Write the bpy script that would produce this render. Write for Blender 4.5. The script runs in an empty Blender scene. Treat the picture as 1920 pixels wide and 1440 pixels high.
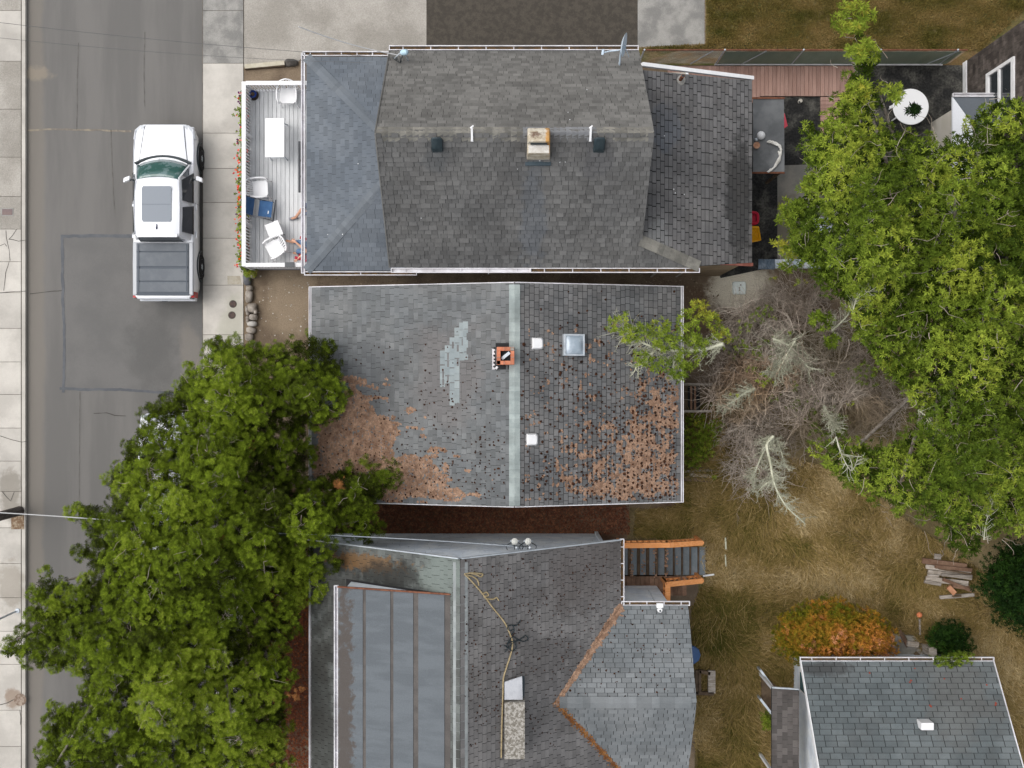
import bpy, bmesh, math, random
import numpy as np
from mathutils import Vector, Matrix
random.seed(7); rng = np.random.default_rng(7)
R = math.radians
S = bpy.context.scene; C = S.collection
H = 36.0; F = 2160.0                      # height of the camera above the road, focal length in photo pixels
# ---------------------------------------------------------------- camera, sky, sun
cam = bpy.data.objects.new('camera', bpy.data.cameras.new('camera')); C.objects.link(cam)
cam.location = (0, 0, H); cam.data.sensor_width = 36; cam.data.lens = 36*F/1920
cam.data.clip_end = 1000; S.camera = cam
SUN_EL, SUN_AZ = 58, 282
w = bpy.data.worlds.new('World'); S.world = w; w.use_nodes = True
nt = w.node_tree; bg = nt.nodes['Background']
sk = nt.nodes.new('ShaderNodeTexSky'); sk.sky_type = 'NISHITA'; sk.sun_disc = False
sk.sun_elevation = R(SUN_EL); sk.sun_rotation = R(SUN_AZ); sk.dust_density = 4; sk.air_density = 1.4
hs = nt.nodes.new('ShaderNodeHueSaturation'); hs.inputs['Saturation'].default_value = .22
nt.links.new(sk.outputs[0], hs.inputs['Color']); nt.links.new(hs.outputs[0], bg.inputs[0])
bg.inputs[1].default_value = .175
sun = bpy.data.objects.new('sun', bpy.data.lights.new('sun', 'SUN')); C.objects.link(sun)
sun.data.energy = 1.0; sun.data.angle = R(60); sun.data.color = (1, .965, .92)
az = R(SUN_AZ); el = R(SUN_EL)
sd = Vector((math.sin(az)*math.cos(el), math.cos(az)*math.cos(el), math.sin(el)))
sun.rotation_euler = sd.to_track_quat('Z', 'Y').to_euler()
S.view_settings.view_transform = 'Standard'; S.view_settings.look = 'None'
S.view_settings.exposure = .15; S.view_settings.gamma = 1
S.view_settings.use_curve_mapping = False
try: S.cycles.max_bounces = 6
except Exception: pass

# ---------------------------------------------------------------- helpers
def P(px, py, z=0.0):                     # photo pixel at height z -> point
    k = (H-z)/F
    return Vector(((px-960)*k, (720-py)*k, z))
def Q(px, py, z=0.0):                     # the point z above the ground point seen at that pixel
    v = P(px, py, 0); v.z = z; return v
def B_(px, py, zt, z):                    # straight below (or above) the point seen at that pixel at height zt
    v = P(px, py, zt); v.z = z; return v
def s2l(c):
    return tuple((x/255/12.92 if x/255 <= .04045 else ((x/255+.055)/1.055)**2.4) for x in c)
MATS = {}
def mat(name, col, col2=None, ns=2.0, lo=.38, hi=.62, rough=.85, metal=0, rnd=0., speck=.25, ss=60., bump=0., bs=None,
        stains_and_shade=(), spec=.3, hue=0., coat=0, det=5, stretch=None, alpha=1., trans=0., ior=1.45, tint=None, transl=0., grime=0.):
    if name in MATS: return MATS[name]
    m = bpy.data.materials.new(name); m.use_nodes = True; MATS[name] = m
    n = m.node_tree.nodes; L = m.node_tree.links; b = n['Principled BSDF']
    def nd(t, **k):
        x = n.new(t)
        for a, v in k.items(): setattr(x, a, v)
        return x
    def mathn(op, a, b_=None, c_=None, clamp=False):
        x = nd('ShaderNodeMath', operation=op, use_clamp=clamp)
        for i, v in enumerate((a, b_, c_)):
            if v is None: continue
            if isinstance(v, (int, float)): x.inputs[i].default_value = v
            else: L.new(v, x.inputs[i])
        return x.outputs[0]
    def mixc(f, a, b_, mode='MIX'):
        x = nd('ShaderNodeMix', data_type='RGBA', blend_type=mode)
        for s_, v in ((x.inputs[0], f), (x.inputs[6], a), (x.inputs[7], b_)):
            if isinstance(v, (int, float)): s_.default_value = v
            elif isinstance(v, tuple): s_.default_value = (*v, 1) if len(v) == 3 else v
            else: L.new(v, s_)
        return x.outputs[2]
    geo = nd('ShaderNodeNewGeometry'); pos = geo.outputs['Position']
    if stretch:
        vm = nd('ShaderNodeVectorMath', operation='MULTIPLY'); L.new(pos, vm.inputs[0]); vm.inputs[1].default_value = stretch
        spos = vm.outputs[0]
    else: spos = pos
    def noise(scale, vec=None, d=3, rough_=.6, off=0.):
        x = nd('ShaderNodeTexNoise'); x.inputs['Scale'].default_value = scale; x.inputs['Detail'].default_value = d
        x.inputs['Roughness'].default_value = rough_
        if off:
            vm = nd('ShaderNodeVectorMath', operation='ADD'); L.new(vec or pos, vm.inputs[0]); vm.inputs[1].default_value = (off, off*1.7, off*.6)
            L.new(vm.outputs[0], x.inputs['Vector'])
        else: L.new(vec or pos, x.inputs['Vector'])
        return x.outputs['Fac']
    def ramp(v, a, b_, t0=0., t1=1.):
        x = nd('ShaderNodeMapRange'); L.new(v, x.inputs[0])
        x.inputs[1].default_value = a; x.inputs[2].default_value = b_; x.inputs[3].default_value = t0; x.inputs[4].default_value = t1
        x.interpolation_type = 'SMOOTHSTEP'; return x.outputs[0]
    if tint:
        spec = .07                          # colours along a vertex attribute: kinds of leaf and blade, and shade painted into the crowns
        at = nd('ShaderNodeAttribute', attribute_name='tint'); cr = nd('ShaderNodeValToRGB')
        while len(cr.color_ramp.elements) < len(tint): cr.color_ramp.elements.new(.5)
        for i, c in enumerate(tint):
            cr.color_ramp.elements[i].position = i/(len(tint)-1); cr.color_ramp.elements[i].color = (*c, 1)
        L.new(at.outputs['Fac'], cr.inputs[0]); col_o = cr.outputs[0]
    else:
        f = ramp(noise(ns, spos, det), lo, hi)
        col_o = mixc(f, tuple(col), tuple(col2 or col))
    oi = nd('ShaderNodeObjectInfo')
    rn = mathn('FRACT', mathn('ADD', geo.outputs['Random Per Island'], oi.outputs['Random']))
    if rnd:
        v = mathn('MULTIPLY_ADD', rn, 2*rnd, 1-rnd)
        cx = nd('ShaderNodeCombineColor'); [L.new(v, cx.inputs[i]) for i in range(3)]
        col_o = mixc(1., col_o, cx.outputs[0], 'MULTIPLY')
    if hue:
        r2 = mathn('FRACT', mathn('MULTIPLY', rn, 17.31))
        h = nd('ShaderNodeHueSaturation'); L.new(mathn('MULTIPLY_ADD', r2, hue, .5-hue/2), h.inputs['Hue']); L.new(col_o, h.inputs['Color'])
        col_o = h.outputs[0]
    for st in stains_and_shade:                       # (centre, radii, colour, strength, noise scale[, noise amount])
        c_, r_, sc, k, nsx = st[:5]; am = st[5] if len(st) > 5 else .9
        vm = nd('ShaderNodeVectorMath', operation='SUBTRACT'); L.new(pos, vm.inputs[0]); vm.inputs[1].default_value = c_
        v2 = nd('ShaderNodeVectorMath', operation='DIVIDE'); L.new(vm.outputs[0], v2.inputs[0]); v2.inputs[1].default_value = r_
        v3 = nd('ShaderNodeVectorMath', operation='LENGTH'); L.new(v2.outputs[0], v3.inputs[0])
        d = mathn('ADD', v3.outputs['Value'], mathn('MULTIPLY', mathn('SUBTRACT', noise(nsx, None, 4, .65, c_[0]+3), .5), -2*am))
        col_o = mixc(ramp(d, 1.05, .55, 0, k), col_o, tuple(sc))
    sp = noise(ss, None, 2, .7)
    if grime:
        g = ramp(noise(.9, None, 6, .65, 5.), .42, .68, 0, grime)
        col_o = mixc(g, col_o, (.05, .045, .04))
    if speck:
        v = mathn('MULTIPLY_ADD', sp, 2*speck, 1-speck)
        cx = nd('ShaderNodeCombineColor'); [L.new(v, cx.inputs[i]) for i in range(3)]
        col_o = mixc(1., col_o, cx.outputs[0], 'MULTIPLY')
    L.new(col_o, b.inputs['Base Color'])
    b.inputs['Roughness'].default_value = rough; b.inputs['Metallic'].default_value = metal
    b.inputs['Specular IOR Level'].default_value = spec; b.inputs['IOR'].default_value = ior
    if coat: b.inputs['Coat Weight'].default_value = coat; b.inputs['Coat Roughness'].default_value = .05
    if trans: b.inputs['Transmission Weight'].default_value = trans
    if alpha < 1: b.inputs['Alpha'].default_value = alpha
    if bump:
        bp = nd('ShaderNodeBump'); bp.inputs['Strength'].default_value = bump; bp.inputs['Distance'].default_value = .02
        L.new(noise(bs or ss, spos, 3), bp.inputs['Height']); L.new(bp.outputs[0], b.inputs['Normal'])
    if transl:
        tr = nd('ShaderNodeBsdfTranslucent'); L.new(col_o, tr.inputs[0]); mx = nd('ShaderNodeMixShader'); mx.inputs[0].default_value = transl
        L.new(b.outputs[0], mx.inputs[1]); L.new(tr.outputs[0], mx.inputs[2]); L.new(mx.outputs[0], n['Material Output'].inputs[0])
    return m

WL = {}
def wl(p): return WL.get(p.name, Vector((0, 0, 0))) if p else Vector((0, 0, 0))
def tag(o, label=None, cat=None, group=None, kind=None):
    if label: o['label'] = label
    if cat: o['category'] = cat
    if group: o['group'] = group
    if kind: o['kind'] = kind
    return o
def thing(name, label, cat, loc=(0, 0, 0), rz=0, group=None, local=False):
    o = bpy.data.objects.new(name, None); C.objects.link(o); o.location = loc; o.rotation_euler = (0, 0, rz)
    o.empty_display_size = .2
    if not local: WL[o.name] = Vector(loc)
    return tag(o, label, cat, group)
def link(name, me, parent=None, loc=None):
    o = bpy.data.objects.new(name, me); C.objects.link(o)
    if parent: o.parent = parent
    if loc is not None: o.location = loc
    if parent and parent.name in WL: WL[o.name] = wl(parent)+(Vector(loc) if loc is not None else Vector((0, 0, 0)))
    return o
def npmesh(name, V, Fc, m, parent=None, tint=None, mi=None, smooth=False, kind=None):
    V = np.asarray(V, np.float32) - np.array(wl(parent), np.float32); Fc = np.asarray(Fc, np.int32)
    me = bpy.data.meshes.new(name); k = Fc.shape[1]
    me.vertices.add(len(V)); me.vertices.foreach_set('co', V.ravel())
    me.loops.add(Fc.size); me.loops.foreach_set('vertex_index', Fc.ravel())
    me.polygons.add(len(Fc)); me.polygons.foreach_set('loop_start', np.arange(0, Fc.size, k, dtype=np.int32))
    me.polygons.foreach_set('loop_total', np.full(len(Fc), k, np.int32))
    for x in (m if isinstance(m, (list, tuple)) else [m]): me.materials.append(x)
    if mi is not None: me.polygons.foreach_set('material_index', np.asarray(mi, np.int32))
    if smooth: me.polygons.foreach_set('use_smooth', np.ones(len(Fc), bool))
    if tint is not None:
        a = me.attributes.new('tint', 'FLOAT', 'POINT'); a.data.foreach_set('value', np.asarray(tint, np.float32))
    me.update(calc_edges=True)
    o = link(name, me, parent)
    if kind: o['kind'] = kind
    return o
class MB:
    def __init__(s): s.v = []; s.f = []; s.m = []; s.cm = 0
    def add(s, vs, fs):
        b = len(s.v); s.v += [tuple(v) for v in vs]; s.f += [tuple(b+i for i in f) for f in fs]; s.m += [s.cm]*len(fs); return s
    def box(s, x0, x1, y0, y1, z0, z1, M=None):
        vs = [Vector((x, y, z)) for z in (z0, z1) for y in (y0, y1) for x in (x0, x1)]
        if M: vs = [M @ v for v in vs]
        return s.add(vs, [(0, 2, 3, 1), (4, 5, 7, 6), (0, 1, 5, 4), (2, 6, 7, 3), (0, 4, 6, 2), (1, 3, 7, 5)])
    def bar(s, a, b, w, h, up=(0, 0, 1)):   # box from a to b, w across, h along up
        a = Vector(a); b = Vector(b); d = (b-a).normalized(); up = Vector(up)
        sx = d.cross(up)
        if sx.length < 1e-4: sx = d.cross(Vector((1, 0, 0)))
        sx.normalize(); u = sx.cross(d).normalized(); vs = []
        for p in (a, b):
            for i, j in ((-1, -1), (1, -1), (1, 1), (-1, 1)): vs.append(p+sx*(i*w/2)+u*(j*h/2))
        return s.add(vs, [(0, 3, 2, 1), (4, 5, 6, 7), (0, 1, 5, 4), (1, 2, 6, 5), (2, 3, 7, 6), (3, 0, 4, 7)])
    def tube(s, pts, r, n=8, cap=True):
        pts = [Vector(p) for p in pts]; rs = r if isinstance(r, (list, tuple)) else [r]*len(pts); ring = []; vs = []; fs = []
        up = Vector((0, 0, 1))
        for i, p in enumerate(pts):
            d = (pts[min(i+1, len(pts)-1)]-pts[max(i-1, 0)]).normalized()
            sx = d.cross(up)
            if sx.length < .05: sx = d.cross(Vector((1, 0, 0)))
            sx.normalize(); u = sx.cross(d)
            for k in range(n):
                a = 2*math.pi*k/n; vs.append(p+(sx*math.cos(a)+u*math.sin(a))*rs[i])
        for i in range(len(pts)-1):
            for k in range(n): fs.append((i*n+k, i*n+(k+1) % n, (i+1)*n+(k+1) % n, (i+1)*n+k))
        if cap: fs.append(tuple(range(n-1, -1, -1))); fs.append(tuple((len(pts)-1)*n+k for k in range(n)))
        return s.add(vs, fs)
    def prism(s, poly, z0, z1):             # poly CCW list of xy; z0 may be below
        n = len(poly); vs = [(x, y, z0) for x, y in poly]+[(x, y, z1) for x, y in poly]
        return s.add(vs, [tuple(range(n-1, -1, -1)), tuple(range(n, 2*n))]+[(i, (i+1) % n, n+(i+1) % n, n+i) for i in range(n)])
    def slab(s, pts, off=(0, 0, -.12)):      # planar 3D polygon extruded by off
        n = len(pts); off = Vector(off); vs = [Vector(p) for p in pts]+[Vector(p)+off for p in pts]
        return s.add(vs, [tuple(range(n)), tuple(range(2*n-1, n-1, -1))]+[(i, n+i, n+(i+1) % n, (i+1) % n) for i in range(n)])
    def lathe(s, prof, c=(0, 0, 0), n=24, M=None):
        vs = []; fs = []; c = Vector(c)
        for r_, z in prof:
            for k in range(n):
                a = 2*math.pi*k/n; v = Vector((r_*math.cos(a), r_*math.sin(a), z)); vs.append(c+((M @ v) if M else v))
        for i in range(len(prof)-1):
            for k in range(n): fs.append((i*n+k, i*n+(k+1) % n, (i+1)*n+(k+1) % n, (i+1)*n+k))
        fs.append(tuple(range(n-1, -1, -1))); fs.append(tuple((len(prof)-1)*n+k for k in range(n)))
        return s.add(vs, fs)
    def ball(s, c, r, nu=10, nv=6, sc=(1, 1, 1)):
        return s.lathe([(max(r*math.sin(math.pi*i/nv), .0005*0+1e-4), -r*math.cos(math.pi*i/nv)*sc[2]) for i in range(nv+1)], c, nu)
    def loft(s, rings, cap=True):
        n = len(rings[0]); vs = [v for r_ in rings for v in r_]; fs = []
        for i in range(len(rings)-1):
            for k in range(n): fs.append((i*n+k, i*n+(k+1) % n, (i+1)*n+(k+1) % n, (i+1)*n+k))
        if cap: fs.append(tuple(range(n-1, -1, -1))); fs.append(tuple((len(rings)-1)*n+k for k in range(n)))
        return s.add(vs, fs)
    def build(s, name, m, parent=None, smooth=False, bevel=0, loc=None, label=None, kind=None, subd=0):
        off = wl(parent); me = bpy.data.meshes.new(name)
        me.from_pydata([tuple(Vector(v)-off) for v in s.v], [], s.f)
        for x in (m if isinstance(m, (list, tuple)) else [m]): me.materials.append(x)
        if isinstance(m, (list, tuple)): me.polygons.foreach_set('material_index', s.m)
        bm = bmesh.new(); bm.from_mesh(me); bmesh.ops.recalc_face_normals(bm, faces=bm.faces)
        bm.to_mesh(me); bm.free()
        if smooth: me.polygons.foreach_set('use_smooth', [True]*len(me.polygons))
        o = link(name, me, parent, loc)
        if bevel:
            b = o.modifiers.new('bevel', 'BEVEL'); b.width = bevel; b.segments = 2; b.limit_method = 'ANGLE'; b.angle_limit = R(40)
        if subd:
            b = o.modifiers.new('subsurf', 'SUBSURF'); b.levels = subd; b.render_levels = subd
        if smooth:
            try: me.set_sharp_from_angle(angle=R(40))
            except Exception: pass
        if label: o['label'] = label
        if kind: o['kind'] = kind
        return o
def copy_tree(o, parent=None):
    c = o.copy(); C.objects.link(c)
    if parent: c.parent = parent
    for ch in list(o.children): copy_tree(ch, c)
    return c
def vnoise(x, y, seed=0):
    x = np.asarray(x, float); y = np.asarray(y, float); xi = np.floor(x).astype(np.int64); yi = np.floor(y).astype(np.int64)
    fx = x-xi; fy = y-yi; fx = fx*fx*(3-2*fx); fy = fy*fy*(3-2*fy)
    def h(a, b):
        n = (a*374761393+b*668265263+seed*1442695041) & 0xffffffff
        n = ((n ^ (n >> 13))*1274126177) & 0xffffffff
        return ((n ^ (n >> 16)) & 0xffff)/65535.
    return (h(xi, yi)*(1-fx)+h(xi+1, yi)*fx)*(1-fy)+(h(xi, yi+1)*(1-fx)+h(xi+1, yi+1)*fx)*fy
def fbm(x, y, seed=0, o=3):
    return sum(vnoise(np.asarray(x)*2**i, np.asarray(y)*2**i, seed+i)*.5**i for i in range(o))/(2-.5**(o-1))
def inpoly(x, y, poly):
    x = np.asarray(x, float); y = np.asarray(y, float); r = np.zeros(x.shape, bool); n = len(poly)
    for i in range(n):
        x0, y0 = poly[i]; x1, y1 = poly[(i+1) % n]
        if y0 == y1: continue
        c = ((y0 > y) != (y1 > y)) & (x < (x1-x0)*(y-y0)/(y1-y0)+x0); r ^= c
    return r
def edged(x, y, poly):
    d = np.full(np.shape(x), 1e9); n = len(poly)
    for i in range(n):
        a = np.array(poly[i], float); b = np.array(poly[(i+1) % n], float); e = b-a; L2 = (e*e).sum()
        t = np.clip(((x-a[0])*e[0]+(y-a[1])*e[1])/L2, 0, 1)
        d = np.minimum(d, np.hypot(x-a[0]-t*e[0], y-a[1]-t*e[1]))
    return d
def clip(poly, cv):                          # Sutherland-Hodgman, cv convex CCW
    out = poly
    for i in range(len(cv)):
        a = cv[i]; b = cv[(i+1) % len(cv)]; inp = out; out = []
        if not inp: return []
        sd_ = lambda p: (b[0]-a[0])*(p[1]-a[1])-(b[1]-a[1])*(p[0]-a[0])
        for j in range(len(inp)):
            p = inp[j]; q = inp[(j+1) % len(inp)]; sp_ = sd_(p); sq = sd_(q)
            if sp_ >= 0: out.append(p)
            if (sp_ >= 0) != (sq >= 0):
                t = sp_/(sp_-sq); out.append((p[0]+t*(q[0]-p[0]), p[1]+t*(q[1]-p[1])))
    return out
def area(p): return .5*sum(p[i][0]*p[(i+1) % len(p)][1]-p[(i+1) % len(p)][0]*p[i][1] for i in range(len(p)))
def ccw(p): return p if area(p) > 0 else p[::-1]
class Plane:                                 # a roof slope: O a point of it, d the horizontal way down, s the fall per metre
    def __init__(s, O, d, sl):
        s.O = Vector(O); s.d = Vector((*d, 0)).normalized(); s.s = sl
        s.v = Vector((-s.d.x, -s.d.y, sl)).normalized(); s.u = Vector((s.d.y, -s.d.x, 0)); s.u = s.v.cross(Vector((0,0,1))).normalized() if sl > 50 else s.u
        s.n = s.u.cross(s.v)
        if s.n.z < 0: s.u = -s.u; s.n = -s.n
    def z(s, x, y): return s.O.z-s.s*((x-s.O.x)*s.d.x+(y-s.O.y)*s.d.y)
    def at(s, x, y): return Vector((x, y, s.z(x, y)))
    def uv(s, p): p = Vector(p)-s.O; return (p.dot(s.u), p.dot(s.v))
    def pt(s, a, b, h=0): return s.O+s.u*a+s.v*b+s.n*h
    def hit(s, px, py):                      # photo pixel -> point on the slope
        r_ = Vector(((px-960)/F, (720-py)/F, -1)); o = Vector((0, 0, H)); t = (s.O-o).dot(s.n)/r_.dot(s.n); return o+r_*t
class Wall(Plane):
    def __init__(s, O, u): s.O = Vector(O); s.u = Vector((*u, 0)).normalized(); s.v = Vector((0, 0, 1)); s.n = s.u.cross(s.v)
class Shingler:
    def __init__(s, parent, mats, name='shingle'): s.p = parent; s.mats = list(mats)+[MATS['shingle butt edge']]; s.mb = MB(); s.name = name; s.full = []; s.shared = {}
    def slope(s, pl, polys, mi, ex=.14, tw=.2, gap=.01, th=.011, wvar=0., quota=100, jit=.0, pick=None, inuv=False, drop=0., cg=0.):
        s.e_ = ex-cg
        cv = [ccw([tuple(p) if inuv else pl.uv(pl.at(*p)) for p in q]) for q in polys]
        us = [p[0] for q in cv for p in q]; vs = [p[1] for q in cv for p in q]
        full = []; row = 0; v = min(vs)
        while v < max(vs):
            u = min(us)-tw*((row*.5) % 1)-random.random()*tw*.15*(row % 7)
            while u < max(us):
                w_ = tw*(1+random.uniform(-wvar, wvar)); jl = random.uniform(0, jit)
                if random.random() < drop: u += w_; continue
                rc = [(u+gap/2, v+gap*.3-jl), (u+w_-gap/2, v+gap*.3-jl), (u+w_-gap/2, v+ex+.004-cg), (u+gap/2, v+ex+.004-cg)]
                u0 = u; u += w_
                for q in cv:
                    c_ = clip(rc, q)
                    if len(c_) < 3 or area(c_) < tw*ex*.04: continue
                    ar = area(c_)
                    if wvar == 0 and jit == 0 and ar > .995*area(rc): full.append((u0, v))
                    else: s.poly(pl, c_, v, ex, th, mi, ar > .9*area(rc))
            v += ex; row += 1
        # whole tabs: nearest the middle of the picture become parts of their own
        def key(q):
            p = pl.pt(*q); r_ = (Vector((0, 0, H))-p).length; return -r_
        if pick: key = pick(pl)
        full.sort(key=key, reverse=True)
        self_n = min(quota, len(full)); ind = full[:self_n]
        for (a, b) in full[self_n:]:
            s.poly(pl, [(a+gap/2, b+gap*.3), (a+tw-gap/2, b+gap*.3), (a+tw-gap/2, b+ex+.004-cg), (a+gap/2, b+ex+.004-cg)], b, ex, th, mi)
        if ind:
            m2 = MB(); t = pl.O; loc = [(gap/2, gap*.3), (tw-gap/2, gap*.3), (tw-gap/2, ex+.004-cg), (gap/2, ex+.004-cg)]
            s._poly(m2, pl, loc, 0, ex, th); off = pl.O
            me = bpy.data.meshes.new(s.name); me.from_pydata([tuple(Vector(v_)-off) for v_ in m2.v], [], m2.f); me.materials.append(s.mats[mi]); me.materials.append(s.mats[-1]); me.polygons.foreach_set('material_index', [0]+[1]*(len(me.polygons)-1))
            for (a, b) in ind:
                o = link(s.name, me, s.p, pl.pt(a, b)-wl(s.p))
    def _poly(s, mb, pl, c_, v0, ex, th):
        top = [pl.pt(a, b, .006+th*(1-.75*min(1, max(0, (b-v0)/ex)))) for a, b in c_]; bot = [pl.pt(a, b, .0015) for a, b in c_]
        n = len(c_); mb.add(top+bot, [tuple(range(n))]); b_ = len(mb.v)-2*n; k_ = mb.cm; mb.f += [tuple(b_+q for q in (i, n+i, n+(i+1) % n, (i+1) % n)) for i in range(n)]; mb.m += [len(s.mats)-1]*n
    def poly(s, pl, c_, v0, ex, th, mi, big=False): s.mb.cm = mi; s._poly(s.mb, pl, c_, v0, ex, th)
    def done(s, name='shingles'):
        if not s.mb.v: return
        me = bpy.data.meshes.new(name); off = wl(s.p); me.from_pydata([tuple(Vector(v)-off) for v in s.mb.v], [], s.mb.f)
        for x in s.mats: me.materials.append(x)
        me.polygons.foreach_set('material_index', s.mb.m)
        o = link(name, me, s.p); o['kind'] = 'stuff'; return o
def blanket(mbx, pl, polys, h=-.004, th=.12):
    for q in polys: mbx.slab([pl.at(*p)+Vector((0, 0, h)) for p in q], (0, 0, -th))
# --- particles of foliage as real mesh
def frames(ax):
    ax = ax/np.linalg.norm(ax, axis=1, keepdims=True); r_ = rng.normal(size=ax.shape)
    x = np.cross(ax, r_); x /= np.linalg.norm(x, axis=1, keepdims=True)+1e-9; y = np.cross(ax, x)
    return np.stack([x, y, ax], axis=2)
def scatter(tV, tF, pos, ax, sc, tint, off=None):
    M_ = frames(ax); V = np.einsum('nij,kj->nki', M_, tV)*sc[:, None, None]+pos[:, None, :]
    k = len(tV); Fc = (tF[None]+(np.arange(len(pos))*k)[:, None, None]).reshape(-1, tF.shape[1])
    tt = np.repeat(tint, k) if off is None else (tint[:, None]+off[None]).reshape(-1)
    return V.reshape(-1, 3), Fc, np.clip(tt, 0, 1)
def tuft(n=30, L=1., wd=.2, e0=-10, e1=88):
    V = []; Fc = []
    for i in range(n):
        e = R(e0+(e1-e0)*((i+.5)/n)**1.0); a = i*2.39996; d = np.array([math.cos(a)*math.cos(e), math.sin(a)*math.cos(e), math.sin(e)])
        s_ = np.array([-math.sin(a), math.cos(a), 0])*wd/2; b = d*.12; l = L*random.uniform(.85, 1.1)
        V += [b-s_*.6, b+s_*.6, d*l*.75+s_, d*l*.75-s_, ]; Fc += [(4*i, 4*i+1, 4*i+2, 4*i+3)]
    return np.array(V), np.array(Fc)
def puff(n=38, wd=.15):
    V = []; Fc = []; off = []
    for i in range(n):
        e = math.asin(-.05+1.0*(i+.5)/n*.99); a = i*2.39996; d = np.array([math.cos(a)*math.cos(e), math.sin(a)*math.cos(e), math.sin(e)*.8])
        s_ = np.array([-math.sin(a), math.cos(a), 0])*wd/2; l = random.uniform(.6, 1.2); c = d*.1
        V += [c-s_*.5, d*l+s_*.9, d*l-s_*.9]; Fc += [(3*i, 3*i+1, 3*i+2)]; off += [(-.20+.34*math.sin(e)+random.uniform(-.06, .06))]*3  # tint paints light on the tuft top and shade low down
    return np.array(V), np.array(Fc), np.array(off)
def rosette(n=9, L=1., wd=.3, e0=5, e1=65, z=.0):
    V = []; Fc = []
    for i in range(n):
        e = R(e0+(e1-e0)*(i/(n-1))); a = i*2.39996+random.uniform(-.3, .3); l = L*random.uniform(.75, 1.1)*(1-.25*i/n)
        d = np.array([math.cos(a)*math.cos(e), math.sin(a)*math.cos(e), math.sin(e)]); s_ = np.array([-math.sin(a), math.cos(a), 0])*wd*l/2
        V += [d*.05*l, d*l*.5+s_, d*l, d*l*.5-s_+np.array([0, 0, .03])]; Fc += [(4*i, 4*i+1, 4*i+2, 4*i+3)]
    return np.array(V), np.array(Fc)
def tubes(Pn, Rn, n=3):                      # (N,S,3) polylines with radii (N,S) -> one mesh
    N, Sg, _ = Pn.shape; d = np.gradient(Pn, axis=1); d /= np.linalg.norm(d, axis=2, keepdims=True)+1e-9
    ref = np.tile(rng.normal(size=(N, 1, 3)), (1, Sg, 1)); x = np.cross(d, ref); x /= np.linalg.norm(x, axis=2, keepdims=True)+1e-9; y = np.cross(d, x)
    a = np.arange(n)*2*math.pi/n
    V = Pn[:, :, None, :]+Rn[:, :, None, None]*(x[:, :, None, :]*np.cos(a)[None, None, :, None]+y[:, :, None, :]*np.sin(a)[None, None, :, None])
    i = np.arange(Sg-1)[:, None]; k = np.arange(n)[None]; q = np.stack([i*n+k, i*n+(k+1) % n, (i+1)*n+(k+1) % n, (i+1)*n+k], -1).reshape(-1, 4)
    Fc = (q[None]+(np.arange(N)*Sg*n)[:, None, None]).reshape(-1, 4)
    return V.reshape(-1, 3), Fc
def wander(p0, d0, L, Sg, jit=.35, droop=0.):
    N = len(p0); out = np.zeros((N, Sg, 3)); out[:, 0] = p0; d = d0/np.linalg.norm(d0, axis=1, keepdims=True); st = (L/(Sg-1))[:, None]
    for i in range(1, Sg):
        d = d+rng.normal(size=(N, 3))*jit; d[:, 2] -= droop; d /= np.linalg.norm(d, axis=1, keepdims=True); out[:, i] = out[:, i-1]+d*st
    return out
def px2m(px, py, z):
    k = (H-z)/F; return np.stack([(px-960)*k, (720-py)*k, z], -1)
def sample_poly(poly, n, mind=0):
    xs = [p[0] for p in poly]; ys = [p[1] for p in poly]; out = []
    if mind == 0:
        X = rng.uniform(min(xs), max(xs), n*4); Y = rng.uniform(min(ys), max(ys), n*4); m_ = inpoly(X, Y, poly); return X[m_][:n], Y[m_][:n]
    gx = []; gy = []
    for t in range(n*30):
        x = random.uniform(min(xs), max(xs)); y = random.uniform(min(ys), max(ys))
        if not inpoly(np.array([x]), np.array([y]), poly)[0]: continue
        if gx and np.min((np.array(gx)-x)**2+(np.array(gy)-y)**2) < mind**2: continue
        gx.append(x); gy.append(y)
        if len(gx) >= n: break
    return np.array(gx), np.array(gy)
# ---------------------------------------------------------------- materials
asphalt = mat('asphalt', (.132, .127, .121), (.158, .151, .143), ns=.5, speck=.3, ss=90, rough=.9, bump=.3, stretch=(2.2, .25, 1),
    stains_and_shade=[((-11.2, 1.2, 0), (1.0, 1.5, 2), (.07, .068, .066), .3, 1.2), ((-10.2, 0.5, 0), (.5, 2.2, 2), (.21, .19, .165), .5, .8), ((-14.9, 0, 0), (.35, 30, 2), (.19, .17, .145), .6, .9, .4), ((-14.9, 9.7, 0), (.6, .25, 2), (.26, .22, .17), .6, 3)])
patchm = mat('patch asphalt', (.128, .125, .121), (.148, .143, .138), ns=.6, speck=.3, ss=90, rough=.9, bump=.3,
    stains_and_shade=[((-11.2, 1.0, 0), (.9, 1.6, 2), (.075, .073, .07), .3, 1.2), ((-10.0, .6, 0), (.45, 1.6, 2), (.21, .19, .165), .5, .8)])
tar = mat('tar seal', (.075, .08, .09), (.1, .105, .115), ns=2, rough=.6, speck=.15)
crackm = mat('crack dark', (.06, .055, .05), rough=1, speck=.3)
conc = mat('pale concrete', (.40, .375, .34), (.52, .49, .445), ns=.9, rnd=.07, speck=.12, ss=50, bump=.2, lo=.35, hi=.65,
    stains_and_shade=[((-15.6, -3.6, .1), (.4, 1.1, 1), (.2, .18, .15), .7, 1.5), ((-15.6, -6.3, .1), (.5, .9, 1), (.25, .22, .18), .6, 2), ((-8.7, 1.7, .1), (.5, 1.4, 1), (.40, .39, .32), .6, 1.6), ((-15.5, -9.8, .1), (.35, .35, 1), (.22, .15, .1), .7, 3)])
aggr = mat('aggregate concrete', (.27, .25, .22), (.37, .345, .31), ns=.5, rnd=.05, speck=.42, ss=34, bump=.5)
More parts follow.
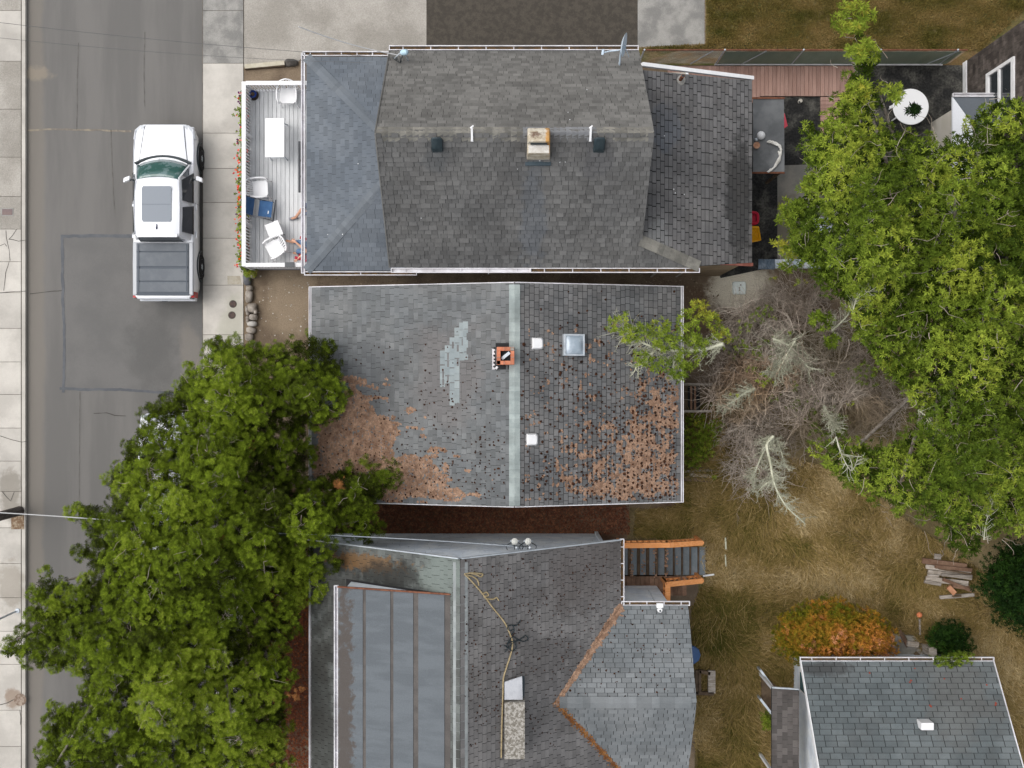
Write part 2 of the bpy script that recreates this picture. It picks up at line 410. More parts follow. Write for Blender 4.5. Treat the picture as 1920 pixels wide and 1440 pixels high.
oldconc = mat('dark old concrete', (.19, .185, .175), (.30, .29, .27), ns=1.6, speck=.4, ss=45, bump=.4)
joint = mat('joint dirt', (.09, .08, .065), (.13, .115, .09), rough=1)
soil = mat('bare soil', (.13, .095, .065), (.23, .175, .12), ns=1.2, lo=.3, hi=.7, speck=.5, ss=30, bump=.8, det=8,
    stains_and_shade=[((-6.8, 2.6, 0), (1.0, 1.3, 2), (.30, .235, .165), .65, 1.4), ((-1, -4.2, 0), (7, 1.1, 2), (.085, .04, .022), .9, .9), ((-6.5, -8, 0), (1.3, 5, 2), (.075, .028, .014), .9, 1.2), ((6.3, 2.2, 0), (1.6, 1.3, 2), (.16, .105, .07), .7, 1.4), ((7.1, 3.05, 0), (1.15, 1.0, 2), (.62, .57, .47), .95, 2.2, .6)])
meadow = mat('meadow floor', (.105, .08, .035), (.19, .145, .075), ns=.8, speck=.6, ss=22, bump=.8, det=8,
    stains_and_shade=[((6, -2, 0), (1.4, 2.2, 2), (.085, .08, .02), .7, .8), ((6.7, -7, 0), (1.2, 3, 2), (.12, .115, .04), .7, .8), ((9, -5.2, 0), (.8, .6, 2), (.25, .18, .14), .5, 1)])
blackpad = mat('black rubber mulch', (.018, .018, .018), (.085, .082, .072), ns=2.2, lo=.40, hi=.70, speck=1.3, ss=16, bump=1, det=9)
white = mat('white paint', (.78, .78, .79), (.70, .70, .71), ns=3, rough=.5, speck=.05)
gutw = mat('white gutter metal', (.74, .73, .76), (.62, .6, .62), ns=4, rough=.45, speck=.06, grime=.25)
gutd = mat('gutter debris', (.06, .045, .03), (.12, .07, .03), ns=9, rough=1, speck=.5)
edge_m = mat('shingle butt edge', (.035, .034, .034), rough=1, speck=.2)
dark = mat('dark underlay', (.025, .025, .026), rough=1, speck=.2)
r1 = mat('slate grey shingle', (.108, .107, .106), (.138, .136, .133), ns=.7, rnd=.2, speck=.35, ss=55, grime=.18,
    stains_and_shade=[((.55, 4.3, 6), (.42, 1.7, 3), (.105, .115, .13), .6, 2.5), ((-1.9, 5.6, 7), (.4, .4, 3), (.08, .085, .09), .5, 3), ((2.1, 5.6, 7), (.5, .5, 3), (.09, .09, .095), .5, 3)])  # streak is a stain; the two patches at the vents are painted soft shade
r1n = mat('weathered grey shingle', (.128, .125, .119), (.158, .154, .146), ns=.8, rnd=.22, speck=.35, ss=55, grime=.12)
rcap = mat('ridge cap shingle', (.15, .145, .13), (.22, .21, .185), ns=3, rnd=.22, speck=.35, ss=50)
rcapb = mat('new ridge cap', (.185, .19, .20), (.215, .22, .23), ns=3, rnd=.08, speck=.2)
porchm = mat('blue grey shingle', (.108, .124, .145), (.132, .148, .168), ns=.8, rnd=.13, speck=.28, ss=55, grime=.05)
porchc = mat('blue grey hip cap', (.125, .141, .160), (.14, .155, .172), ns=.8, rnd=.12, speck=.25)
annexm = mat('charcoal tab shingle', (.12, .118, .12), (.155, .15, .15), ns=.9, rnd=.17, speck=.3, ss=60, grime=.3,
    stains_and_shade=[((6.3, 5.2, 4), (.5, 2.2, 2), (.03, .03, .03), .75, 2.4), ((4.2, 6.9, 5), (.5, .8, 2), (.10, .115, .14), .5, 3), ((3.9, 3.9, 5), (.4, .6, 2), (.2, .205, .205), .5, 3)])
r2w = mat('mottled grey shingle', (.135, .143, .148), (.172, .177, .178), ns=.6, rnd=.19, hue=.02, speck=.3, ss=55, grime=.22,
    stains_and_shade=[((-1.8, .3, 4), (1.2, 1.8, 2), (.165, .15, .145), .55, .8), ((-4, 0.2, 4), (.8, 1.6, 2), (.10, .105, .11), .5, 1)])
r2e = mat('dark worn shingle', (.105, .108, .112), (.15, .148, .148), ns=.8, rnd=.2, speck=.3, ss=55, grime=.28)
r2cap = mat('sage ridge cap', (.26, .30, .295), (.34, .385, .375), ns=2, rnd=.10, speck=.22, grime=.25)
r2patch = mat('sage patch shingle', (.235, .27, .28), (.27, .305, .31), ns=2, rnd=.1, speck=.2)
r3e = mat('brown grey shingle', (.14, .135, .135), (.185, .178, .175), ns=.7, rnd=.17, speck=.3, ss=55, grime=.3,
    stains_and_shade=[((2, -5, 5), (1.6, 1.2, 3), (.12, .105, .10), .6, .9), ((.9, -7.0, 6), (.8, .6, 3), (.085, .08, .08), .6, 1.5)])
r3w = mat('mossy shaded shingle', (.115, .125, .12), (.06, .062, .058), ns=.9, rnd=.2, speck=.3, ss=50,
    stains_and_shade=[((-3.9, -4.65, 6), (1.4, .28, 3), (.17, .085, .025), .7, 7, 1.3), ((-3.0, -4.9, 6), (1.2, .5, 3), (.02, .02, .018), .75, 2.5), ((-1.7, -4.7, 7), (.8, .8, 3), (.17, .20, .185), .7, 1.5), ((-5.2, -9, 4.8), (.6, 3.5, 3), (.03, .03, .027), .7, 2.)])  # last entry paints shade over the lower west slope
r3cap = mat('pale grey ridge cap', (.21, .225, .23), (.27, .29, .29), ns=2, rnd=.1, speck=.2)
r3g = mat('slate wing shingle', (.145, .158, .166), (.188, .20, .207), ns=.8, rnd=.16, speck=.28, ss=50, grime=.14)
r4 = mat('sea grey shingle', (.105, .122, .128), (.138, .155, .160), ns=.8, rnd=.15, speck=.3, ss=50, grime=.25,
    stains_and_shade=[((12.6, -9, 3), (1.2, 1.2, 3), (.12, .12, .115), .6, 1.), ((8.9, -8.2, 3), (1.2, .2, 2), (.05, .05, .05), .7, 3)])
rollr = mat('rolled roofing', (.098, .110, .122), (.118, .132, .146), ns=1.2, speck=.3, ss=50, stretch=(.5, 3, 1),
    stains_and_shade=[((-4.25, -8.5, 6.8), (.28, 5, 2), (.07, .055, .045), .8, 6, 1.2)])
rolls = mat('rolled roofing seam', (.075, .068, .064), (.10, .09, .084), ns=2, speck=.35, ss=40,
    stains_and_shade=[((-2.0, -8.6, 7.4), (.06, 3, 1), (.5, .46, .43), .8, 4, .8)])
whitewall = mat('weathered white siding', (.70, .76, .84), (.82, .86, .90), ns=2.2, rnd=.05, speck=.15, ss=20, grime=.25)
brownwall = mat('dark brown shake', (.055, .045, .04), (.105, .088, .078), ns=2, rnd=.35, speck=.4, ss=40)
tanwall = mat('tan plywood', (.27, .20, .125), (.33, .25, .16), ns=1.5, speck=.2, ss=30, grime=.3)
cream = mat('cream wall', (.45, .42, .36), (.5, .47, .42), ns=1, speck=.1)
rustm = mat('rusty metal', (.13, .05, .03), (.20, .085, .05), ns=8, rough=.9, speck=.4)
redfas = mat('faded red fascia', (.22, .075, .055), (.28, .11, .085), ns=5, speck=.2)
glass = mat('window glass', (.03, .035, .04), rough=.05, spec=.8, speck=0)
deckm = mat('pale grey deck board', (.62, .63, .64), (.70, .71, .72), ns=3, rnd=.05, speck=.1, ss=30, stretch=(4, .6, 1), grime=.10)
brick = mat('orange brick', (.42, .14, .075), (.5, .19, .11), ns=6, rnd=.2, speck=.3)
mortar = mat('mortar', (.26, .22, .19), (.34, .30, .27), ns=9, speck=.4)
blackm = mat('black plastic', (.02, .03, .035), rough=.4, speck=.05)
ventm = mat('dark green vent', (.022, .035, .042), (.035, .05, .058), ns=4, rough=.45, speck=.1)
galv = mat('galvanised metal', (.42, .46, .50), (.52, .56, .6), ns=5, rough=.4, metal=.3, speck=.1)
woodo = mat('new orange lumber', (.62, .25, .085), (.70, .31, .12), ns=3, rnd=.07, speck=.12, ss=30, stretch=(.6, 6, 6))
plankr = mat('red brown deck plank', (.31, .19, .155), (.37, .235, .195), ns=2, rnd=.15, speck=.2, ss=35, stretch=(5, .7, 1))
greywood = mat('weathered grey lumber', (.24, .205, .17), (.36, .32, .28), ns=4, rnd=.3, speck=.35, ss=30, stretch=(1, 6, 1))
brownwood = mat('aged brown lumber', (.15, .085, .055), (.22, .135, .09), ns=4, rnd=.25, speck=.35, ss=30)
darkwood = mat('dark stained wood', (.075, .05, .032), (.12, .085, .055), ns=4, rnd=.25, speck=.3)
step_m = mat('grey tread', (.14, .165, .18), (.18, .20, .215), ns=3, rnd=.15, speck=.25)
needle = mat('fallen needles', (.20, .120, .08), (.32, .205, .14), ns=5, rnd=.22, speck=.5, ss=35, rough=1)
cone = mat('dark cone litter', (.022, .010, .006), (.06, .022, .010), ns=9, rnd=.3, speck=.3, rough=1)
rustleaf = mat('rust leaf litter', (.17, .065, .02), (.26, .12, .04), ns=5, rnd=.3, speck=.3, rough=1)
bark = mat('grey bark', (.15, .125, .10), (.26, .23, .20), ns=6, speck=.4, ss=25, bump=.6)
twigm = mat('bare grey twig', (.30, .245, .20), (.45, .39, .33), ns=.9, rnd=.3, speck=.25, stains_and_shade=[((7.2, .2, 2), (1.2, .8, 3), (.38, .22, .10), .5, 1.5), ((10.6, -.9, 2), (1, .8, 3), (.34, .24, .13), .5, 1.5), ((6.6, -.6, 2), (1, .7, 3), (.40, .27, .14), .5, 1.5), ((9, 1.0, 2), (1.5, .8, 3), (.19, .16, .10), .5, 1.5), ((9.6, -1.4, 2), (1.8, .9, 3), (.16, .12, .06), .6, 1.5)])
lichen = mat('lichened branch', (.35, .35, .26), (.50, .50, .39), ns=3, rnd=.2, speck=.3)
pinem = mat('pine needle', (0, 0, 0), tint=[(.022, .027, .005), (.060, .082, .008), (.118, .170, .012), (.195, .265, .020), (.27, .30, .05)], rnd=.3, speck=0, rough=.7, transl=.15)
leafm = mat('laurel leaf', (0, 0, 0), tint=[(.020, .040, .005), (.060, .095, .010), (.130, .188, .020), (.255, .325, .040), (.40, .37, .05)], rnd=.28, speck=0, rough=.5, transl=.22)
darkleaf = mat('dark evergreen leaf', (0, 0, 0), tint=[(.006, .016, .004), (.014, .036, .007), (.03, .07, .010), (.06, .14, .015)], rnd=.3, speck=0, rough=.5, transl=.2)
orangel = mat('orange flushed leaf', (0, 0, 0), tint=[(.06, .085, .008), (.14, .15, .012), (.30, .19, .02), (.50, .21, .04), (.62, .30, .17)], rnd=.25, speck=0, rough=.5, transl=.25)
grassm = mat('meadow grass', (0, 0, 0), tint=[(.055, .065, .012), (.12, .10, .025), (.20, .145, .048), (.30, .21, .085), (.44, .34, .18)], rnd=.25, speck=0, rough=.8)
flowm = mat('flower petals', (0, 0, 0), tint=[(.05, .02, .10), (.45, .01, .02), (.70, .04, .015), (.80, .10, .02)], rnd=.2, speck=0)

# ---------------------------------------------------------------- the ground
def structure(mb_, name, m, **k): return tag(mb_.build(name, m, **k), kind='structure')
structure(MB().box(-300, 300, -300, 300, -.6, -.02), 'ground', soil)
structure(MB().box(P(50, 0).x, P(381, 0).x, -60, 60, -.5, 0), 'road', asphalt)
# a re-laid patch of asphalt with tar sealed edges, long joints and cracks
a = P(119, 442); b = P(381, 732)
structure(MB().box(a.x, b.x, b.y, a.y, -.3, .004), 'road_patch', patchm)
def strip(pts, w_, z, m, name='tar_seal', jag=.5, sub=.05, par=None):
    L_ = []; R_ = []; ps = [P(*p) for p in pts]
    fine = []
    for i in range(len(ps)-1):
        n = max(2, int((ps[i+1]-ps[i]).length/sub))
        for k in range(n): fine.append(ps[i].lerp(ps[i+1], k/n))
    fine.append(ps[-1]); vs = []; sd0 = random.uniform(0, 99)
    for i, p in enumerate(fine):
        d = (fine[min(i+1, len(fine)-1)]-fine[max(i-1, 0)]).normalized(); nn = Vector((-d.y, d.x, 0))
        a1 = w_*(.5+jag*(float(fbm(i*.35, sd0, 3))-.3)); a2 = w_*(.5+jag*(float(fbm(i*.35, sd0, 8))-.3)); t = jag*w_*(float(fbm(i*.12, sd0, 9))-.5)
        vs += [p+nn*(a1+t), p-nn*(a2-t)]
    vs = [(v[0], v[1], z) for v in vs]
    m_ = MB(); m_.add(vs, [(2*i, 2*i+1, 2*i+3, 2*i+2) for i in range(len(fine)-1)])
    return structure(m_, name, m) if par is None else m_.build(name, m, par)
strip([(114, 444), (170, 442), (240, 442), (300, 444)], .085, .009, tar)
strip([(117, 440), (118, 560), (121, 640), (119, 736)], .07, .010, tar)
strip([(112, 728), (160, 730), (240, 731), (330, 738)], .07, .009, tar)
for pts in ([(50, 245), (90, 242), (160, 243), (246, 246)],): strip(pts, .035, .005, mat('filled crack', (.25, .215, .165), (.16, .14, .12), ns=6), 'road_crack', 1.2)
for pts in ([(147, 80), (145, 150), (144, 243)], [(150, 735), (149, 850), (149, 950)], [(208, 243), (211, 330), (215, 400)], [(272, 60), (270, 130), (271, 200)]): strip(pts, .02, .005, mat('faint joint', (.10, .094, .087), (.135, .127, .118), ns=4), 'road_joint', 1.)
strip([(176, 775), (200, 774), (215, 779), (236, 780)], .012, .006, crackm, 'road_crack', 1.4)
strip([(56, 551), (90, 547), (118, 545)], .012, .006, crackm, 'road_crack', 1.4)
structure(MB().box(P(50.5, 0).x-.11, P(50.5, 0).x, -60, 60, -.3, .125), 'kerb', conc)
# pavement left: slabs cut where the joints show
bed = MB().box(-30, P(50, 0).x-.112, -60, 60, -.4, .115); pav = structure(bed, 'pavement_left', joint)
ys = [1900, 1780, 1690, 1600, 1530, 1460, 1400, 1332, 1246, 1184, 1121, 1057, 990, 922, 865, 803, 740, 679, 616, 549, 491, 430]
xr = P(50, 0).x-.125
def slab_piece(par, x0, x1, y0, y1, m, z1=.13, rot=0): return MB().box(x0, x1, y0, y1, .02, z1+random.uniform(-.003, .003)).build('slab', m, par, bevel=.006)
for i in range(len(ys)-1): 
    for k in range(2): slab_piece(pav, xr-1.6*(k+1)+.012, xr-1.6*k, P(0, ys[i], .13).y+.012, P(0, ys[i+1], .13).y, conc)
for y0, y1, m in ((430, 369, aggr), (369, 295, aggr), (295, 205, aggr), (205, 115, aggr), (115, 20, conc), (20, -80, aggr), (-80, -200, aggr)):
    slab_piece(pav, xr-3.2, xr, P(0, y0, .13).y+.012, P(0, y1, .13).y, m)
for pts in ([(11, 432), (12, 446), (17, 468), (19, 489)], [(31, 430), (22, 443), (16, 449), (22, 449), (35, 452), (49, 450)], [(0, 461), (9, 457), (13, 462)], [(17, 491), (11, 510), (7, 545)], [(0, 549), (20, 547), (49, 546)], [(0, 817), (20, 824), (40, 829), (50, 827)], [(4, 922), (12, 932), (20, 940), (27, 922)]):
    strip([(p[0], p[1], .136) for p in pts], .010, .1365, crackm, 'pavement_crack', 1.5)
for pts in ([(0, 1322, .13), (14, 1318), (26, 1312)], [(37, 1332), (39, 1345), (38, 1359)]): strip([(p[0], p[1], .136) for p in pts], .012, .1365, crackm, 'pavement_crack', 1.5)
# pavement right
x0 = P(382.5, 0).x; x1 = P(458, 0).x
pav2 = structure(MB().box(x0, x1, -60, 60, -.4, .115), 'pavement_right', joint)
MB().box(x0-.02, x0, -60, 60, -.3, .12).build('kerb_face', mat('stained kerb', (.10, .09, .08), (.16, .14, .12), ns=5), pav2)
ys = [119, 250, 316, 380, 447, 535, 628, 720, 812, 905, 1000, 1090, 1180, 1270, 1360, 1450, 1560]
for i in range(len(ys)-1): slab_piece(pav2, x0+.004, x1, P(0, ys[i+1], .13).y+.012, P(0, ys[i], .13).y, conc)
slab_piece(pav2, x0+.004, x1, P(0, 119, .13).y+.012, P(0, 20, .13).y, oldconc); slab_piece(pav2, x0+.004, x1, P(0, 20, .13).y+.012, P(0, -200, .13).y, oldconc)
# yards
structure(MB().box(x1+.004, 60, -60, 60, -.5, .10), 'yard_soil', soil)
def sheet(pts, z, m, name, z0=-.1):
    n = len(pts); return structure(MB().prism([tuple(P(*p).xy) for p in pts][::-1], z0, z), name, m)
sheet([(459, -60), (800, -60), (800, 100), (720, 106), (574, 100), (560, 118), (459, 128)], .104, aggr, 'driveway')
sheet([(800, -60), (1195, -60), (1195, 110), (800, 110)], .104, mat('dark side yard', (.05, .043, .035), (.07, .06, .048), ns=6, speck=.4, ss=30), 'side_yard')  # shade on this ground is put into its dark colour
sheet([(1195, -60), (1320, -60), (1320, 84), (1195, 90)], .108, oldconc, 'concrete_path')
lawn_m = mat('lawn', (.07, .075, .02), (.16, .12, .05), ns=1.2, speck=.6, ss=25, bump=.8, det=8, stains_and_shade=[((12, 10, 0), (3.5, .5, 2), (.13, .07, .03), .7, 1.5), ((7, 10.4, 0), (2, .3, 2), (.02, .02, .015), .8, 1)])
sheet([(1195, 92), (1322, 86), (1322, -60), (2300, -60), (2300, 124), (1195, 124)], .106, lawn_m, 'lawn')
mead = [(1278, 775), (1275, 960), (1180, 950), (1175, 1010), (1310, 1020), (1300, 1500), (2500, 1500), (2500, 560), (1640, 560), (1500, 620), (1400, 720)]
sheet(mead, .108, meadow, 'meadow_floor')
sheet([(1410, 176), (1640, 124), (1815, 124), (1815, 300), (1640, 500), (1455, 500), (1350, 522), (1340, 497), (1300, 176)], .112, blackpad, 'black_yard')
sheet([(1456, 312), (1640, 305), (1640, 500), (1456, 490)], .12, mat('grey concrete strip', (.17, .165, .15), (.23, .215, .19), ns=2, speck=.3, stains_and_shade=[((8.5, 5, 0), (1, 1, 2), (.10, .085, .05), .6, 2)]), 'concrete_walk')

# ---------------------------------------------------------------- house A: the long house with the deck
def gutter(par, a, b, w_=.11, name='gutter', dirty=True, clips=6, side=(0, 0, 0)):
    a = Vector(a); b = Vector(b); d = (b-a).normalized(); n_ = Vector((-d.y, d.x, 0))
    g = MB(); g.bar(a+n_*w_/2, b+n_*w_/2, .022, .10); g.bar(a-n_*w_/2, b-n_*w_/2, .022, .10); g.bar(a-Vector((0, 0, .045)), b-Vector((0, 0, .045)), w_-.03, .01)
    for p in (a+d*.01, b-d*.01): g.bar(p-n_*w_*.46, p+n_*w_*.46, .02, .098)
    L_ = (b-a).length
    for i in range(clips): 
        p = a+d*L_*(i+.5)/clips; g.bar(p-n_*w_*.45, p+n_*w_*.45, .025, .012, up=(0, 0, 1))
    o = g.build(name, gutw, par)
    if dirty: MB().bar(a+d*.03-Vector((0, 0, .025)), b-d*.03-Vector((0, 0, .025)), w_-.035, .02).build('gutter_litter', gutd, o)
    return o
def walls(par, x0, x1, y0, y1, z1, m, name='wall', z0=0.): return MB().box(x0, x1, y0, y1, z0, z1).build(name, m, par)
A = thing('house', 'long grey shingled house with white railed front deck and blue grey porch roof', 'house', (0, 6, 0))
sidingA = mat('pale blue grey siding', (.30, .33, .40), (.34, .37, .43), ns=1)
MB().add([(-3.0, 3.62, 0), (3.2, 3.62, 0), (3.2, 8.62, 0), (-3.0, 8.62, 0), (-3.0, 3.62, 4.6), (3.2, 3.62, 4.6), (3.2, 8.62, 4.6), (-3.0, 8.62, 4.6), (-3.0, 6.11, 7.55), (3.2, 6.11, 7.55)],
    [(0, 1, 5, 4), (1, 2, 6, 9, 5), (2, 3, 7, 6), (3, 0, 4, 8, 7), (4, 5, 9, 8), (6, 7, 8, 9)]).build('wall', sidingA, A)
walls(A, 3.2, 6.35, 3.8, 8.2, 3.95, sidingA)
MB().box(4.33, 6.45, 3.36, 3.46, 0, 3.72).build('panel_wall', tanwall, A)
MB().box(5.10, 5.14, 3.33, 3.36, 0, 3.6).build('batten', cream, A)
MB().box(4.31, 4.36, 3.33, 3.36, 0, 3.6).build('batten', cream, A)
sl = 3.3/2.93
As = Plane((0, 3.2, 4.6), (0, -1), sl); An = Plane((0, 9.06, 4.6), (0, 1), sl)
Ax = Plane((5.09, 3.2, 4.6), (1, 0), .43)
roofA = MB()
zh = lambda x: 3.2+(Ax.z(x, 0)-4.6)/sl
XL, XR = -3.33, 3.47
polyS = [[(XL, 3.2), (XR, 3.2), (XR, 6.13), (XL, 6.13)], [(XR, 3.2), (5.09, 3.2), (XR, zh(XR))]]
polyN = [[(XL, 6.13), (XR, 6.13), (XR, 9.06), (XL, 9.06)]]
polyX = [[(3.25, zh(3.25)), (5.09, 3.22), (6.68, 3.38), (6.68, 8.45), (3.25, 8.36)]]
blanket(roofA, As, polyS); blanket(roofA, An, polyN); blanket(roofA, Ax, polyX)
Rf = roofA.build('roof', dark, A)
sh = Shingler(Rf, [r1, r1n, annexm, porchm])
sh.slope(As, polyS, 0, ex=.148, tw=.17, gap=.008, th=.016, quota=110, drop=.0)
sh.slope(As, polyS, 0, ex=.148, tw=.21, gap=.02, th=.036, quota=0, drop=.55, wvar=.3)
sh.slope(An, polyN, 1, ex=.148, tw=.20, gap=.008, th=.013, wvar=.4, quota=0, jit=.02)
sh.slope(An, polyN, 1, ex=.148, tw=.24, gap=.03, th=.018, quota=40, drop=.62)
sh.slope(Ax, polyX, 2, ex=.128, tw=.31, gap=.024, th=.012, quota=80, cg=.012)
Pw = Plane((-5.83, 5, 3.3), (-1, 0), .35); Pn = Plane((-4, 9.28, 3.3), (0, 1), .35); Ps = Plane((-4, 3.22, 3.3), (0, -1), .35)
pW = [[(-5.83, 3.22), (-3.0, 6.05), (-3.0, 6.45), (-5.83, 9.28)]]; pN = [[(-5.83, 9.28), (-3.0, 6.45), (-3.0, 9.28)]]; pS = [[(-5.83, 3.22), (-3.0, 3.22), (-3.0, 6.05)]]
pr = MB(); blanket(pr, Pw, pW); blanket(pr, Pn, pN); blanket(pr, Ps, pS); Pr = pr.build('porch_roof', dark, A)
shp = Shingler(Pr, [porchm])
for pl, q, n in ((Pw, pW, 45), (Pn, pN, 10), (Ps, pS, 15)): shp.slope(pl, q, 0, ex=.135, tw=.24, gap=.006, th=.011, quota=n)
sh.done(); shp.done()
def caps(par, a, b, m, w_=.27, step=.14, sag=.06, name='ridge_cap', th=.012, quota=None, ma=None):
    a = Vector(a); b = Vector(b); L_ = (b-a).length; d = (b-a)/L_; n_ = Vector((-d.y, d.x, 0)).normalized(); n = int(L_/step); me = None
    for i in range(n):
        if me is None:
            vs = []
            for t, h in ((0, th), (step+.03, .002)):
                for s_ in (-1, 0, 1): vs.append(d*t+n_*(s_*w_/2)+Vector((0, 0, h-abs(s_)*sag)))
                for s_ in (1, 0, -1): vs.append(d*t+n_*(s_*w_/2)+Vector((0, 0, h-.012-abs(s_)*sag)))
            me = bpy.data.meshes.new(name); me.from_pydata([tuple(v) for v in vs], [], [(0, 6, 7, 1), (1, 7, 8, 2), (0, 1, 4, 5), (1, 2, 3, 4), (5, 4, 10, 11), (4, 3, 9, 10), (0, 5, 11, 6), (2, 8, 9, 3)]); me.materials.append(m)
            me2 = me
            if ma: me2 = me.copy(); me2.materials[0] = ma
        p = a+d*(i*step)
        o = link(name, me2 if (ma and -.45 < p.x-.62 < 1.85-.45 and p.y > 5) else me, par, p-wl(par)+Vector((0, 0, .018)))
caps(Rf, (XL, 6.13, 7.90), (XR, 6.13, 7.90), rcap, w_=.36, step=.15, sag=.20, ma=rcapb)
caps(Rf, (3.42, 3.83, 5.33), (5.12, 3.2, 4.62), rcap, w_=.30, step=.19, sag=.03)
for y0, y1 in ((9.28, 6.45), (3.22, 6.05)): caps(Pr, (-5.83, y0, 3.31), (-3.1, y1, 3.31+.35*2.73), porchc, w_=.28, step=.14, sag=.03)
gutter(A, (-5.95, 9.38, 3.27), (-3.3, 9.38, 3.27)); gutter(A, (-5.93, 3.14, 3.27), (-5.93, 9.40, 3.27), w_=.09, clips=5, dirty=False)
gutter(A, (-5.9, 3.14, 3.26), (-2.7, 3.14, 3.26), w_=.09, clips=1)
gutter(A, (-3.35, 9.16, 4.58), (3.45, 9.16, 4.58), clips=9); gutter(A, (-3.3, 3.10, 4.56), (.5, 3.10, 4.56), clips=5, dirty=False); gutter(A, (.5, 3.10, 4.56), (5.12, 3.10, 4.56), clips=6)
MB().bar((3.47, 8.53, 5.25), (6.72, 8.53, 3.86), .10, .12).build('rake_board', white, A)
MB().bar((5.16, 3.33, 4.49), (6.70, 3.33, 3.83), .09, .12).build('rake_board', redfas, A)
MB().bar((XL-.01, 3.2, 4.58), (XL-.01, 6.13, 7.88), .03, .10).build('rake_board', r1n, A); MB().bar((XL-.01, 9.06, 4.58), (XL-.01, 6.13, 7.88), .03, .10).build('rake_board', r1n, A)
MB().box(4.15, 5.0, 8.2, 8.95, 0, 2.9).build('entry_lean_to', cream, A); MB().bar((5.02, 8.0, 2.95), (5.02, 8.97, 2.95), .07, .1).build('trim', white, A)
# stucco chimney with a rusted hood on the ridge
ch = MB(); ch.loft([[Vector((.36, 5.58, 7.0)), Vector((.96, 5.58, 7.0)), Vector((.96, 6.2, 7.0)), Vector((.36, 6.2, 7.0))], [Vector((.38, 5.60, 8.0)), Vector((.92, 5.60, 8.0)), Vector((.92, 6.18, 8.0)), Vector((.38, 6.18, 8.0))]])
stucco = mat('stained stucco', (.42, .36, .27), (.60, .55, .46), ns=4, lo=.4, hi=.6, speck=.3, ss=22, bump=.6, stains_and_shade=[((.9, 6.0, 8.4), (.12, .5, 1), (.45, .20, .015), .8, 5), ((.6, 6.05, 8.6), (.25, .2, .6), (.10, .045, .025), .85, 7)])
chim = ch.build('chimney', stucco, Rf, bevel=.02)
cp = MB(); prof = []
for i in range(9):
    t = i/8; y = 5.60+.62*t; z = 8.02+.26*math.sin(math.pi*min(1, (t*.9+.12)))**.7; prof.append((y, z))
MB().loft([[Vector((x, y, 7.99)) for x in (.37, .93)]+[Vector((.90, y, z)), Vector((.40, y, z))] for y, z in prof[3:]]).build('chimney_hood', stucco, Rf, smooth=True, bevel=.02)
MB().box(.40, .90, 5.61, 5.80, 7.99, 8.03).build('smoke_shelf', mat('pale soot slab', (.5, .47, .42), (.62, .6, .56), ns=6), Rf)
MB().box(.45, .85, 5.80, 5.835, 8.035, 8.14).build('flue_opening', blackm, Rf)
MB().bar((.33, 5.52, 7.25), (.97, 5.52, 7.25), .14, .05).build('flashing', mat('slate flashing', (.05, .07, .085)), Rf)
for px in (820, 1123):
    p = As.hit(px, 273); M_ = Matrix.Translation(p)@Matrix(((1, 0, 0), (0, 1, 0), (0, sl, 1))).to_4x4() if 0 else Matrix.Translation(p)
    v = MB(); v.loft([[p+Vector((x*w_, y*w_*1.1-.0, h+sl*y*w_*1.1)) for x, y in ((-1, -1), (1, -1), (1.1, -.6), (1.1, .8), (.8, 1), (-.8, 1), (-1.1, .8), (-1.1, -.6))] for w_, h in ((.14, -.0), (.125, .05), (.12, .20), (.09, .24))])
    o = v.build('roof_vent', ventm, Rf, smooth=True, bevel=.01); m_ = MB(); m_.bar(p+Vector((-.1, -.04, .17)), p+Vector((.1, -.04, .17)), .03, .02)
for px in (885, 1107):
    p = As.hit(px, 252)+Vector((0, .02, .12)); g = MB(); g.bar(p-Vector((0, .16, .16)), p+Vector((0, .12, .03)), .05, .05); g.bar(p+Vector((-.04, .1, .03)), p+Vector((.04, .16, .03)), .03, .03); g.bar(p-Vector((.03, .17, .17)), p-Vector((-.03, .17, .17)), .03, .03)
    g.build('ridge_bracket', white, Rf)
p = Ax.hit(1275, 150)
vp = MB().tube([p, p+Vector((.02, 0, .42))], .05, 12).build('vent_pipe', rustm, Rf, smooth=True); MB().lathe([(.15, .0), (.07, .06)], p, 14).build('vent_collar', oldconc, Rf); MB().lathe([(.03, 0), (.035, .01)], p+Vector((.02, 0, .42)), 10).build('pipe_bore', blackm, Rf)
# service mast on the corner
p = An.hit(762, 110)+Vector((0, 0, 0)); g = MB(); g.tube([p+Vector((-.3, -.02, .1)), p+Vector((-.18, -.05, .5)), p+Vector((-.08, 0, .62))], .022, 8); g.tube([p+Vector((.07, -.1, .05)), p+Vector((.0, 0, .5))], .02, 8); sm = g.build('service_mast', galv, A, smooth=True)
MB().lathe([(.03, -.12), (.07, -.08), (.085, 0), (.07, .08), (.03, .11)], p+Vector((.0, .0, .6)), 14, Matrix.Rotation(R(70), 3, 'Y')).build('weatherhead', mat('pale blue porcelain', (.42, .58, .68), rough=.25, speck=0), A, smooth=True)
MB().box(p.x-.02, p.x+.18, p.y-.22, p.y-.08, p.z+.02, p.z+.08).build('mast_foot', rustm, A)
for k in range(3):
    q = [p+Vector((-.35+.1*k, -.02, .25)), p+Vector((-.28+.09*k, -.12-.03*k, .35)), p+Vector((-.15, -.2, .3)), p+Vector((-.03, -.02, .58))]; MB().tube(q, .009, 5).build('drip_wire', blackm, A)

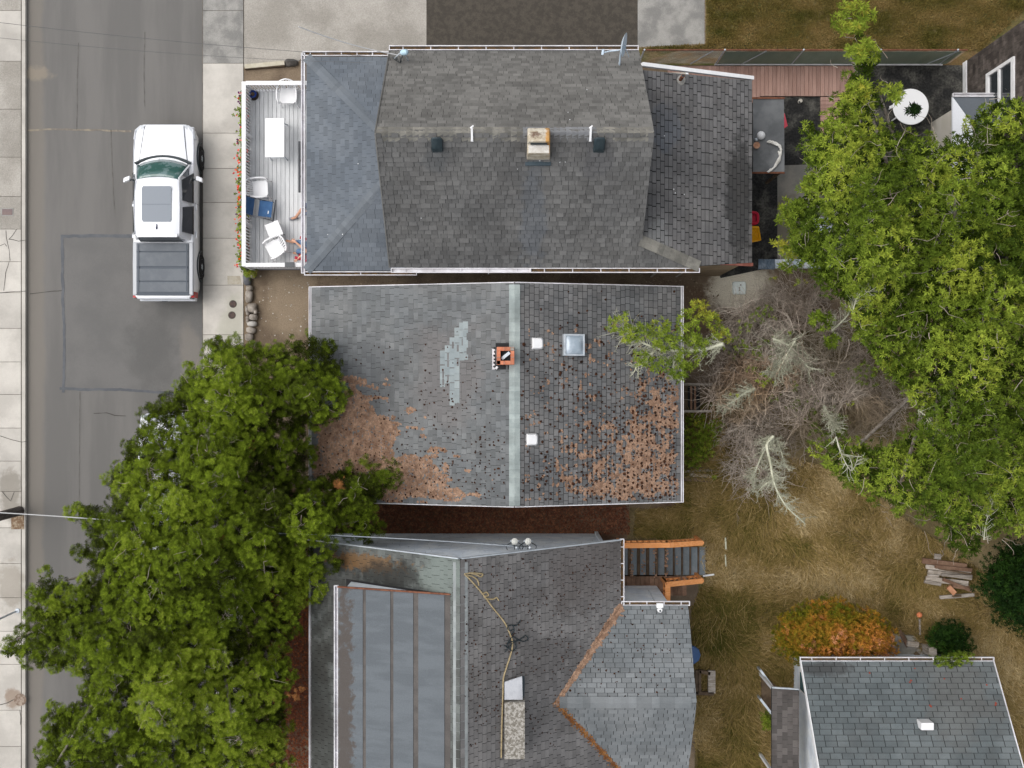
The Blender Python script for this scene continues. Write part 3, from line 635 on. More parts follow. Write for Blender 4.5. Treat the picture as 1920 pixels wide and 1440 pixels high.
# ---------------------------------------------------------------- house B: the worn gable with needles
B = thing('house', 'weathered grey gabled house with brown pine needle drifts and skylight on its roof', 'house', (0, 0, 0))
MB().box(-5.3, 4.4, -2.95, 2.35, 0, 3.15).build('wall', mat('grey siding', (.3, .3, .28)), B)
Bw = Plane((-5.72, 0, 3.12), (-1, 0), 1.5/5.79); Be = Plane((4.78, 0, 3.3), (1, 0), 1.32/4.71)
bW = [[(-5.72, -3.34), (.07, -3.34), (.07, 2.76), (-5.72, 2.76)]]; bE = [[(.07, -3.34), (4.78, -3.34), (4.78, 2.76), (.07, 2.76)]]
rb = MB(); blanket(rb, Bw, bW, th=.14); blanket(rb, Be, bE, th=.14); Rb = rb.build('roof', dark, B)
sb = Shingler(Rb, [r2w, r2e])
sb.slope(Bw, bW, 0, ex=.14, tw=.2, gap=.009, th=.012, wvar=.35, jit=.02, quota=0, cg=.008)
sb.slope(Bw, bW, 0, ex=.14, tw=.2, gap=.012, th=.018, quota=140, drop=.7, cg=.008)
sb.slope(Be, bE, 1, ex=.14, tw=.2, gap=.014, th=.012, quota=150, cg=.014)
sb.done()
caps(Rb, (.07, -3.32, 4.62), (.07, 2.74, 4.62), r2cap, w_=.30, step=.125, sag=.035)
me = None
for i, (c0, r0, r1_) in enumerate(((830, 663, 722), (839, 655, 722), (848, 640, 760), (857, 622, 760), (866, 612, 675), (873, 610, 668))):
    for r_ in np.arange(r0, r1_, 14.2):
        p = Bw.hit(c0, r_+random.uniform(-1, 1)); uu = Bw.uv(p); q = [(uu[0]-.1, uu[1]-.07), (uu[0]+.1, uu[1]-.07), (uu[0]+.1, uu[1]+.075), (uu[0]-.1, uu[1]+.075)]
        m2 = MB(); m2.slab([Bw.pt(a, b, .026-(b-q[0][1])*.06) for a, b in q], -Bw.n*.012); m2.build('replacement_shingle', r2patch, Rb)
for x, nm in ((-5.76, 'west'), (4.83, 'east')):
    gutter(B, (x, -3.36, 3.1 if x < 0 else 3.28), (x, 2.78, 3.1 if x < 0 else 3.28), w_=.055, clips=4, dirty=False)
for pl, x0, x1 in ((Bw, -5.72, .07), (Be, .07, 4.78)):
    for y in (-3.35, 2.77): MB().bar(pl.at(x0, y)-Vector((0, 0, .05)), pl.at(x1, y)-Vector((0, 0, .05)), .025, .12).build('rake_board', gutw, B)
# brick chimney
p = Bw.hit(948, 668); cx, cy, cz = p.x, p.y, p.z+.0
def brick_stack(par, cx, cy, z0, z1, sx, sy, name='chimney', bl=.2, bh=.067, wall_=.1):
    core = MB()
    for x0, x1, y0, y1 in ((-sx, sx, -sy, -sy+wall_), (-sx, sx, sy-wall_, sy), (-sx, -sx+wall_, -sy+wall_, sy-wall_), (sx-wall_, sx, -sy+wall_, sy-wall_)):
        core.box(cx+x0+.008, cx+x1-.008, cy+y0+.008, cy+y1-.008, z0, z1-.012)
    cobj = core.build(name, mortar, par); z = z0; k = 0; n = 0
    while z < z1-bh*.5:
        zt = min(z+bh, z1)
        for side in range(4):
            half = sx if side % 2 == 0 else sy; other = sy if side % 2 == 0 else sx
            off = 0 if k % 2 else .1; t = -half+(0 if k % 2 else wall_)
            while t < half-.03:
                e = min(t+.195, half-(0 if k % 2 == 0 else wall_)+.0)
                if e-t > .03:
                    a = [t+.005, e-.005, -other, -other+wall_]; 
                    if side == 0: bb = (cx+a[0], cx+a[1], cy+a[2], cy+a[3])
                    elif side == 2: bb = (cx+a[0], cx+a[1], cy-a[3], cy-a[2])
                    elif side == 1: bb = (cx-a[3], cx-a[2], cy+a[0], cy+a[1])
                    else: bb = (cx+a[2], cx+a[3], cy+a[0], cy+a[1])
                    MB().box(*bb, z+.005, zt-.003).build('brick', brick, par); n += 1
                t += .2
        z += bh+.008; k += 1
    return cobj
# the chimney is a thing with its bricks as parts, built into the house roof
chB = thing('chimney', 'small orange brick chimney beside the pale ridge of the worn roof', 'chimney', (cx, cy, cz))
brick_stack(chB, cx, cy, cz-.1, cz+.62, .235, .235)
MB().box(cx-.13, cx+.13, cy-.13, cy+.13, cz, cz+.3).build('flue_dark', blackm, chB)
M_ = Matrix.Rotation(R(38), 3, 'Z'); MB().add([M_@Vector(v)+Vector((cx, cy, cz+.55)) for v in [(-.14, -.04, -.1), (.14, -.04, .0), (.14, .04, .0), (-.14, .04, -.1), (-.14, -.04, -.05), (.14, -.04, .05), (.14, .04, .05), (-.14, .04, -.05)]], [(0, 3, 2, 1), (4, 5, 6, 7), (0, 1, 5, 4), (1, 2, 6, 5), (2, 3, 7, 6), (3, 0, 4, 7)]).build('damper_plate', galv, chB)
f_ = MB(); f_.bar((cx-.33, cy-.36, Bw.z(cx-.33, 0)+.04), (cx-.33, cy+.2, Bw.z(cx-.33, 0)+.04), .07, .02); f_.bar((cx-.27, cy-.3, Bw.z(cx-.3, 0)+.05), (cx-.22, cy-.33, Bw.z(cx-.2, 0)+.05), .08, .02); f_.build('flashing', gutw, chB)
f_ = MB()
for t in range(6): f_.bar((cx-.33+.04*random.random(), cy-.3+t*.1, Bw.z(cx-.3, 0)+.052), (cx-.3, cy-.26+t*.1, Bw.z(cx-.3, 0)+.052), .05, .012)
f_.build('tar_dabs', dark, chB, kind='stuff')
for y_, w_ in ((-.30, .12), (.30, .12)): MB().bar((cx-.27, cy+y_, Bw.z(cx-.27, 0)+.035), (cx+.26, cy+y_, Bw.z(cx+.1, 0)+.035), w_, .02).build('tar_patch', dark, chB)
# white box vents, skylight
for px, py in ((1008, 644), (998, 824)):
    p = Be.hit(px, py); g = MB()
    g.loft([[p+Vector((x*w_, y*w_, h-Be.s*x*w_)) for x, y in ((-1, -1), (.7, -1), (1, -.7), (1, .7), (.7, 1), (-1, 1))] for w_, h in ((.165, .0), (.155, .06), (.13, .13))]); g.build('box_vent', white, Rb, bevel=.015, smooth=True)
pc = Be.hit(1074, 647)
def on(pl, c, a, b, h): u0, v0 = pl.uv(c); return pl.pt(u0+a, v0+b, h)
sk_ = thing('skylight', 'square framed skylight with grey bubble pane on the worn roof', 'skylight', pc)
fr = MB(); hw = .30
for (a0, a1, b0, b1) in ((-hw, hw, -hw, -hw+.05), (-hw, hw, hw-.05, hw), (-hw, -hw+.05, -hw+.05, hw-.05), (hw-.05, hw, -hw+.05, hw-.05)):
    fr.slab([on(Be, pc, a0, b0, .16), on(Be, pc, a1, b0, .16), on(Be, pc, a1, b1, .16), on(Be, pc, a0, b1, .16)], -Be.n*.18)
fr.build('frame', galv, sk_, bevel=.006)
gm = MB(); n = 10; vs = []; fs = []
for i in range(n+1):
    for j in range(n+1):
        a = -.25+.5*i/n; b = -.25+.5*j/n; h = .13+.09*(1-(a/.25)**4)*(1-(b/.25)**4); vs.append(on(Be, pc, a, b, h))
for i in range(n):
    for j in range(n): q = i*(n+1)+j; fs.append((q, q+1, q+n+2, q+n+1))
gm.add(vs, fs); gm.build('bubble_pane', mat('milky acrylic', (.30, .36, .42), (.42, .48, .54), ns=3, rough=.15, speck=0, spec=.6), sk_, smooth=True)
# drifts of needles, cone clumps on the shingles
def roofpts(pl, px, py): 
    k = np.stack([(px-960)/F, (720-py)/F, -np.ones_like(px)], -1); n_ = np.array(pl.n); o = np.array([0, 0, H]); t = ((np.array(pl.O)-o)@n_)/(k@n_); return o+k*t[:, None]
def flakes(pl, pts, rad, name, m, par, h=.022, sides=6, flat=True):
    N = len(pts); u = np.array(pl.u); v = np.array(pl.v); n_ = np.array(pl.n); a = np.arange(sides)*2*math.pi/sides
    rr = rad[:, None]*rng.uniform(.45, 1.25, (N, sides)); ph = rng.uniform(0, 6.28, N)[:, None]
    hh = (h+rng.uniform(0, .006, N))[:, None, None]*n_
    ring = pts[:, None]+hh+rr[..., None]*(np.cos(a+ph)[..., None]*u+np.sin(a+ph)[..., None]*v)-n_*.008
    c = pts[:, None]+hh+(0 if flat else 1)*n_*rad[:, None, None]*.7+n_*.004
    V = np.concatenate([c, ring], 1); t = np.array([(0, 1+i, 1+(i+1) % sides) for i in range(sides)])
    return npmesh(name, V.reshape(-1, 3), (t[None]+(np.arange(N)*(sides+1))[:, None, None]).reshape(-1, 3), m, par, kind='stuff')
nl = thing('needle_litter', 'brown drifts of fallen pine needles and cones on the worn gabled roof', 'pine litter', (0, 0, 4), group=None)
pw = [(652, 715), (668, 722), (690, 745), (712, 790), (735, 818), (742, 850), (800, 850), (815, 870), (855, 925), (852, 938), (590, 938), (590, 790), (640, 760)]
X = rng.uniform(586, 950, 26000); Y = rng.uniform(700, 942, 26000); ins = inpoly(X, Y, pw); ed = edged(X, Y, pw)
nz = fbm(X/22, Y/9, 3); keep = (ins & (nz+ed/45 > .46)) | (~ins & (ed < 95) & (nz > .56+ed/260) & (Y > 705))
flakes(Bw, roofpts(Bw, X[keep], Y[keep]), rng.uniform(.02, .05, keep.sum()), 'needle_drift', needle, nl)
X = rng.uniform(985, 1272, 110000); Y = rng.uniform(600, 938, 110000)
den = np.clip((X-1000)/230, 0, 1)*np.clip((Y-690)/150, 0, 1)*.75+np.clip((Y-800)/120, 0, 1)*.22+np.clip((X-1170)/60, 0, 1)*np.clip((Y-650)/60, 0, 1)*.3+.12
den = np.minimum(den, .95)*np.clip((1276-X)/18, .5, 1)*np.clip((945-Y)/25, .3, 1)
gx = np.abs(((X-985)/8.6) % 1-.5)*2; nz = .75*fbm(X/9, Y/9, 11, 3)+.25*fbm(X/40, Y/40, 12, 2)+.10*(gx > .55)-.03
keep = nz > .785-den*.36; keep &= np.random.default_rng(1).uniform(size=len(X)) < .6
flakes(Be, roofpts(Be, X[keep], Y[keep]), rng.uniform(.012, .032, keep.sum()), 'needle_drift', needle, nl)
def dots(pl, x0, x1, y0, y1, cw, rh, prob, name, rad=(.018, .036)):
    xs = []; ys_ = []
    for i, x in enumerate(np.arange(x0, x1, cw)):
        for y in np.arange(y0, y1, rh):
            yy = y+(rh/2 if i % 2 else 0)+random.gauss(0, 2.0); xx = x+random.gauss(0, 1.4)
            if random.random() < prob(xx, yy): xs.append(xx); ys_.append(yy)
    pts = roofpts(pl, np.array(xs), np.array(ys_)); flakes(pl, pts, rng.uniform(*rad, len(xs)), name, cone, nl, h=.03, sides=6, flat=False)
dots(Be, 980, 1272, 545, 940, 8.6, 7.2, lambda x, y: .04+.70*min(1, max(0, (y-560)/330))**1.2*(.35+.65*min(1, (x-980)/150))+(.25 if x > 1180 and y > 590 else 0), 'cone_clumps', (.024, .05))
dots(Bw, 600, 950, 620, 940, 8.6, 7.2, lambda x, y: (.05+.45*max(0, (y-640)/300))*(1 if x < 900 or y > 800 else .3), 'cone_clumps', (.017, .036))
# ---------------------------------------------------------------- front deck of house A (a part of the house: it is fixed to it)
DX0, DX1, DY0, DY1, DZ = -7.95, -3.02, 3.53, 8.92, .90
dk = thing('deck', 'raised pale grey plank deck with white baluster railing beside the pavement', 'deck', (-6, 6, .9))
MB().box(DX0+.02, DX1, DY0+.02, DY1-.02, .12, .86).build('deck_base', mat('deck skirt', (.30, .31, .36), (.36, .37, .42), ns=2), dk)
n = 38; wdt = (DX1-DX0)/n
for i in range(n): MB().box(DX0+i*wdt+.005, DX0+(i+1)*wdt-.005, DY0, DY1, .865, DZ+random.uniform(-.002, .002)).build('deck_board', deckm, dk)
rz = DZ+.95
for a, b in (((DX0, DY0-.04, rz), (DX0, DY1+.04, rz)), ((DX0+.06, DY1, rz+.003), (-5.6, DY1, rz+.003)), ((DX0+.06, DY0, rz+.003), (-5.4, DY0, rz+.003))):
    MB().bar(a, b, .125, .04).build('top_rail', white, dk, bevel=.008)
    a2 = Vector(a)-Vector((0, 0, .86)); b2 = Vector(b)-Vector((0, 0, .86)); MB().bar(a2, b2, .045, .07).build('bottom_rail', white, dk)
for y in np.arange(DY0+.07, DY1-.03, .094): MB().box(DX0-.02, DX0+.02, y-.018, y+.018, DZ+.05, rz-.02).build('baluster', white, dk)
for y in (DY0, DY1):
    for x in np.arange(DX0+.1, -5.5, .094): MB().box(x-.018, x+.018, y-.02, y+.02, DZ+.05, rz-.02).build('baluster', white, dk)
for x, y in ((DX0, DY0), (DX0, DY1), (DX0, 6.2), (DX0, 4.8), (DX0, 7.5), (-6.0, DY0)): MB().box(x-.045, x+.045, y-.045, y+.045, .5, rz+.01).build('post', white, dk)
MB().bar((-6.72, DY0, rz+.05), (-6.45, DY0, rz+.05), .15, .06).build('rail_cover', mat('grey felt', (.12, .125, .13)), dk)
for x in (-5.6, -3.3):
    for y in (3.6, 6.2, 8.9): MB().box(x-.06, x+.06, y-.06, y+.06, .9, 3.2).build('porch_post', white, dk)
# flower boxes outside the rail
fV, fF = rosette(6, 1, .6, 0, 40)
for k, (y0, y1, lb) in enumerate(((3.45, 4.45, 'flower box of orange blooms at the street rail, the one beside the stone border end'), (4.5, 5.75, 'flower box of scarlet and orange blooms on the street rail beside the blue folding chair'),
    (5.8, 7.1, 'flower box with orange and few purple blooms level with the charcoal panels'), (7.15, 8.8, 'flower box of purple and sparse red blooms on the street rail by the blue pot'))):
    t = thing('flower_box', lb, 'flower box', (-8.1, (y0+y1)/2, 1.2), group='flower boxes hung along the street rail')
    MB().box(-8.17, -7.99, y0, y1, 1.02, 1.28).build('planter', mat('box green', (.05, .06, .03), (.1, .1, .05), ns=5), t)
    m = int((y1-y0)*55); pos = np.stack([rng.normal(-8.13, .07, m), rng.uniform(y0, y1, m), rng.uniform(1.3, 1.5, m)], 1)
    V, Fc, tt = scatter(fV, fF, pos, np.stack([rng.normal(-.2, .3, m), rng.normal(0, .3, m), np.ones(m)], 1), rng.uniform(.05, .08, m), rng.uniform(.3, .8, m)); npmesh('foliage', V, Fc, leafm, t, tt, kind='stuff')
    m = int((y1-y0)*(17 if k < 3 else 11)); pos = np.stack([rng.normal(-8.17, .06, m), rng.uniform(y0, y1, m), rng.uniform(1.44, 1.6, m)], 1)
    tt = rng.choice([.05, .45, .7, .85, .95], m, p=[.12, .13, .3, .25, .2] if k < 3 else [.55, .2, .15, .05, .05])
    V, Fc, tt = scatter(*rosette(7, 1, .8, 5, 50), pos, np.stack([rng.normal(-.2, .3, m), rng.normal(0, .3, m), np.ones(m)], 1), rng.uniform(.03, .055, m), tt); npmesh('flowers', V, Fc, flowm, t, tt, kind='stuff')
    m = int((y1-y0)*26); pos = np.stack([rng.normal(-8.02, .03, m), rng.uniform(y0, y1, m), rng.uniform(1.25, 1.5, m)], 1)
    V, Fc, tt = scatter(*rosette(7, 1, .8, 5, 50), pos, rng.normal(size=(m, 3))+[0, 0, 1], rng.uniform(.03, .06, m), rng.choice([.35, .7], m)); npmesh('flowers', V, Fc, flowm, t, tt, kind='stuff')
# plastic chairs
plast = mat('white plastic', (.82, .82, .83), rough=.35, speck=.02)
def monobloc(loc, rz_, label):
    t = thing('plastic_chair', label, 'chair', loc, rz_, 'white plastic armchairs on the deck', local=True)
    q = [(-.21, -.20), (.21, -.20), (.24, -.05), (.24, .20), (.17, .26), (-.17, .26), (-.24, .20), (-.24, -.05)]
    MB().prism(q, .405, .43).build('seat', plast, t, bevel=.01)
    b = MB(); pts = [Vector((.27*math.sin(a), -.26+.14*(math.cos(a)*-1+.35)-.02, .80-.10*abs(math.sin(a)))) for a in np.linspace(-1.35, 1.35, 11)]; b.tube(pts, .022, 6); b.build('back_rail', plast, t, smooth=True)
    for i, a in enumerate(np.linspace(-.95, .95, 7)): 
        MB().bar((.20*math.sin(a), -.19, .43), (.27*math.sin(a), -.26+.14*(-math.cos(a)+.35)-.02, .79-.10*abs(math.sin(a))), .034, .012, up=(0, 1, .3)).build('back_slat', plast, t)
    for s_ in (-1, 1):
        MB().tube([(s_*.26, -.22, .70), (s_*.29, -.05, .66), (s_*.29, .15, .64), (s_*.27, .24, .60), (s_*.25, .26, .42)], [.024, .028, .03, .026, .02], 6).build('armrest', plast, t, smooth=True)
        MB().tube([(s_*.20, -.19, .41), (s_*.27, -.30, 0)], [.025, .016], 6).build('leg', plast, t); MB().tube([(s_*.20, .20, .41), (s_*.27, .30, 0)], [.025, .016], 6).build('leg', plast, t)
    return t
monobloc(P(545, 184, .9), R(180), 'white plastic armchair alone against the far end rail of the deck')
monobloc(P(492, 358, .9), R(-88), 'white plastic armchair with its back to the street rail above the blue folding chair')
monobloc(P(522, 468, .9), R(118), 'white plastic armchair turned at an angle beside the small white table')
def table(loc, sx, sy, h, rz_, label, name='folding_table', leg=.02, legm=None):
    t = thing(name, label, 'table', loc, rz_, local=True)
    MB().box(-sx/2, sx/2, -sy/2, sy/2, h-.035, h).build('tabletop', plast, t, bevel=.015)
    for x in (-1, 1):
        for y in (-1, 1): MB().tube([(x*(sx/2-.08), y*(sy/2-.12), h-.03), (x*(sx/2-.05), y*(sy/2-.05), 0)], leg, 6).build('leg', legm or galv, t)
    for y in (-1, 1): MB().bar((-sx/2+.06, y*(sy/2-.1), .12), (sx/2-.06, y*(sy/2-.1), .12), .02, .02).build('leg_brace', legm or galv, t)
    return t
table(P(515, 258, 1.64), .58, 1.17, .74, 0, 'long white folding table standing in the middle of the deck').location.z = .9
table(P(513, 430, 1.4), .44, .46, .45, R(22), 'small square white side table between the blue folding chair and a white chair', 'side_table', .012, blackm).location.z = .9
t = thing('folding_chair', 'blue fabric folding chair on a dark frame at the street rail', 'chair', P(490, 394, .9), R(-97), local=True)
blue = mat('blue canvas', (.045, .11, .24), (.06, .14, .29), ns=6, speck=.2); greyf = mat('dark grey tube', (.08, .085, .10), rough=.4)
MB().box(-.24, .24, .02, .42, .42, .435).build('seat', blue, t, bevel=.005); MB().add([(-.25, -.12, .50), (.25, -.12, .50), (.25, -.32, .92), (-.25, -.32, .92)], [(0, 1, 2, 3)]).build('backrest', blue, t)
for s_ in (-1, 1):
    MB().tube([(s_*.27, -.10, .40), (s_*.27, -.33, .95)], .014, 6).build('back_upright', greyf, t); MB().bar((s_*.29, -.16, .64), (s_*.29, .32, .64), .05, .025).build('armrest', greyf, t)
    MB().tube([(s_*.27, .42, .43), (-s_*.27, .10, .03)], .012, 6).build('leg', greyf, t); MB().tube([(s_*.27, -.05, .43), (s_*.27, .36, .03)], .012, 6).build('leg', greyf, t)
MB().bar((-.36, .40, .03), (.36, .40, .03), .025, .02).build('foot_bar', greyf, t); MB().box(.05, .14, .30, .33, .434, .438).build('tag', white, t)
t = thing('flower_pot', 'small glossy blue plant pot in the upper corner of the deck', 'plant pot', P(476, 179, .9))
c0 = t.location; MB().lathe([(.08, 0), (.12, .14), (.125, .2), (.11, .2), (.10, .17), (.02, .165)], c0, 18).build('pot', mat('cobalt glaze', (.02, .05, .22), rough=.15, speck=0), t, smooth=True)
MB().lathe([(.10, .15), (.02, .19)], c0, 12).build('potting_soil', darkwood, t); MB().lathe([(.15, 0), (.16, .02), (.13, .02)], c0, 16).build('saucer', darkwood, t)
t = thing('shutter_panel', 'pair of long charcoal panels standing against the porch edge of the deck', 'panel', P(567, 313, .9))
for x in (561.5, 566.2, 570.9): 
    a = P(x, 265, 1.35); b = P(x, 361, 1.35); MB().bar(a, b, .062, .03).build('board', mat('charcoal board', (.065, .068, .075), (.085, .088, .095), ns=4), t)
MB().bar(B_(563, 300, 1.34, .92), P(563, 300, 1.34), .03, .03).build('support', darkwood, t); MB().bar(B_(563, 330, 1.34, .92), P(563, 330, 1.34), .03, .03).build('support', darkwood, t)
# people seated under the porch roof, feet and knees reaching out from it
skin = mat('skin', (.55, .30, .20), (.62, .36, .25), ns=9, rough=.5, speck=.05); denim = mat('denim', (.09, .16, .28), (.13, .21, .34), ns=12, speck=.25)
def skinned(name, verts, edges, rad, m, par, sub=2):
    me = bpy.data.meshes.new(name); off = wl(par); me.from_pydata([tuple(Vector(v)-off) for v in verts], edges, []); me.materials.append(m)
    o = link(name, me, par); sm_ = o.modifiers.new('skin', 'SKIN'); sm_.use_smooth_shade = True
    for i, d in enumerate(me.skin_vertices[0].data): d.radius = (rad[i], rad[i]) if not isinstance(rad[i], tuple) else rad[i]; d.use_root = (i == 0)
    s2 = o.modifiers.new('sub', 'SUBSURF'); s2.levels = sub; s2.render_levels = sub; return o
def seated(name, loc, face, label, shirt, foot, armout, hairc, trousers, shoe):
    t = thing(name, label, 'person', loc); L0 = Vector(loc); f = Vector((math.cos(face), math.sin(face), 0)); s_ = Vector((-f.y, f.x, 0)); U = Vector((0, 0, 1))
    q = lambda a, b, c: L0+f*a+s_*b+U*c
    V = [q(0, 0, .52), q(-.06, 0, .75), q(-.12, 0, .98), q(-.14, 0, 1.10), q(-.12, 0, 1.22), q(-.10, 0, 1.32)]; E = [(i, i+1) for i in range(5)]; Rr = [.15, .13, .15, .06, .085, .085]
    for k in (-1, 1):
        b = len(V); V += [q(.05, k*.10, .50), q(.42, k*.13, .52), Vector(foot[0 if k < 0 else 1])+Vector((0, 0, .08)), Vector(foot[0 if k < 0 else 1])+f*.17+Vector((0, 0, .04))]
        E += [(0, b), (b, b+1), (b+1, b+2), (b+2, b+3)]; Rr += [.09, .065, .042, .035]
        b = len(V); hnd = Vector(armout[0 if k < 0 else 1]); sh_ = q(-.12, k*.19, 1.0); el_ = sh_.lerp(hnd, .5)+Vector((0, 0, -.10))
        V += [sh_, el_, hnd]; E += [(2, b), (b, b+1), (b+1, b+2)]; Rr += [.055, .042, .028]
        h0 = hnd; dd = (hnd-el_).normalized(); ss_ = dd.cross(U).normalized()
        b2 = len(V); V.append(h0+dd*.07); E.append((b+2, b2)); Rr.append((.032, .018))
        for j in range(4):
            c = len(V); V += [h0+dd*.10+ss_*(j-1.5)*.02, h0+dd*(.15-.008*abs(j-1.4))+ss_*(j-1.5)*.023-U*.02]; E += [(b2, c), (c, c+1)]; Rr += [.009, .007]
        c = len(V); V += [h0+dd*.06+ss_*.045*k, h0+dd*.10+ss_*.06*k-U*.01]; E += [(b+2, c), (c, c+1)]; Rr += [.010, .008]
    skinned('body', V, E, Rr, skin, t)
    skinned('shirt', [q(0, 0, .50), q(-.06, 0, .75), q(-.12, 0, .98), q(-.12, -.2, 1.0), q(-.12, .2, 1.0), V[10].lerp(V[11], .6) if 0 else q(-.02, -.26, .86), q(-.02, .26, .86)], [(0, 1), (1, 2), (2, 3), (2, 4), (3, 5), (4, 6)], [.165, .145, .16, .075, .075, .062, .062], shirt, t)
    vs = [q(-.02, 0, .50)]; es = []; rs = [.165]
    for k in (-1, 1): b = len(vs); ft = Vector(foot[0 if k < 0 else 1]); kn = q(.42, k*.13, .52); vs += [q(.05, k*.10, .50), kn, kn.lerp(ft, .75 if trousers == denim else .1)]; es += [(0, b), (b, b+1), (b+1, b+2)]; rs += [.105, .08, .062]
    skinned('trousers', vs, es, rs, trousers, t)
    hd = q(-.10, 0, 1.30); MB().ball(hd+f*-.015+U*.03, .108, 12, 8).build('hair', hairc, t, smooth=True)
    MB().ball(hd+f*.095, .018, 6, 4).build('nose', skin, t)
    for k in (-1, 1): MB().ball(hd+f*.078+s_*k*.035+U*.015, .012, 6, 4).build('eye', blackm, t); MB().ball(hd+s_*k*.09, .022, 6, 4).build('ear', skin, t)
    for k in (0, 1):
        ft = Vector(foot[k]); 
        if shoe: MB().loft([[ft+f*a+s_*(w_*math.cos(th))+U*max(0.0, .04+h*math.sin(th)) for th in np.linspace(0, 2*math.pi, 10, endpoint=False)] for a, w_, h in ((-.07, .035, .04), (0, .045, .06), (.1, .052, .05), (.2, .04, .03))]).build('shoe', shoe, t, smooth=True)
    return t
sx = P(563, 470, 1.4)
seated('person', (-5.98, 4.02, .9), R(165), 'person in blue jeans sitting in the red folding chair under the porch edge', mat('red shirt', (.4, .03, .06)), [(-6.72, 4.32, .93), (-6.5, 3.95, .93)], [(-6.42, 3.75, 1.52), (-6.5, 4.26, 1.50)], darkwood, denim, None)
seated('person', (-5.78, 5.32, .9), R(192), 'person with a grey shoe stretching one leg out from under the porch roof', mat('grey shirt', (.25, .25, .27)), [(-6.58, 5.05, .93), (-6.15, 5.4, .93)], [(-5.6, 5.0, 1.4), (-5.6, 5.6, 1.4)], darkwood, mat('blue shorts', (.1, .12, .2)), mat('grey shoe', (.33, .34, .37), (.18, .18, .2), ns=20))
t = thing('folding_chair', 'red fabric folding armchair half hidden under the porch roof', 'chair', (-6.02, 3.98, .9), R(75), local=True)
redf = mat('red canvas', (.33, .015, .035), (.45, .03, .05), ns=7)
MB().box(-.25, .25, -.05, .36, .40, .43).build('seat', redf, t); MB().add([(-.25, -.08, .42), (.25, -.08, .42), (.25, -.25, .95), (-.25, -.25, .95)], [(0, 1, 2, 3)]).build('backrest', redf, t)
for s_ in (-1, 1):
    MB().bar((s_*.31, -.15, .62), (s_*.31, .42, .64), .08, .02).build('armrest', redf, t); MB().tube([(s_*.31, .42, .66), (s_*.31, .44, 0)], .012, 6).build('leg', galv, t); MB().tube([(s_*.31, -.15, .66), (s_*.31, -.2, 0)], .012, 6).build('leg', galv, t)

# satellite dish on the eave
p = P(1160, 97, 5.6); dishm = mat('pale blue dish', (.46, .56, .66), (.52, .61, .70), ns=4, rough=.4, speck=.04)
t = thing('satellite_dish', 'pale blue satellite dish with feed arm on the eave of the long grey house', 'dish', p)
M_ = Matrix.Rotation(R(-12), 3, 'Z')@Matrix.Rotation(R(78), 3, 'Y')
MB().lathe([(.002, 0), (.12, .012), (.22, .04), (.30, .075), (.31, .08), (.30, .082), (.2, .05), (.1, .025), (.002, .015)], p+Vector((.05, .12, .25)), 24, M_).build('reflector', dishm, t, smooth=True)
MB().tube([p+Vector((0.0, .0, .15)), p+Vector((-.25, -.02, .12)), p+Vector((-.42, -.06, .12))], .018, 6).build('feed_arm', dishm, t); MB().bar(p+Vector((-.44, -.12, .12)), p+Vector((-.42, .02, .14)), .06, .06).build('receiver', dishm, t, bevel=.01)
MB().tube([p+Vector((.06, -.3, -.5)), p+Vector((.05, -.1, -.1)), p+Vector((.05, 0, .25))], .025, 8).build('mast', dishm, t); MB().box(p.x-.05, p.x+.15, p.y-.35, p.y-.22, p.z-.72, p.z-.5).build('foot', dishm, t)
MB().tube([p+Vector((.12, .12, .25)), p+Vector((.3, -.05, -.3))], .012, 6).build('strut', dishm, t)

# ---------------------------------------------------------------- vehicles
carw = mat('white car paint', (.74, .75, .78), rough=.22, coat=.8, speck=0, spec=.5)
silv = mat('shaded silver paint', (.62, .64, .68), rough=.25, coat=.7, speck=0)
tyre = mat('tyre rubber', (.018, .018, .019), rough=.9, speck=.2); rim = mat('dark alloy', (.12, .12, .13), rough=.3, metal=.8, speck=0)
cglass = mat('tinted car glass', (.012, .016, .018), rough=.03, spec=.9, speck=0, coat=.5); wglass = mat('green windscreen', (.02, .085, .075), (.10, .17, .17), ns=4, rough=.05, spec=.9, speck=0, coat=.6, lo=.5, hi=.6)
tonn = mat('grey tonneau cover', (.125, .138, .155), (.145, .158, .175), ns=3, rough=.6, speck=.12); tseam = mat('tonneau seam', (.085, .098, .118), rough=.6); roofgl = mat('grey roof panel', (.165, .19, .225), rough=.25, speck=.06, coat=.3)
def ring(y, pts):                            # half profile (x, z) mirrored
    return [Vector((x, y, z)) for x, z in pts]+[Vector((-x, y, z)) for x, z in reversed(pts)]
def wheel(par, x, y, r=.38, w_=.26):
    s_ = 1 if x > 0 else -1; M_ = Matrix.Rotation(R(90), 3, 'Y')
    wh = MB().lathe([(r*.62, -w_/2), (r*.93, -w_/2), (r, -w_*.35), (r, w_*.35), (r*.93, w_/2), (r*.62, w_/2)], (x, y, r), 24, M_).build('wheel', tyre, par, smooth=True)
    MB().lathe([(r*.12, -.02), (r*.14, .03), (r*.55, .01), (r*.64, .05), (r*.64, -.05)], (x+s_*w_*.36, y, r), 20, M_).build('rim', rim, wh)
    sp = MB()
    for k in range(6): a = k*math.pi/3; sp.bar((x+s_*w_*.46, y, r), (x+s_*w_*.42, y+math.cos(a)*r*.6, r+math.sin(a)*r*.6), .05, .03, up=(1, 0, 0))
    sp.build('spokes', galv, wh)
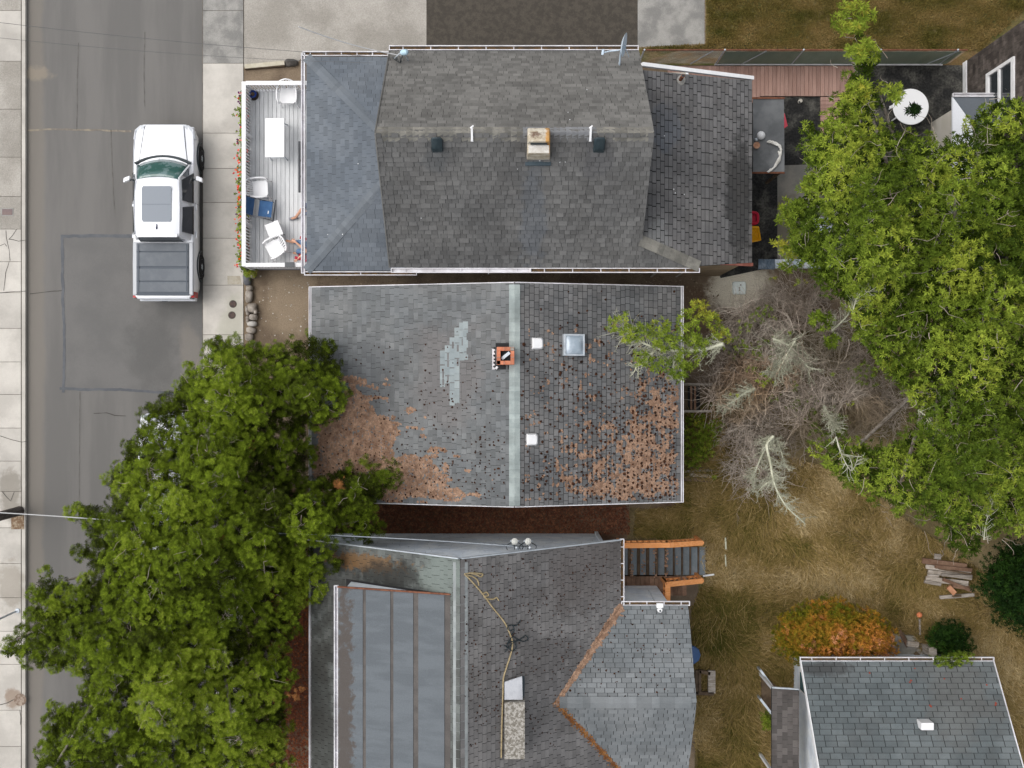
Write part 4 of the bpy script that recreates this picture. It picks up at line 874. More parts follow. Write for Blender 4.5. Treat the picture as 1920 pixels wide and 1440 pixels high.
def truck(loc, label):
    t = thing('pickup_truck', label, 'pickup truck', loc, 0, local=True)
    low = [(y, wf) for y, wf in ((2.66, .70), (2.58, .84), (2.35, .93), (1.9, .965), (1.2, .955), (.3, .95), (-.8, .955), (-1.6, .97), (-2.3, .96), (-2.52, .92), (-2.6, .86))]
    def top(y): return 1.00+.12*min(1, max(0, (2.66-y)/1.0)) if y > .2 else 1.14
    rings = []
    for y, w_ in low:
        z0 = .42 if -2.4 < y < 2.4 else .5; zt = top(y)
        rings.append(ring(y, [(w_*.90, z0), (w_*.99, z0+.12), (w_, .78), (w_*.975, zt-.08), (w_*.93, zt-.015), (w_*.86, zt)]))
    body = MB().loft(rings).build('body', carw, t, smooth=True)
    # bonnet with shut lines
    hr = [ring(y, [(w_, z-.03), (w_*.995, z), (w_*.6, z+.035), (w_*.2, z+.045)]) for y, w_, z in ((2.62, .58, 1.005), (2.5, .60, 1.04), (2.0, .66, 1.10), (1.55, .72, 1.135), (1.30, .75, 1.15))]
    MB().loft(hr).build('bonnet', carw, t, smooth=True)
    for s_ in (-1, 1):
        MB().tube([(s_*.595, 2.60, 1.02), (s_*.665, 2.0, 1.098), (s_*.735, 1.45, 1.13), (s_*.78, 1.1, 1.15)], .011, 5).build('bonnet_line', tseam, t)
        MB().loft([[Vector((s_*x, y, z)) for x, z in ((a, .8), (b, .8), (b, 1.0), (a, 1.02))] for y, a, b in ((2.64, .55, .74), (2.5, .7, .90), (2.22, .86, .945))]).build('headlight', mat('lamp lens', (.5, .52, .55), rough=.1, speck=0), t)
        MB().tube([(s_*.62, 2.45, 1.06), (s_*.70, 2.15, 1.09), (s_*.78, 1.95, 1.07)], .01, 4)
        MB().tube([(s_*.875, 2.5, 1.03), (s_*.905, 1.9, 1.085), (s_*.90, 1.2, 1.115)], .013, 5).build('fender_line', silv, t, smooth=True)
        m_ = MB(); m_.bar((s_*.88, .98, 1.12), (s_*1.02, .95, 1.13), .05, .04); m_.build('mirror_arm', blackm, t)
        MB().loft([[Vector((s_*x, y+dy+.98, z)) for y, z in ((-.06, 1.05), (.07, 1.05), (.08, 1.17), (-.06, 1.2))] for x, dy in ((1.0, .02), (1.10, -.01), (1.19, -.05))]).build('mirror', carw, t, smooth=True, bevel=.015)
        for y in (.15, -.68): MB().bar((s_*.965, y+.10, .98), (s_*.965, y-.10, .98), .035, .03).build('door_handle', silv, t)
        for y, z in ((1.75, 0), (-1.60, 0)):
            MB().tube([(s_*.965, y+.47*math.cos(a), .42+.47*math.sin(a)) for a in np.linspace(0, math.pi, 13)], .028, 6).build('wheel_arch', blackm, t)
            wheel(t, s_*.85, y)
        for y0, y1 in ((1.02, .32), (.26, -.72)): MB().tube([(s_*.958, y0, .55), (s_*.958, y0, 1.1)], .007, 4).build('door_line', tseam, t)
    # cab: pillars and roof in paint, glass set in
    cr = []
    for y, w_, z in ((1.30, .76, 1.13), (.92, .62, 1.66), (.80, .66, 1.715), (.2, .675, 1.755), (-.6, .665, 1.735), (-.82, .65, 1.70), (-.90, .72, 1.2)):
        cr.append(ring(y, [(.90 if z > 1.3 else .86, 1.10), (w_+.03, z-.08), (w_-.02, z-.012), (w_*.55, z+.01)]))
    cr = [ring(y, [(b_, 1.08), (w_+.035, z-.09), (w_, z-.02), (w_*.9, z), (w_*.5, z+.015)]) for y, b_, w_, z in ((1.02, .87, .60, 1.60), (.88, .88, .645, 1.69), (.5, .885, .67, 1.74), (-.2, .885, .675, 1.755), (-.65, .88, .66, 1.735), (-.80, .87, .645, 1.70), (-.87, .86, .70, 1.50))]
    MB().loft(cr).build('cab', carw, t, smooth=True)
    n = 9; vs = []; fs = []
    for j in range(5):
        v = j/4
        for i in range(n):
            u = -1+2*i/(n-1); yb = 1.60-.22*u*u; yt = .98-.10*u*u; wb = .80; wt = .615
            vs.append((u*(wb*(1-v)+wt*v), yb*(1-v)+yt*v, 1.155*(1-v)+1.695*v+.03*math.sin(v*3.14)))
    for j in range(4):
        for i in range(n-1): fs.append((j*n+i, j*n+i+1, (j+1)*n+i+1, (j+1)*n+i))
    m_ = MB(); m_.add(vs, fs); wd = m_.build('windscreen', wglass, t, smooth=True)
    md = wd.modifiers.new('t', 'SOLIDIFY'); md.thickness = .04
    MB().tube([(u*.84, 1.67-.22*u*u, 1.155) for u in np.linspace(-1, 1, 11)], .045, 6).build('cowl', blackm, t, smooth=True)
    for s_ in (-1, 1):
        MB().tube([(s_*.80, 1.39, 1.15), (s_*.70, 1.1, 1.48), (s_*.635, .90, 1.69)], .03, 6).build('pillar', carw, t, smooth=True)
        MB().tube([(s_*.10+.0, 1.60, 1.19), (s_*.02, 1.05, 1.60)], .006, 4).build('wiper', blackm, t) if s_ < 0 else None
        for y0, y1 in ((.98, .24), (.16, -.70)):
            z1 = 1.62; g = MB(); f0 = .30 if y0 > .5 else 0
            g.add([(s_*.905, y0+f0*.6, 1.13), (s_*.905, y1, 1.13), (s_*.715, y1+.02, z1), (s_*.695, y0-.10, z1-.02)], [(0, 1, 2, 3)]); o = g.build('side_window', cglass, t); o.modifiers.new('s', 'SOLIDIFY').thickness = .03
        MB().tube([(s_*.645, .85, 1.70), (s_*.675, 0, 1.76), (s_*.655, -.75, 1.715)], .014, 5).build('roof_rail', silv, t, smooth=True)
    MB().add([(-.60, -.86, 1.66), (.60, -.86, 1.66), (.66, -.93, 1.2), (-.66, -.93, 1.2)], [(0, 1, 2, 3)]).build('rear_window', cglass, t)
    sr = [(-.44, .60), (-.40, .66), (.40, .66), (.44, .60), (.44, -.34), (.40, -.40), (-.40, -.40), (-.44, -.34)]
    MB().slab([(x, y, 1.782) for x, y in reversed(sr)], (0, 0, -.05)).build('sunroof', roofgl, t); MB().box(-.43, .43, .115, .125, 1.76, 1.7835).build('sunroof_seam', tseam, t)
    MB().loft([[Vector((x, y, z)) for x, z in ((-.02, 1.75), (.02, 1.75), (.005, h), (-.005, h))] for y, h in ((-.46, 1.77), (-.6, 1.84), (-.62, 1.76))]).build('antenna_fin', mat('indigo fin', (.03, .035, .10), rough=.3), t)
    MB().bar((-.6, -.80, 1.735), (.6, -.80, 1.735), .10, .02).build('rear_lip', silv, t)
    # load bed under four folding panels
    MB().box(-.915, .915, -2.54, -.92, 1.06, 1.158).build('bed_rail', mat('grey bed paint', (.40, .415, .44), rough=.3, coat=.5, speck=0), t, bevel=.03)
    MB().box(-.80, .80, -2.50, -.96, 1.10, 1.165).build('tonneau_frame', tseam, t, bevel=.01)
    for y0, y1 in ((-.98, -1.20), (-1.24, -1.66), (-1.73, -2.10), (-2.14, -2.44)): MB().box(-.78, .78, y1, y0, 1.12, 1.185).build('tonneau_panel', tonn, t, bevel=.006)
    for s_ in (-1, 1): MB().bar((s_*.73, -1.0, 1.19), (s_*.73, -2.42, 1.19), .035, .012).build('side_seal', tseam, t)
    MB().bar((-.80, -2.52, 1.16), (.80, -2.52, 1.16), .05, .05).build('tailgate_cap', tseam, t, bevel=.01)
    MB().box(-.80, .80, -2.64, -2.56, .60, 1.10).build('tailgate', silv, t, bevel=.02)
    MB().box(-.86, .86, -2.68, -2.56, .48, .68).build('rear_bumper', silv, t, bevel=.03); MB().box(-.18, .0, -2.69, -2.67, .55, .66).build('number_plate', blackm, t)
    for s_ in (-1, 1): MB().loft([[Vector((s_*x, y, z)) for x, z in ((.80, .75), (.95, .75), (.93, 1.08), (.82, 1.1))] for y in (-2.42, -2.6)]).build('tail_light', mat('red lens', (.35, .02, .02), rough=.15, speck=0), t)
    MB().box(-.62, .62, 2.60, 2.68, .55, .98).build('grille', blackm, t, bevel=.02); MB().box(-.78, .78, 2.52, 2.70, .42, .56).build('front_bumper', silv, t, bevel=.04)
    MB().lathe([(.05, -.01), (.05, .01)], (0, 2.69, .8), 16, Matrix.Rotation(R(90), 3, 'X')).build('badge', galv, t)
    return t
truck((-10.56, 5.22, 0), 'white crew cab pickup with grey bed cover and roof panel parked at the kerb')
def sedan(loc, label):
    t = thing('car', label, 'car', loc, 0, local=True)
    rs = [ring(y, [(w_*.9, .3), (w_, .5), (w_, .75), (w_*.9, z-.03), (w_*.5, z)]) for y, w_, z in ((2.25, .62, .70), (2.1, .80, .78), (1.5, .88, .92), (.8, .9, 1.0), (-1.5, .9, 1.02), (-2.1, .82, .95), (-2.28, .7, .8))]
    MB().loft(rs).build('body', carw, t, smooth=True)
    MB().loft([ring(y, [(b_, .95), (w_, z-.04), (w_*.8, z)]) for y, b_, w_, z in ((.55, .80, .58, 1.35), (.3, .82, .62, 1.43), (-.6, .82, .62, 1.43), (-1.0, .80, .58, 1.36))]).build('roof', carw, t, smooth=True)
    MB().add([(-.78, 1.05, .99), (.78, 1.05, .99), (.58, .50, 1.38), (-.58, .50, 1.38)], [(0, 1, 2, 3)]).build('windscreen', cglass, t); MB().add([(-.76, -1.6, 1.0), (-.56, -1.02, 1.37), (.56, -1.02, 1.37), (.76, -1.6, 1.0)], [(0, 1, 2, 3)]).build('rear_window', cglass, t)
    for s_ in (-1, 1):
        MB().add([(s_*.86, .85, 1.0), (s_*.86, -1.3, 1.0), (s_*.66, -.9, 1.36), (s_*.66, .4, 1.36)], [(0, 1, 2, 3)]).build('side_window', cglass, t)
        MB().box(min(s_*.88, s_*1.02), max(s_*.88, s_*1.02), .62, .76, .93, 1.05).build('mirror', carw, t, bevel=.02)
        MB().box(min(s_*.5, s_*.8), max(s_*.5, s_*.8), 2.05, 2.2, .6, .74).build('headlight', galv, t, bevel=.02)
        for y in (1.4, -1.4): wheel(t, s_*.80, y, .32, .2)
sedan((-10.56, -3.15, 0), 'white car almost hidden beneath the big pine at the kerb')

# ---------------------------------------------------------------- house C
Cc = thing('house', 'brown grey shingled house with a flat topped dormer and a wing, white sided gable end', 'house', (0, -8, 0))
cz = lambda x: 7.94-.8*abs(x+1.26)
MB().add([(-5.1, -4.68, 0), (2.62, -4.68, 0), (2.62, -4.68, cz(2.62)-.1), (-1.26, -4.68, 7.8), (-5.1, -4.68, cz(-5.1)-.1), (-5.1, -14, 0), (2.62, -14, 0), (2.62, -14, cz(2.62)-.1), (-1.26, -14, 7.8), (-5.1, -14, cz(-5.1)-.1)],
    [(0, 1, 2, 3, 4), (9, 8, 7, 6, 5), (0, 5, 6, 1), (1, 6, 7, 2), (0, 4, 9, 5)]).build('wall', whitewall, Cc)
wc = Shingler(Cc, [whitewall], 'siding_board'); wp = Wall((-5.1, -4.675, 0), (1, 0))
wp.n = Vector((0, 1, 0)); wp.u = Vector((1, 0, 0))
wc.slope(wp, [[(0, .0), (7.72, .0), (7.72, 4.75), (3.84, 7.75), (0, 4.75)]], 0, ex=.20, tw=1.5, gap=.008, th=.018, quota=120, inuv=True); wc.done('siding')
MB().bar((2.62, -4.62, 0), (2.62, -4.62, 4.6), .10, .06, up=(0, 1, 0)).build('corner_board', whitewall, Cc)
Ce = Plane((2.95, 0, 4.6), (1, 0), .8); Cw = Plane((-5.47, 0, 4.6), (-1, 0), .8)
Wn = Plane((0, -6.03, 4.6), (0, 1), 1.45/2.26); Ws = Plane((0, -10.55, 4.6), (0, -1), 1.45/2.26)
vy = lambda x, n: (-6.03-(Ce.z(x, 0)-4.6)/(1.45/2.26)) if n else (-10.55+(Ce.z(x, 0)-4.6)/(1.45/2.26))
xv = 2.95-1.45/.8
pe = [[(-1.26, -4.26), (-1.26, -14), (xv, -8.29), (2.95, -6.03), (2.95, -4.26)], [(-1.26, -14), (2.95, -14), (2.95, -10.55), (xv, -8.29)]]
pe = [[(-1.26, -4.26), (-1.26, -8.29), (xv, -8.29), (2.95, -6.03), (2.95, -4.26)], [(-1.26, -8.29), (-1.26, -14), (2.95, -14), (2.95, -10.55), (xv, -8.29)]]
pwst = [[(-5.47, -14), (-1.26, -14), (-1.26, -4.26), (-5.47, -4.26)]]
pn_ = [[(xv, -8.29), (4.80, -8.29), (4.80, -6.03), (2.95, -6.03)]]; ps_ = [[(xv, -8.29), (2.95, -10.55), (4.80, -10.55), (4.80, -8.29)]]
rc = MB(); blanket(rc, Ce, pe); blanket(rc, Cw, pwst); blanket(rc, Wn, pn_); blanket(rc, Ws, ps_); Rc = rc.build('roof', dark, Cc)
sc_ = Shingler(Rc, [r3e, r3w, r3g])
sc_.slope(Ce, pe, 0, ex=.135, tw=.22, gap=.012, th=.012, quota=130, cg=.008)
sc_.slope(Cw, [[(-5.47, -14), (-4.38, -14), (-4.38, -4.26), (-5.47, -4.26)], [(-4.38, -5.16), (-1.26, -5.16), (-1.26, -4.26), (-4.38, -4.26)], [(-1.5, -14), (-1.26, -14), (-1.26, -5.16), (-1.5, -5.16)]], 1, ex=.135, tw=.22, gap=.009, th=.012, quota=70)
sc_.slope(Wn, pn_, 2, ex=.135, tw=.26, gap=.014, th=.012, quota=80, cg=.009)
sc_.slope(Ws, ps_, 2, ex=.135, tw=.26, gap=.014, th=.012, quota=15, cg=.009)
sc_.done()
caps(Rc, (-1.26, -14, 7.94), (-1.26, -4.28, 7.94), r3cap, w_=.36, step=.13, sag=.11); caps(Rc, (xv+.1, -8.29, 6.06), (4.82, -8.29, 6.06), r3g, w_=.30, step=.2, sag=.07)
MB().box(2.62, 4.55, -10.3, -6.4, 0, 4.5).build('wing_wall', whitewall, Cc); MB().add([(4.56, -10.3, 4.5), (4.56, -6.4, 4.5), (4.56, -8.29, 5.9)], [(0, 1, 2)]).build('wing_gable', whitewall, Cc)
# dormer with four strips of rolled roofing
Dp = Plane((-4.42, 0, 6.72), (-1, 0), .36)
MB().add([(-4.25, -5.22, 5.4), (-4.25, -14, 5.4), (-4.25, -14, 6.7), (-4.25, -5.22, 6.7), (-1.7, -5.22, 7.4), (-1.7, -14, 7.4)], [(0, 1, 2, 3), (0, 3, 4)]).build('dormer_wall', whitewall, Cc)
dr = MB(); blanket(dr, Dp, [[(-4.42, -14), (-1.50, -14), (-1.50, -5.16), (-4.42, -5.16)]], th=.08); Dr = dr.build('dormer_roof', rolls, Cc)
xs_ = [-4.42, -3.93, -3.80, -3.14, -3.02, -2.42, -2.31, -1.64]
for x0, x1 in ((-4.42, -3.76), (-3.68, -3.04), (-2.96, -2.45), (-2.32, -1.66)): MB().slab([Dp.at(x, y)+Vector((0, 0, .012)) for x, y in ((x0, -14), (x1, -14), (x1, -5.18), (x0, -5.18))], (0, 0, -.015)).build('roofing_strip', rollr, Dr)
MB().bar(Dp.at(-4.42, -5.15)+Vector((0, 0, .01)), Dp.at(-1.5, -5.15)+Vector((0, 0, .01)), .035, .08).build('edge_trim', rustm, Dr)
gutter(Cc, (-4.47, -14, 6.68), (-4.47, -5.12, 6.68), w_=.09, clips=24, dirty=False); gutter(Cc, (-5.50, -14, 4.56), (-5.50, -4.3, 4.56), w_=.05, clips=20, dirty=False)
gutter(Cc, (3.00, -6.03, 4.56), (3.00, -4.22, 4.56), w_=.10, clips=4); gutter(Cc, (2.98, -5.98, 4.57), (4.85, -5.98, 4.57), w_=.10, clips=4)
MB().bar(Cw.at(-5.47, -4.25)-Vector((0, 0, .04)), Cw.at(-1.28, -4.25)-Vector((0, 0, .04)), .03, .12).build('rake_board', galv, Cc); MB().bar(Ce.at(-1.24, -4.25)-Vector((0, 0, .04)), Ce.at(2.95, -4.25)-Vector((0, 0, .04)), .03, .12).build('rake_board', galv, Cc)
# needles packed into the valleys
nv = thing('needle_litter', 'rusty brown pine needles packed into the roof valley of the house with the wing', 'pine litter', (2, -7, 5))
t_ = rng.uniform(0, 1, 2600); off = rng.normal(0, 1, 2600)*(.03+.05*t_)
vp0 = np.array([xv, -8.29, 6.05]); vp1 = np.array([2.98, -6.0, 4.6]); pp = vp0+(vp1-vp0)*t_[:, None]; pp[:, 0] -= np.abs(off)*.6*(off < 0); pp[:, 1] -= np.abs(off)*.8*(off > 0); pp[:, 0] += (off > 0)*np.abs(off)*.3
zz = np.minimum(0, 0)+np.maximum(4.6-.8*(pp[:, 0]-2.95), 4.6-(1.45/2.26)*(pp[:, 1]+6.03)); pp[:, 2] = zz+.02
flakes(Wn, pp, rng.uniform(.02, .05, 2600), 'needle_drift', needle, nv, h=.01)
t_ = rng.uniform(0, 1, 700); pp = np.array([xv, -8.29, 6.05])+(np.array([2.98, -10.58, 4.6])-np.array([xv, -8.29, 6.05]))*t_[:, None]+rng.normal(0, .04, (700, 3)); pp[:, 2] = np.maximum(4.6-.8*(pp[:, 0]-2.95), 4.6+(1.45/2.26)*(pp[:, 1]+10.55))+.02
flakes(Ws, pp, rng.uniform(.015, .035, 700), 'needle_drift', rustleaf, nv, h=.01)
X = rng.uniform(868, 1160, 520); Y = rng.uniform(1040, 1400, 520); pp = roofpts(Ce, X, Y); k_ = (pp[:, 0] < 2.9) & ((pp[:, 0] < xv) | (pp[:, 1] > -6.1-(2.95-pp[:, 0])*1.25))
flakes(Ce, pp[k_], rng.uniform(.014, .03, k_.sum()), 'cone_clumps', cone, nv, h=.02, flat=False)
X = rng.uniform(1060, 1290, 110); Y = rng.uniform(1140, 1310, 110); pp = roofpts(Wn, X, Y); k_ = (pp[:, 0] > 2.95-(-6.03-pp[:, 1])*.8+.15) & (pp[:, 0] < 4.75) & (pp[:, 1] < -6.1) 
flakes(Wn, pp[k_], rng.uniform(.014, .035, k_.sum()), 'cone_clumps', cone, nv, h=.02, flat=False)
# block chimney, its metal cap and the rope tied to it
p = Ce.hit(964, 1345); t = thing('chimney', 'grey pebbled block chimney with a pale metal saddle on the brown grey roof', 'chimney', p)
a = P(944, 1316, 7.0); b = P(985, 1420, 7.0); MB().box(P(946, 0, 7.2).x, P(984, 0, 7.2).x, P(0, 1420, 7.2).y, P(0, 1314, 7.2).y, 5.8, 7.35).build('stack', mat('pebbled block', (.17, .155, .13), (.36, .34, .31), ns=16, lo=.42, hi=.58, speck=.5, ss=40, bump=.8), t, bevel=.01)
q = [P(946, 1312, 7.3), P(980, 1312, 7.15), P(979, 1268, 7.0), P(946, 1279, 7.2)]; MB().slab([v for v in q], (0, 0, -.05)).build('saddle', mat('pale sheet metal', (.42, .43, .46), (.52, .53, .56), ns=3, rough=.45), t)
MB().slab([P(980, 1312, 7.12), P(984, 1314, 6.6), P(985, 1268, 6.6), P(979, 1268, 7.0)], (-.02, 0, 0)).build('saddle_side', mat('slate flashing', (.05, .07, .085)), t); MB().bar(P(943, 1284, 6.8), P(943, 1420, 6.8), .06, .3).build('side_flashing', brownwood, t)
rope = mat('tan rope', (.30, .235, .13), (.40, .32, .19), ns=12, rough=.9)
t = thing('rope', 'tan rope lying down the slope from the ridge to the block chimney', 'rope', Ce.hit(920, 1130))
def onroof(pl, pts, h=.035): return [pl.hit(*p)+Vector((0, 0, h)) for p in pts]
def smooth_(pts, n=4):
    out = []; 
    for i in range(len(pts)-1):
        p0 = pts[max(0, i-1)]; p1 = pts[i]; p2 = pts[i+1]; p3 = pts[min(len(pts)-1, i+2)]
        for k in range(n):
            u = k/n; out.append(.5*((2*p1)+(p2-p0)*u+(2*p0-5*p1+4*p2-p3)*u*u+(3*p1-p0-3*p2+p3)*u**3))
    return out+[pts[-1]]
for pts in ([(871, 1076), (885, 1090), (905, 1113), (925, 1140), (945, 1165), (955, 1185), (961, 1205), (958, 1225), (950, 1250), (944, 1272), (943, 1300), (941, 1360), (940, 1420)], [(871, 1076), (885, 1074), (898, 1075), (905, 1076), (902, 1081), (893, 1077), (880, 1074)], [(906, 1113), (912, 1110), (916, 1116), (908, 1118), (913, 1122), (925, 1123), (931, 1120), (935, 1125)], [(876, 1079), (885, 1080), (895, 1087), (898, 1097)]):
    MB().tube(smooth_(onroof(Ce, pts)), .020, 6).build('rope_strand', rope, t, smooth=True)
t = thing('cable_tangle', 'tangled black cable loops lying over the tan rope', 'cable', Ce.hit(955, 1195))
for pts in ([(976, 1162), (968, 1172), (958, 1171), (951, 1175), (956, 1182), (964, 1178)], [(951, 1205), (960, 1202), (972, 1200), (985, 1191), (990, 1197), (982, 1202), (972, 1199), (962, 1193), (955, 1200), (950, 1213), (958, 1210)], [(963, 1200), (968, 1212), (960, 1220), (955, 1212), (962, 1204)], [(947, 1222), (952, 1214), (945, 1209)], [(962, 1172), (964, 1182), (958, 1190)]):
    MB().tube(smooth_(onroof(Ce, pts, .05)), .013, 5).build('cable', blackm, t, smooth=True)
# power drops on the gable
for px, lb in ((965, 'service weatherhead with white insulator at the white gable, left of two'), (990, 'service weatherhead with white insulator at the white gable, right of two')):
    p = P(px, 1014, 4.9); t = thing('weatherhead', lb, 'weatherhead', p, group='service drops on the white gable')
    MB().tube([p+Vector((.1, -.30, -.5)), p+Vector((.04, -.15, .2))], .028, 8).build('mast', whitewall, t); MB().lathe([(.03, -.06), (.085, -.02), (.06, .03), (.085, .07), (.03, .11)], p+Vector((0, 0, .2)), 14, Matrix.Rotation(R(-25), 3, 'X')).build('insulator', mat('off white porcelain', (.62, .62, .58), rough=.3), t, smooth=True)
    MB().bar(p+Vector((-.12, 0, .05)), p+Vector((.12, 0, .05)), .05, .03).build('crossbar', galv, t)
    for k in range(3): q = p+Vector((-.2+.2*k, -.3, -.45)); MB().tube(smooth_([p, p+Vector((-.22+.22*k, -.14, -.05)), q]), .012, 5).build('drip_wire', blackm, t)
MB().box(P(855, 0, 4.4).x, P(893, 0, 4.4).x, -4.62, -4.5, 7.55, 7.62).build('gable_vent', white, Cc)
MB().box(-5.4, -4.1, -4.62, -4.1, 4.3, 4.5).build('eave_return', galv, Cc)
# camera on its pole
p = P(1237, 1139, 5.0); t = thing('security_camera', 'white dome security camera on a bracket by the wing eave', 'camera', p)
MB().box(p.x-.09, p.x+.09, p.y+.0, p.y+.12, p.z-.02, p.z+.06).build('mount', white, t, bevel=.01); MB().lathe([(.05, .1), (.075, .05), (.075, -.02), (.05, -.06)], p+Vector((0.0, -.06, 0)), 16).build('housing', white, t, smooth=True)
MB().ball(p+Vector((0, -.07, .06)), .05, 10, 6).build('lens', blackm, t, smooth=True)
t = thing('pole', 'thin grey metal pole leaning by the white dome camera', 'pole', P(1225, 1120, 3)); MB().tube([P(1216, 1107, 3.2), P(1232, 1136, 4.4)], .02, 6).build('tube', galv, t)
# back stairs
st = thing('stairs', 'back stairs with grey treads, brown landing and new orange railings', 'stairs', (4, -5, 0))
for i in range(11):
    x0 = P(1166, 0, 1.2).x+i*.275; z = 1.25-.0*i if i < 4 else 1.25-.16*(i-3); y0 = P(0, 1078, z).y; y1 = P(0, 1026, z).y
    MB().box(x0, x0+(.20 if i > 3 else .17), y0, y1, z-.05, z).build('tread', step_m, st)
    MB().box(x0+.19, x0+.27, y0, y1, z-.16, z-.07).build('gap_shade', darkwood, st)  # dark strips stand in for the shade in the gaps between treads
    if i < 4: MB().box(x0+.185, x0+.262, y0, y1, z-.055, z-.015).build('tread_board', darkwood, st)
for k in range(14):
    x0 = P(1166, 0, 1.1).x+k*.14; MB().box(x0, x0+.13, P(0, 1116, 1.1).y, P(0, 1080, 1.1).y, 1.12, 1.16).build('landing_board', brownwood, st)
MB().box(3.42, 4.95, -6.38, -5.84, .1, 1.1).build('landing_base', darkwood, st); MB().box(3.42, 4.4, -5.76, -4.97, .1, .3).build('stair_base', darkwood, st)
def rail(pts, zt, hgt, w_=.15):
    pts = [P(a, b, z) for (a, b), z in zip(pts, zt)]
    for i in range(len(pts)-1):
        MB().bar(pts[i], pts[i+1], w_, .04).build('hand_rail', woodo, st); lo_ = [p-Vector((0, 0, hgt)) for p in (pts[i], pts[i+1])]; MB().bar(lo_[0], lo_[1], .05, .09).build('lower_rail', woodo, st)
        n = int((pts[i+1]-pts[i]).length/.16)
        for k in range(n+1): q = pts[i].lerp(pts[i+1], k/max(1, n)); MB().bar(q-Vector((0, 0, hgt)), q-Vector((0, 0, .02)), .04, .04).build('baluster', woodo, st)
    for q in (pts[0], pts[-1]): MB().bar(q-Vector((0, 0, hgt+.5)), q, .09, .09).build('post', woodo, st)
rail([(1166, 1023), (1256, 1022), (1317, 1018)], (2.25, 2.25, 1.6), .85); rail([(1250, 1096), (1317, 1089)], (2.2, 1.7), .85); rail([(1252, 1127), (1252, 1096)], (2.22, 2.2), .85)
MB().box(P(1166, 0, 3).x, P(1246, 0, 3).x, -6.38, -6.1, 0, 3.9).build('back_wall', whitewall, Cc)
X = rng.uniform(1168, 1270, 1500); Y = rng.uniform(1028, 1082, 1500); k_ = (np.abs((X-1181) % 22) < 6) & (rng.uniform(size=1500) < .6) & (fbm(X/9, Y/9, 4) > .45)
pl_ = Plane((4, -5, 1.27), (1, 0), .0001); sl_ = thing('needle_litter', 'orange brown needle streaks between the grey treads of the back stairs', 'pine litter', (4, -5, 1.3)); flakes(pl_, roofpts(pl_, X[k_], Y[k_]), rng.uniform(.015, .04, k_.sum()), 'needle_drift', needle, sl_, h=.004)
# things in the yard behind the wing
p = P(1301, 1228, .9); t = thing('bin', 'blue plastic bin just showing past the corner of the slate wing', 'bin', (p.x, p.y, 0)); binb = mat('blue bin plastic', (.05, .10, .22), rough=.4)
q8 = [(.26*math.cos(a)*(1.0 if abs(math.cos(a)) < .9 else 1), .26*math.sin(a)) for a in np.linspace(0, 2*math.pi, 10, endpoint=False)]
MB().loft([[Vector((p.x-.08+x*s_, p.y+y*s_, z)) for x, y in q8] for s_, z in ((.8, .1), (1, .9))]).build('tub', binb, t, smooth=True); MB().lathe([(.29, .9), (.27, .95), (.1, .99)], (p.x-.08, p.y, 0), 10).build('lid', binb, t)
t = thing('wooden_frame', 'old grey timber frame box lying on the grass beside the slate wing', 'frame', P(1322, 1278))
for a, b in (((1306, 1256), (1306, 1300)), ((1311, 1256), (1311, 1296)), ((1334, 1257), (1334, 1299)), ((1304, 1299), (1338, 1300)), ((1311, 1258), (1331, 1262))): MB().bar(P(*a, .35), P(*b, .35), .10 if a[0] != 1334 else .22, .16).build('board', greywood if a[0] > 1320 else darkwood, t)
# ---------------------------------------------------------------- house D, the shed like house at the lower right
D_ = thing('house', 'small sea green grey shingled outbuilding with white gutter behind the orange bush', 'house', (11, -9, 0))
Dn = Plane((0, -8.04, 2.6), (0, 1), .8); Ds = Plane((0, -13.3, 2.6), (0, -1), .8)
MB().add([(8.75, -8.4, 0), (13.6, -8.4, 0), (13.6, -12.9, 0), (8.75, -12.9, 0), (8.75, -8.4, 2.75), (13.6, -8.4, 2.75), (13.6, -12.9, 2.75), (8.75, -12.9, 2.75), (8.75, -10.67, 4.6), (13.6, -10.67, 4.6)], [(0, 1, 5, 4), (1, 2, 6, 9, 5), (2, 3, 7, 6), (3, 0, 4, 8, 7)]).build('wall', whitewall, D_)
pn2 = [[(8.38, -10.67), (13.95, -10.67), (13.95, -8.04), (8.38, -8.04)]]; ps2 = [[(8.38, -13.3), (13.95, -13.3), (13.95, -10.67), (8.38, -10.67)]]
rd = MB(); blanket(rd, Dn, pn2); blanket(rd, Ds, ps2); Rd = rd.build('roof', dark, D_); sd_ = Shingler(Rd, [r4]); sd_.slope(Dn, pn2, 0, ex=.17, tw=.33, gap=.018, th=.013, quota=300, cg=.012); sd_.slope(Ds, ps2, 0, ex=.17, tw=.33, gap=.011, th=.013, quota=0); sd_.done()
caps(Rd, (8.4, -10.67, 4.7), (13.9, -10.67, 4.7), r4, w_=.3, step=.16, sag=.1)
gutter(D_, (8.35, -7.98, 2.57), (13.98, -7.98, 2.57), w_=.10, clips=8)
for x in (8.37, 13.96): MB().bar((x, -8.04, 2.56), (x, -10.67, 4.66), .03, .13).build('rake_board', white if x < 9 else gutw, D_)
MB().box(*(P(1728, 0, 4.1).x, P(1752, 0, 4.1).x), P(0, 1370, 4.1).y, P(0, 1356, 4.1).y, 3.6, 4.08).build('skylight_box', white, Rd, bevel=.02)
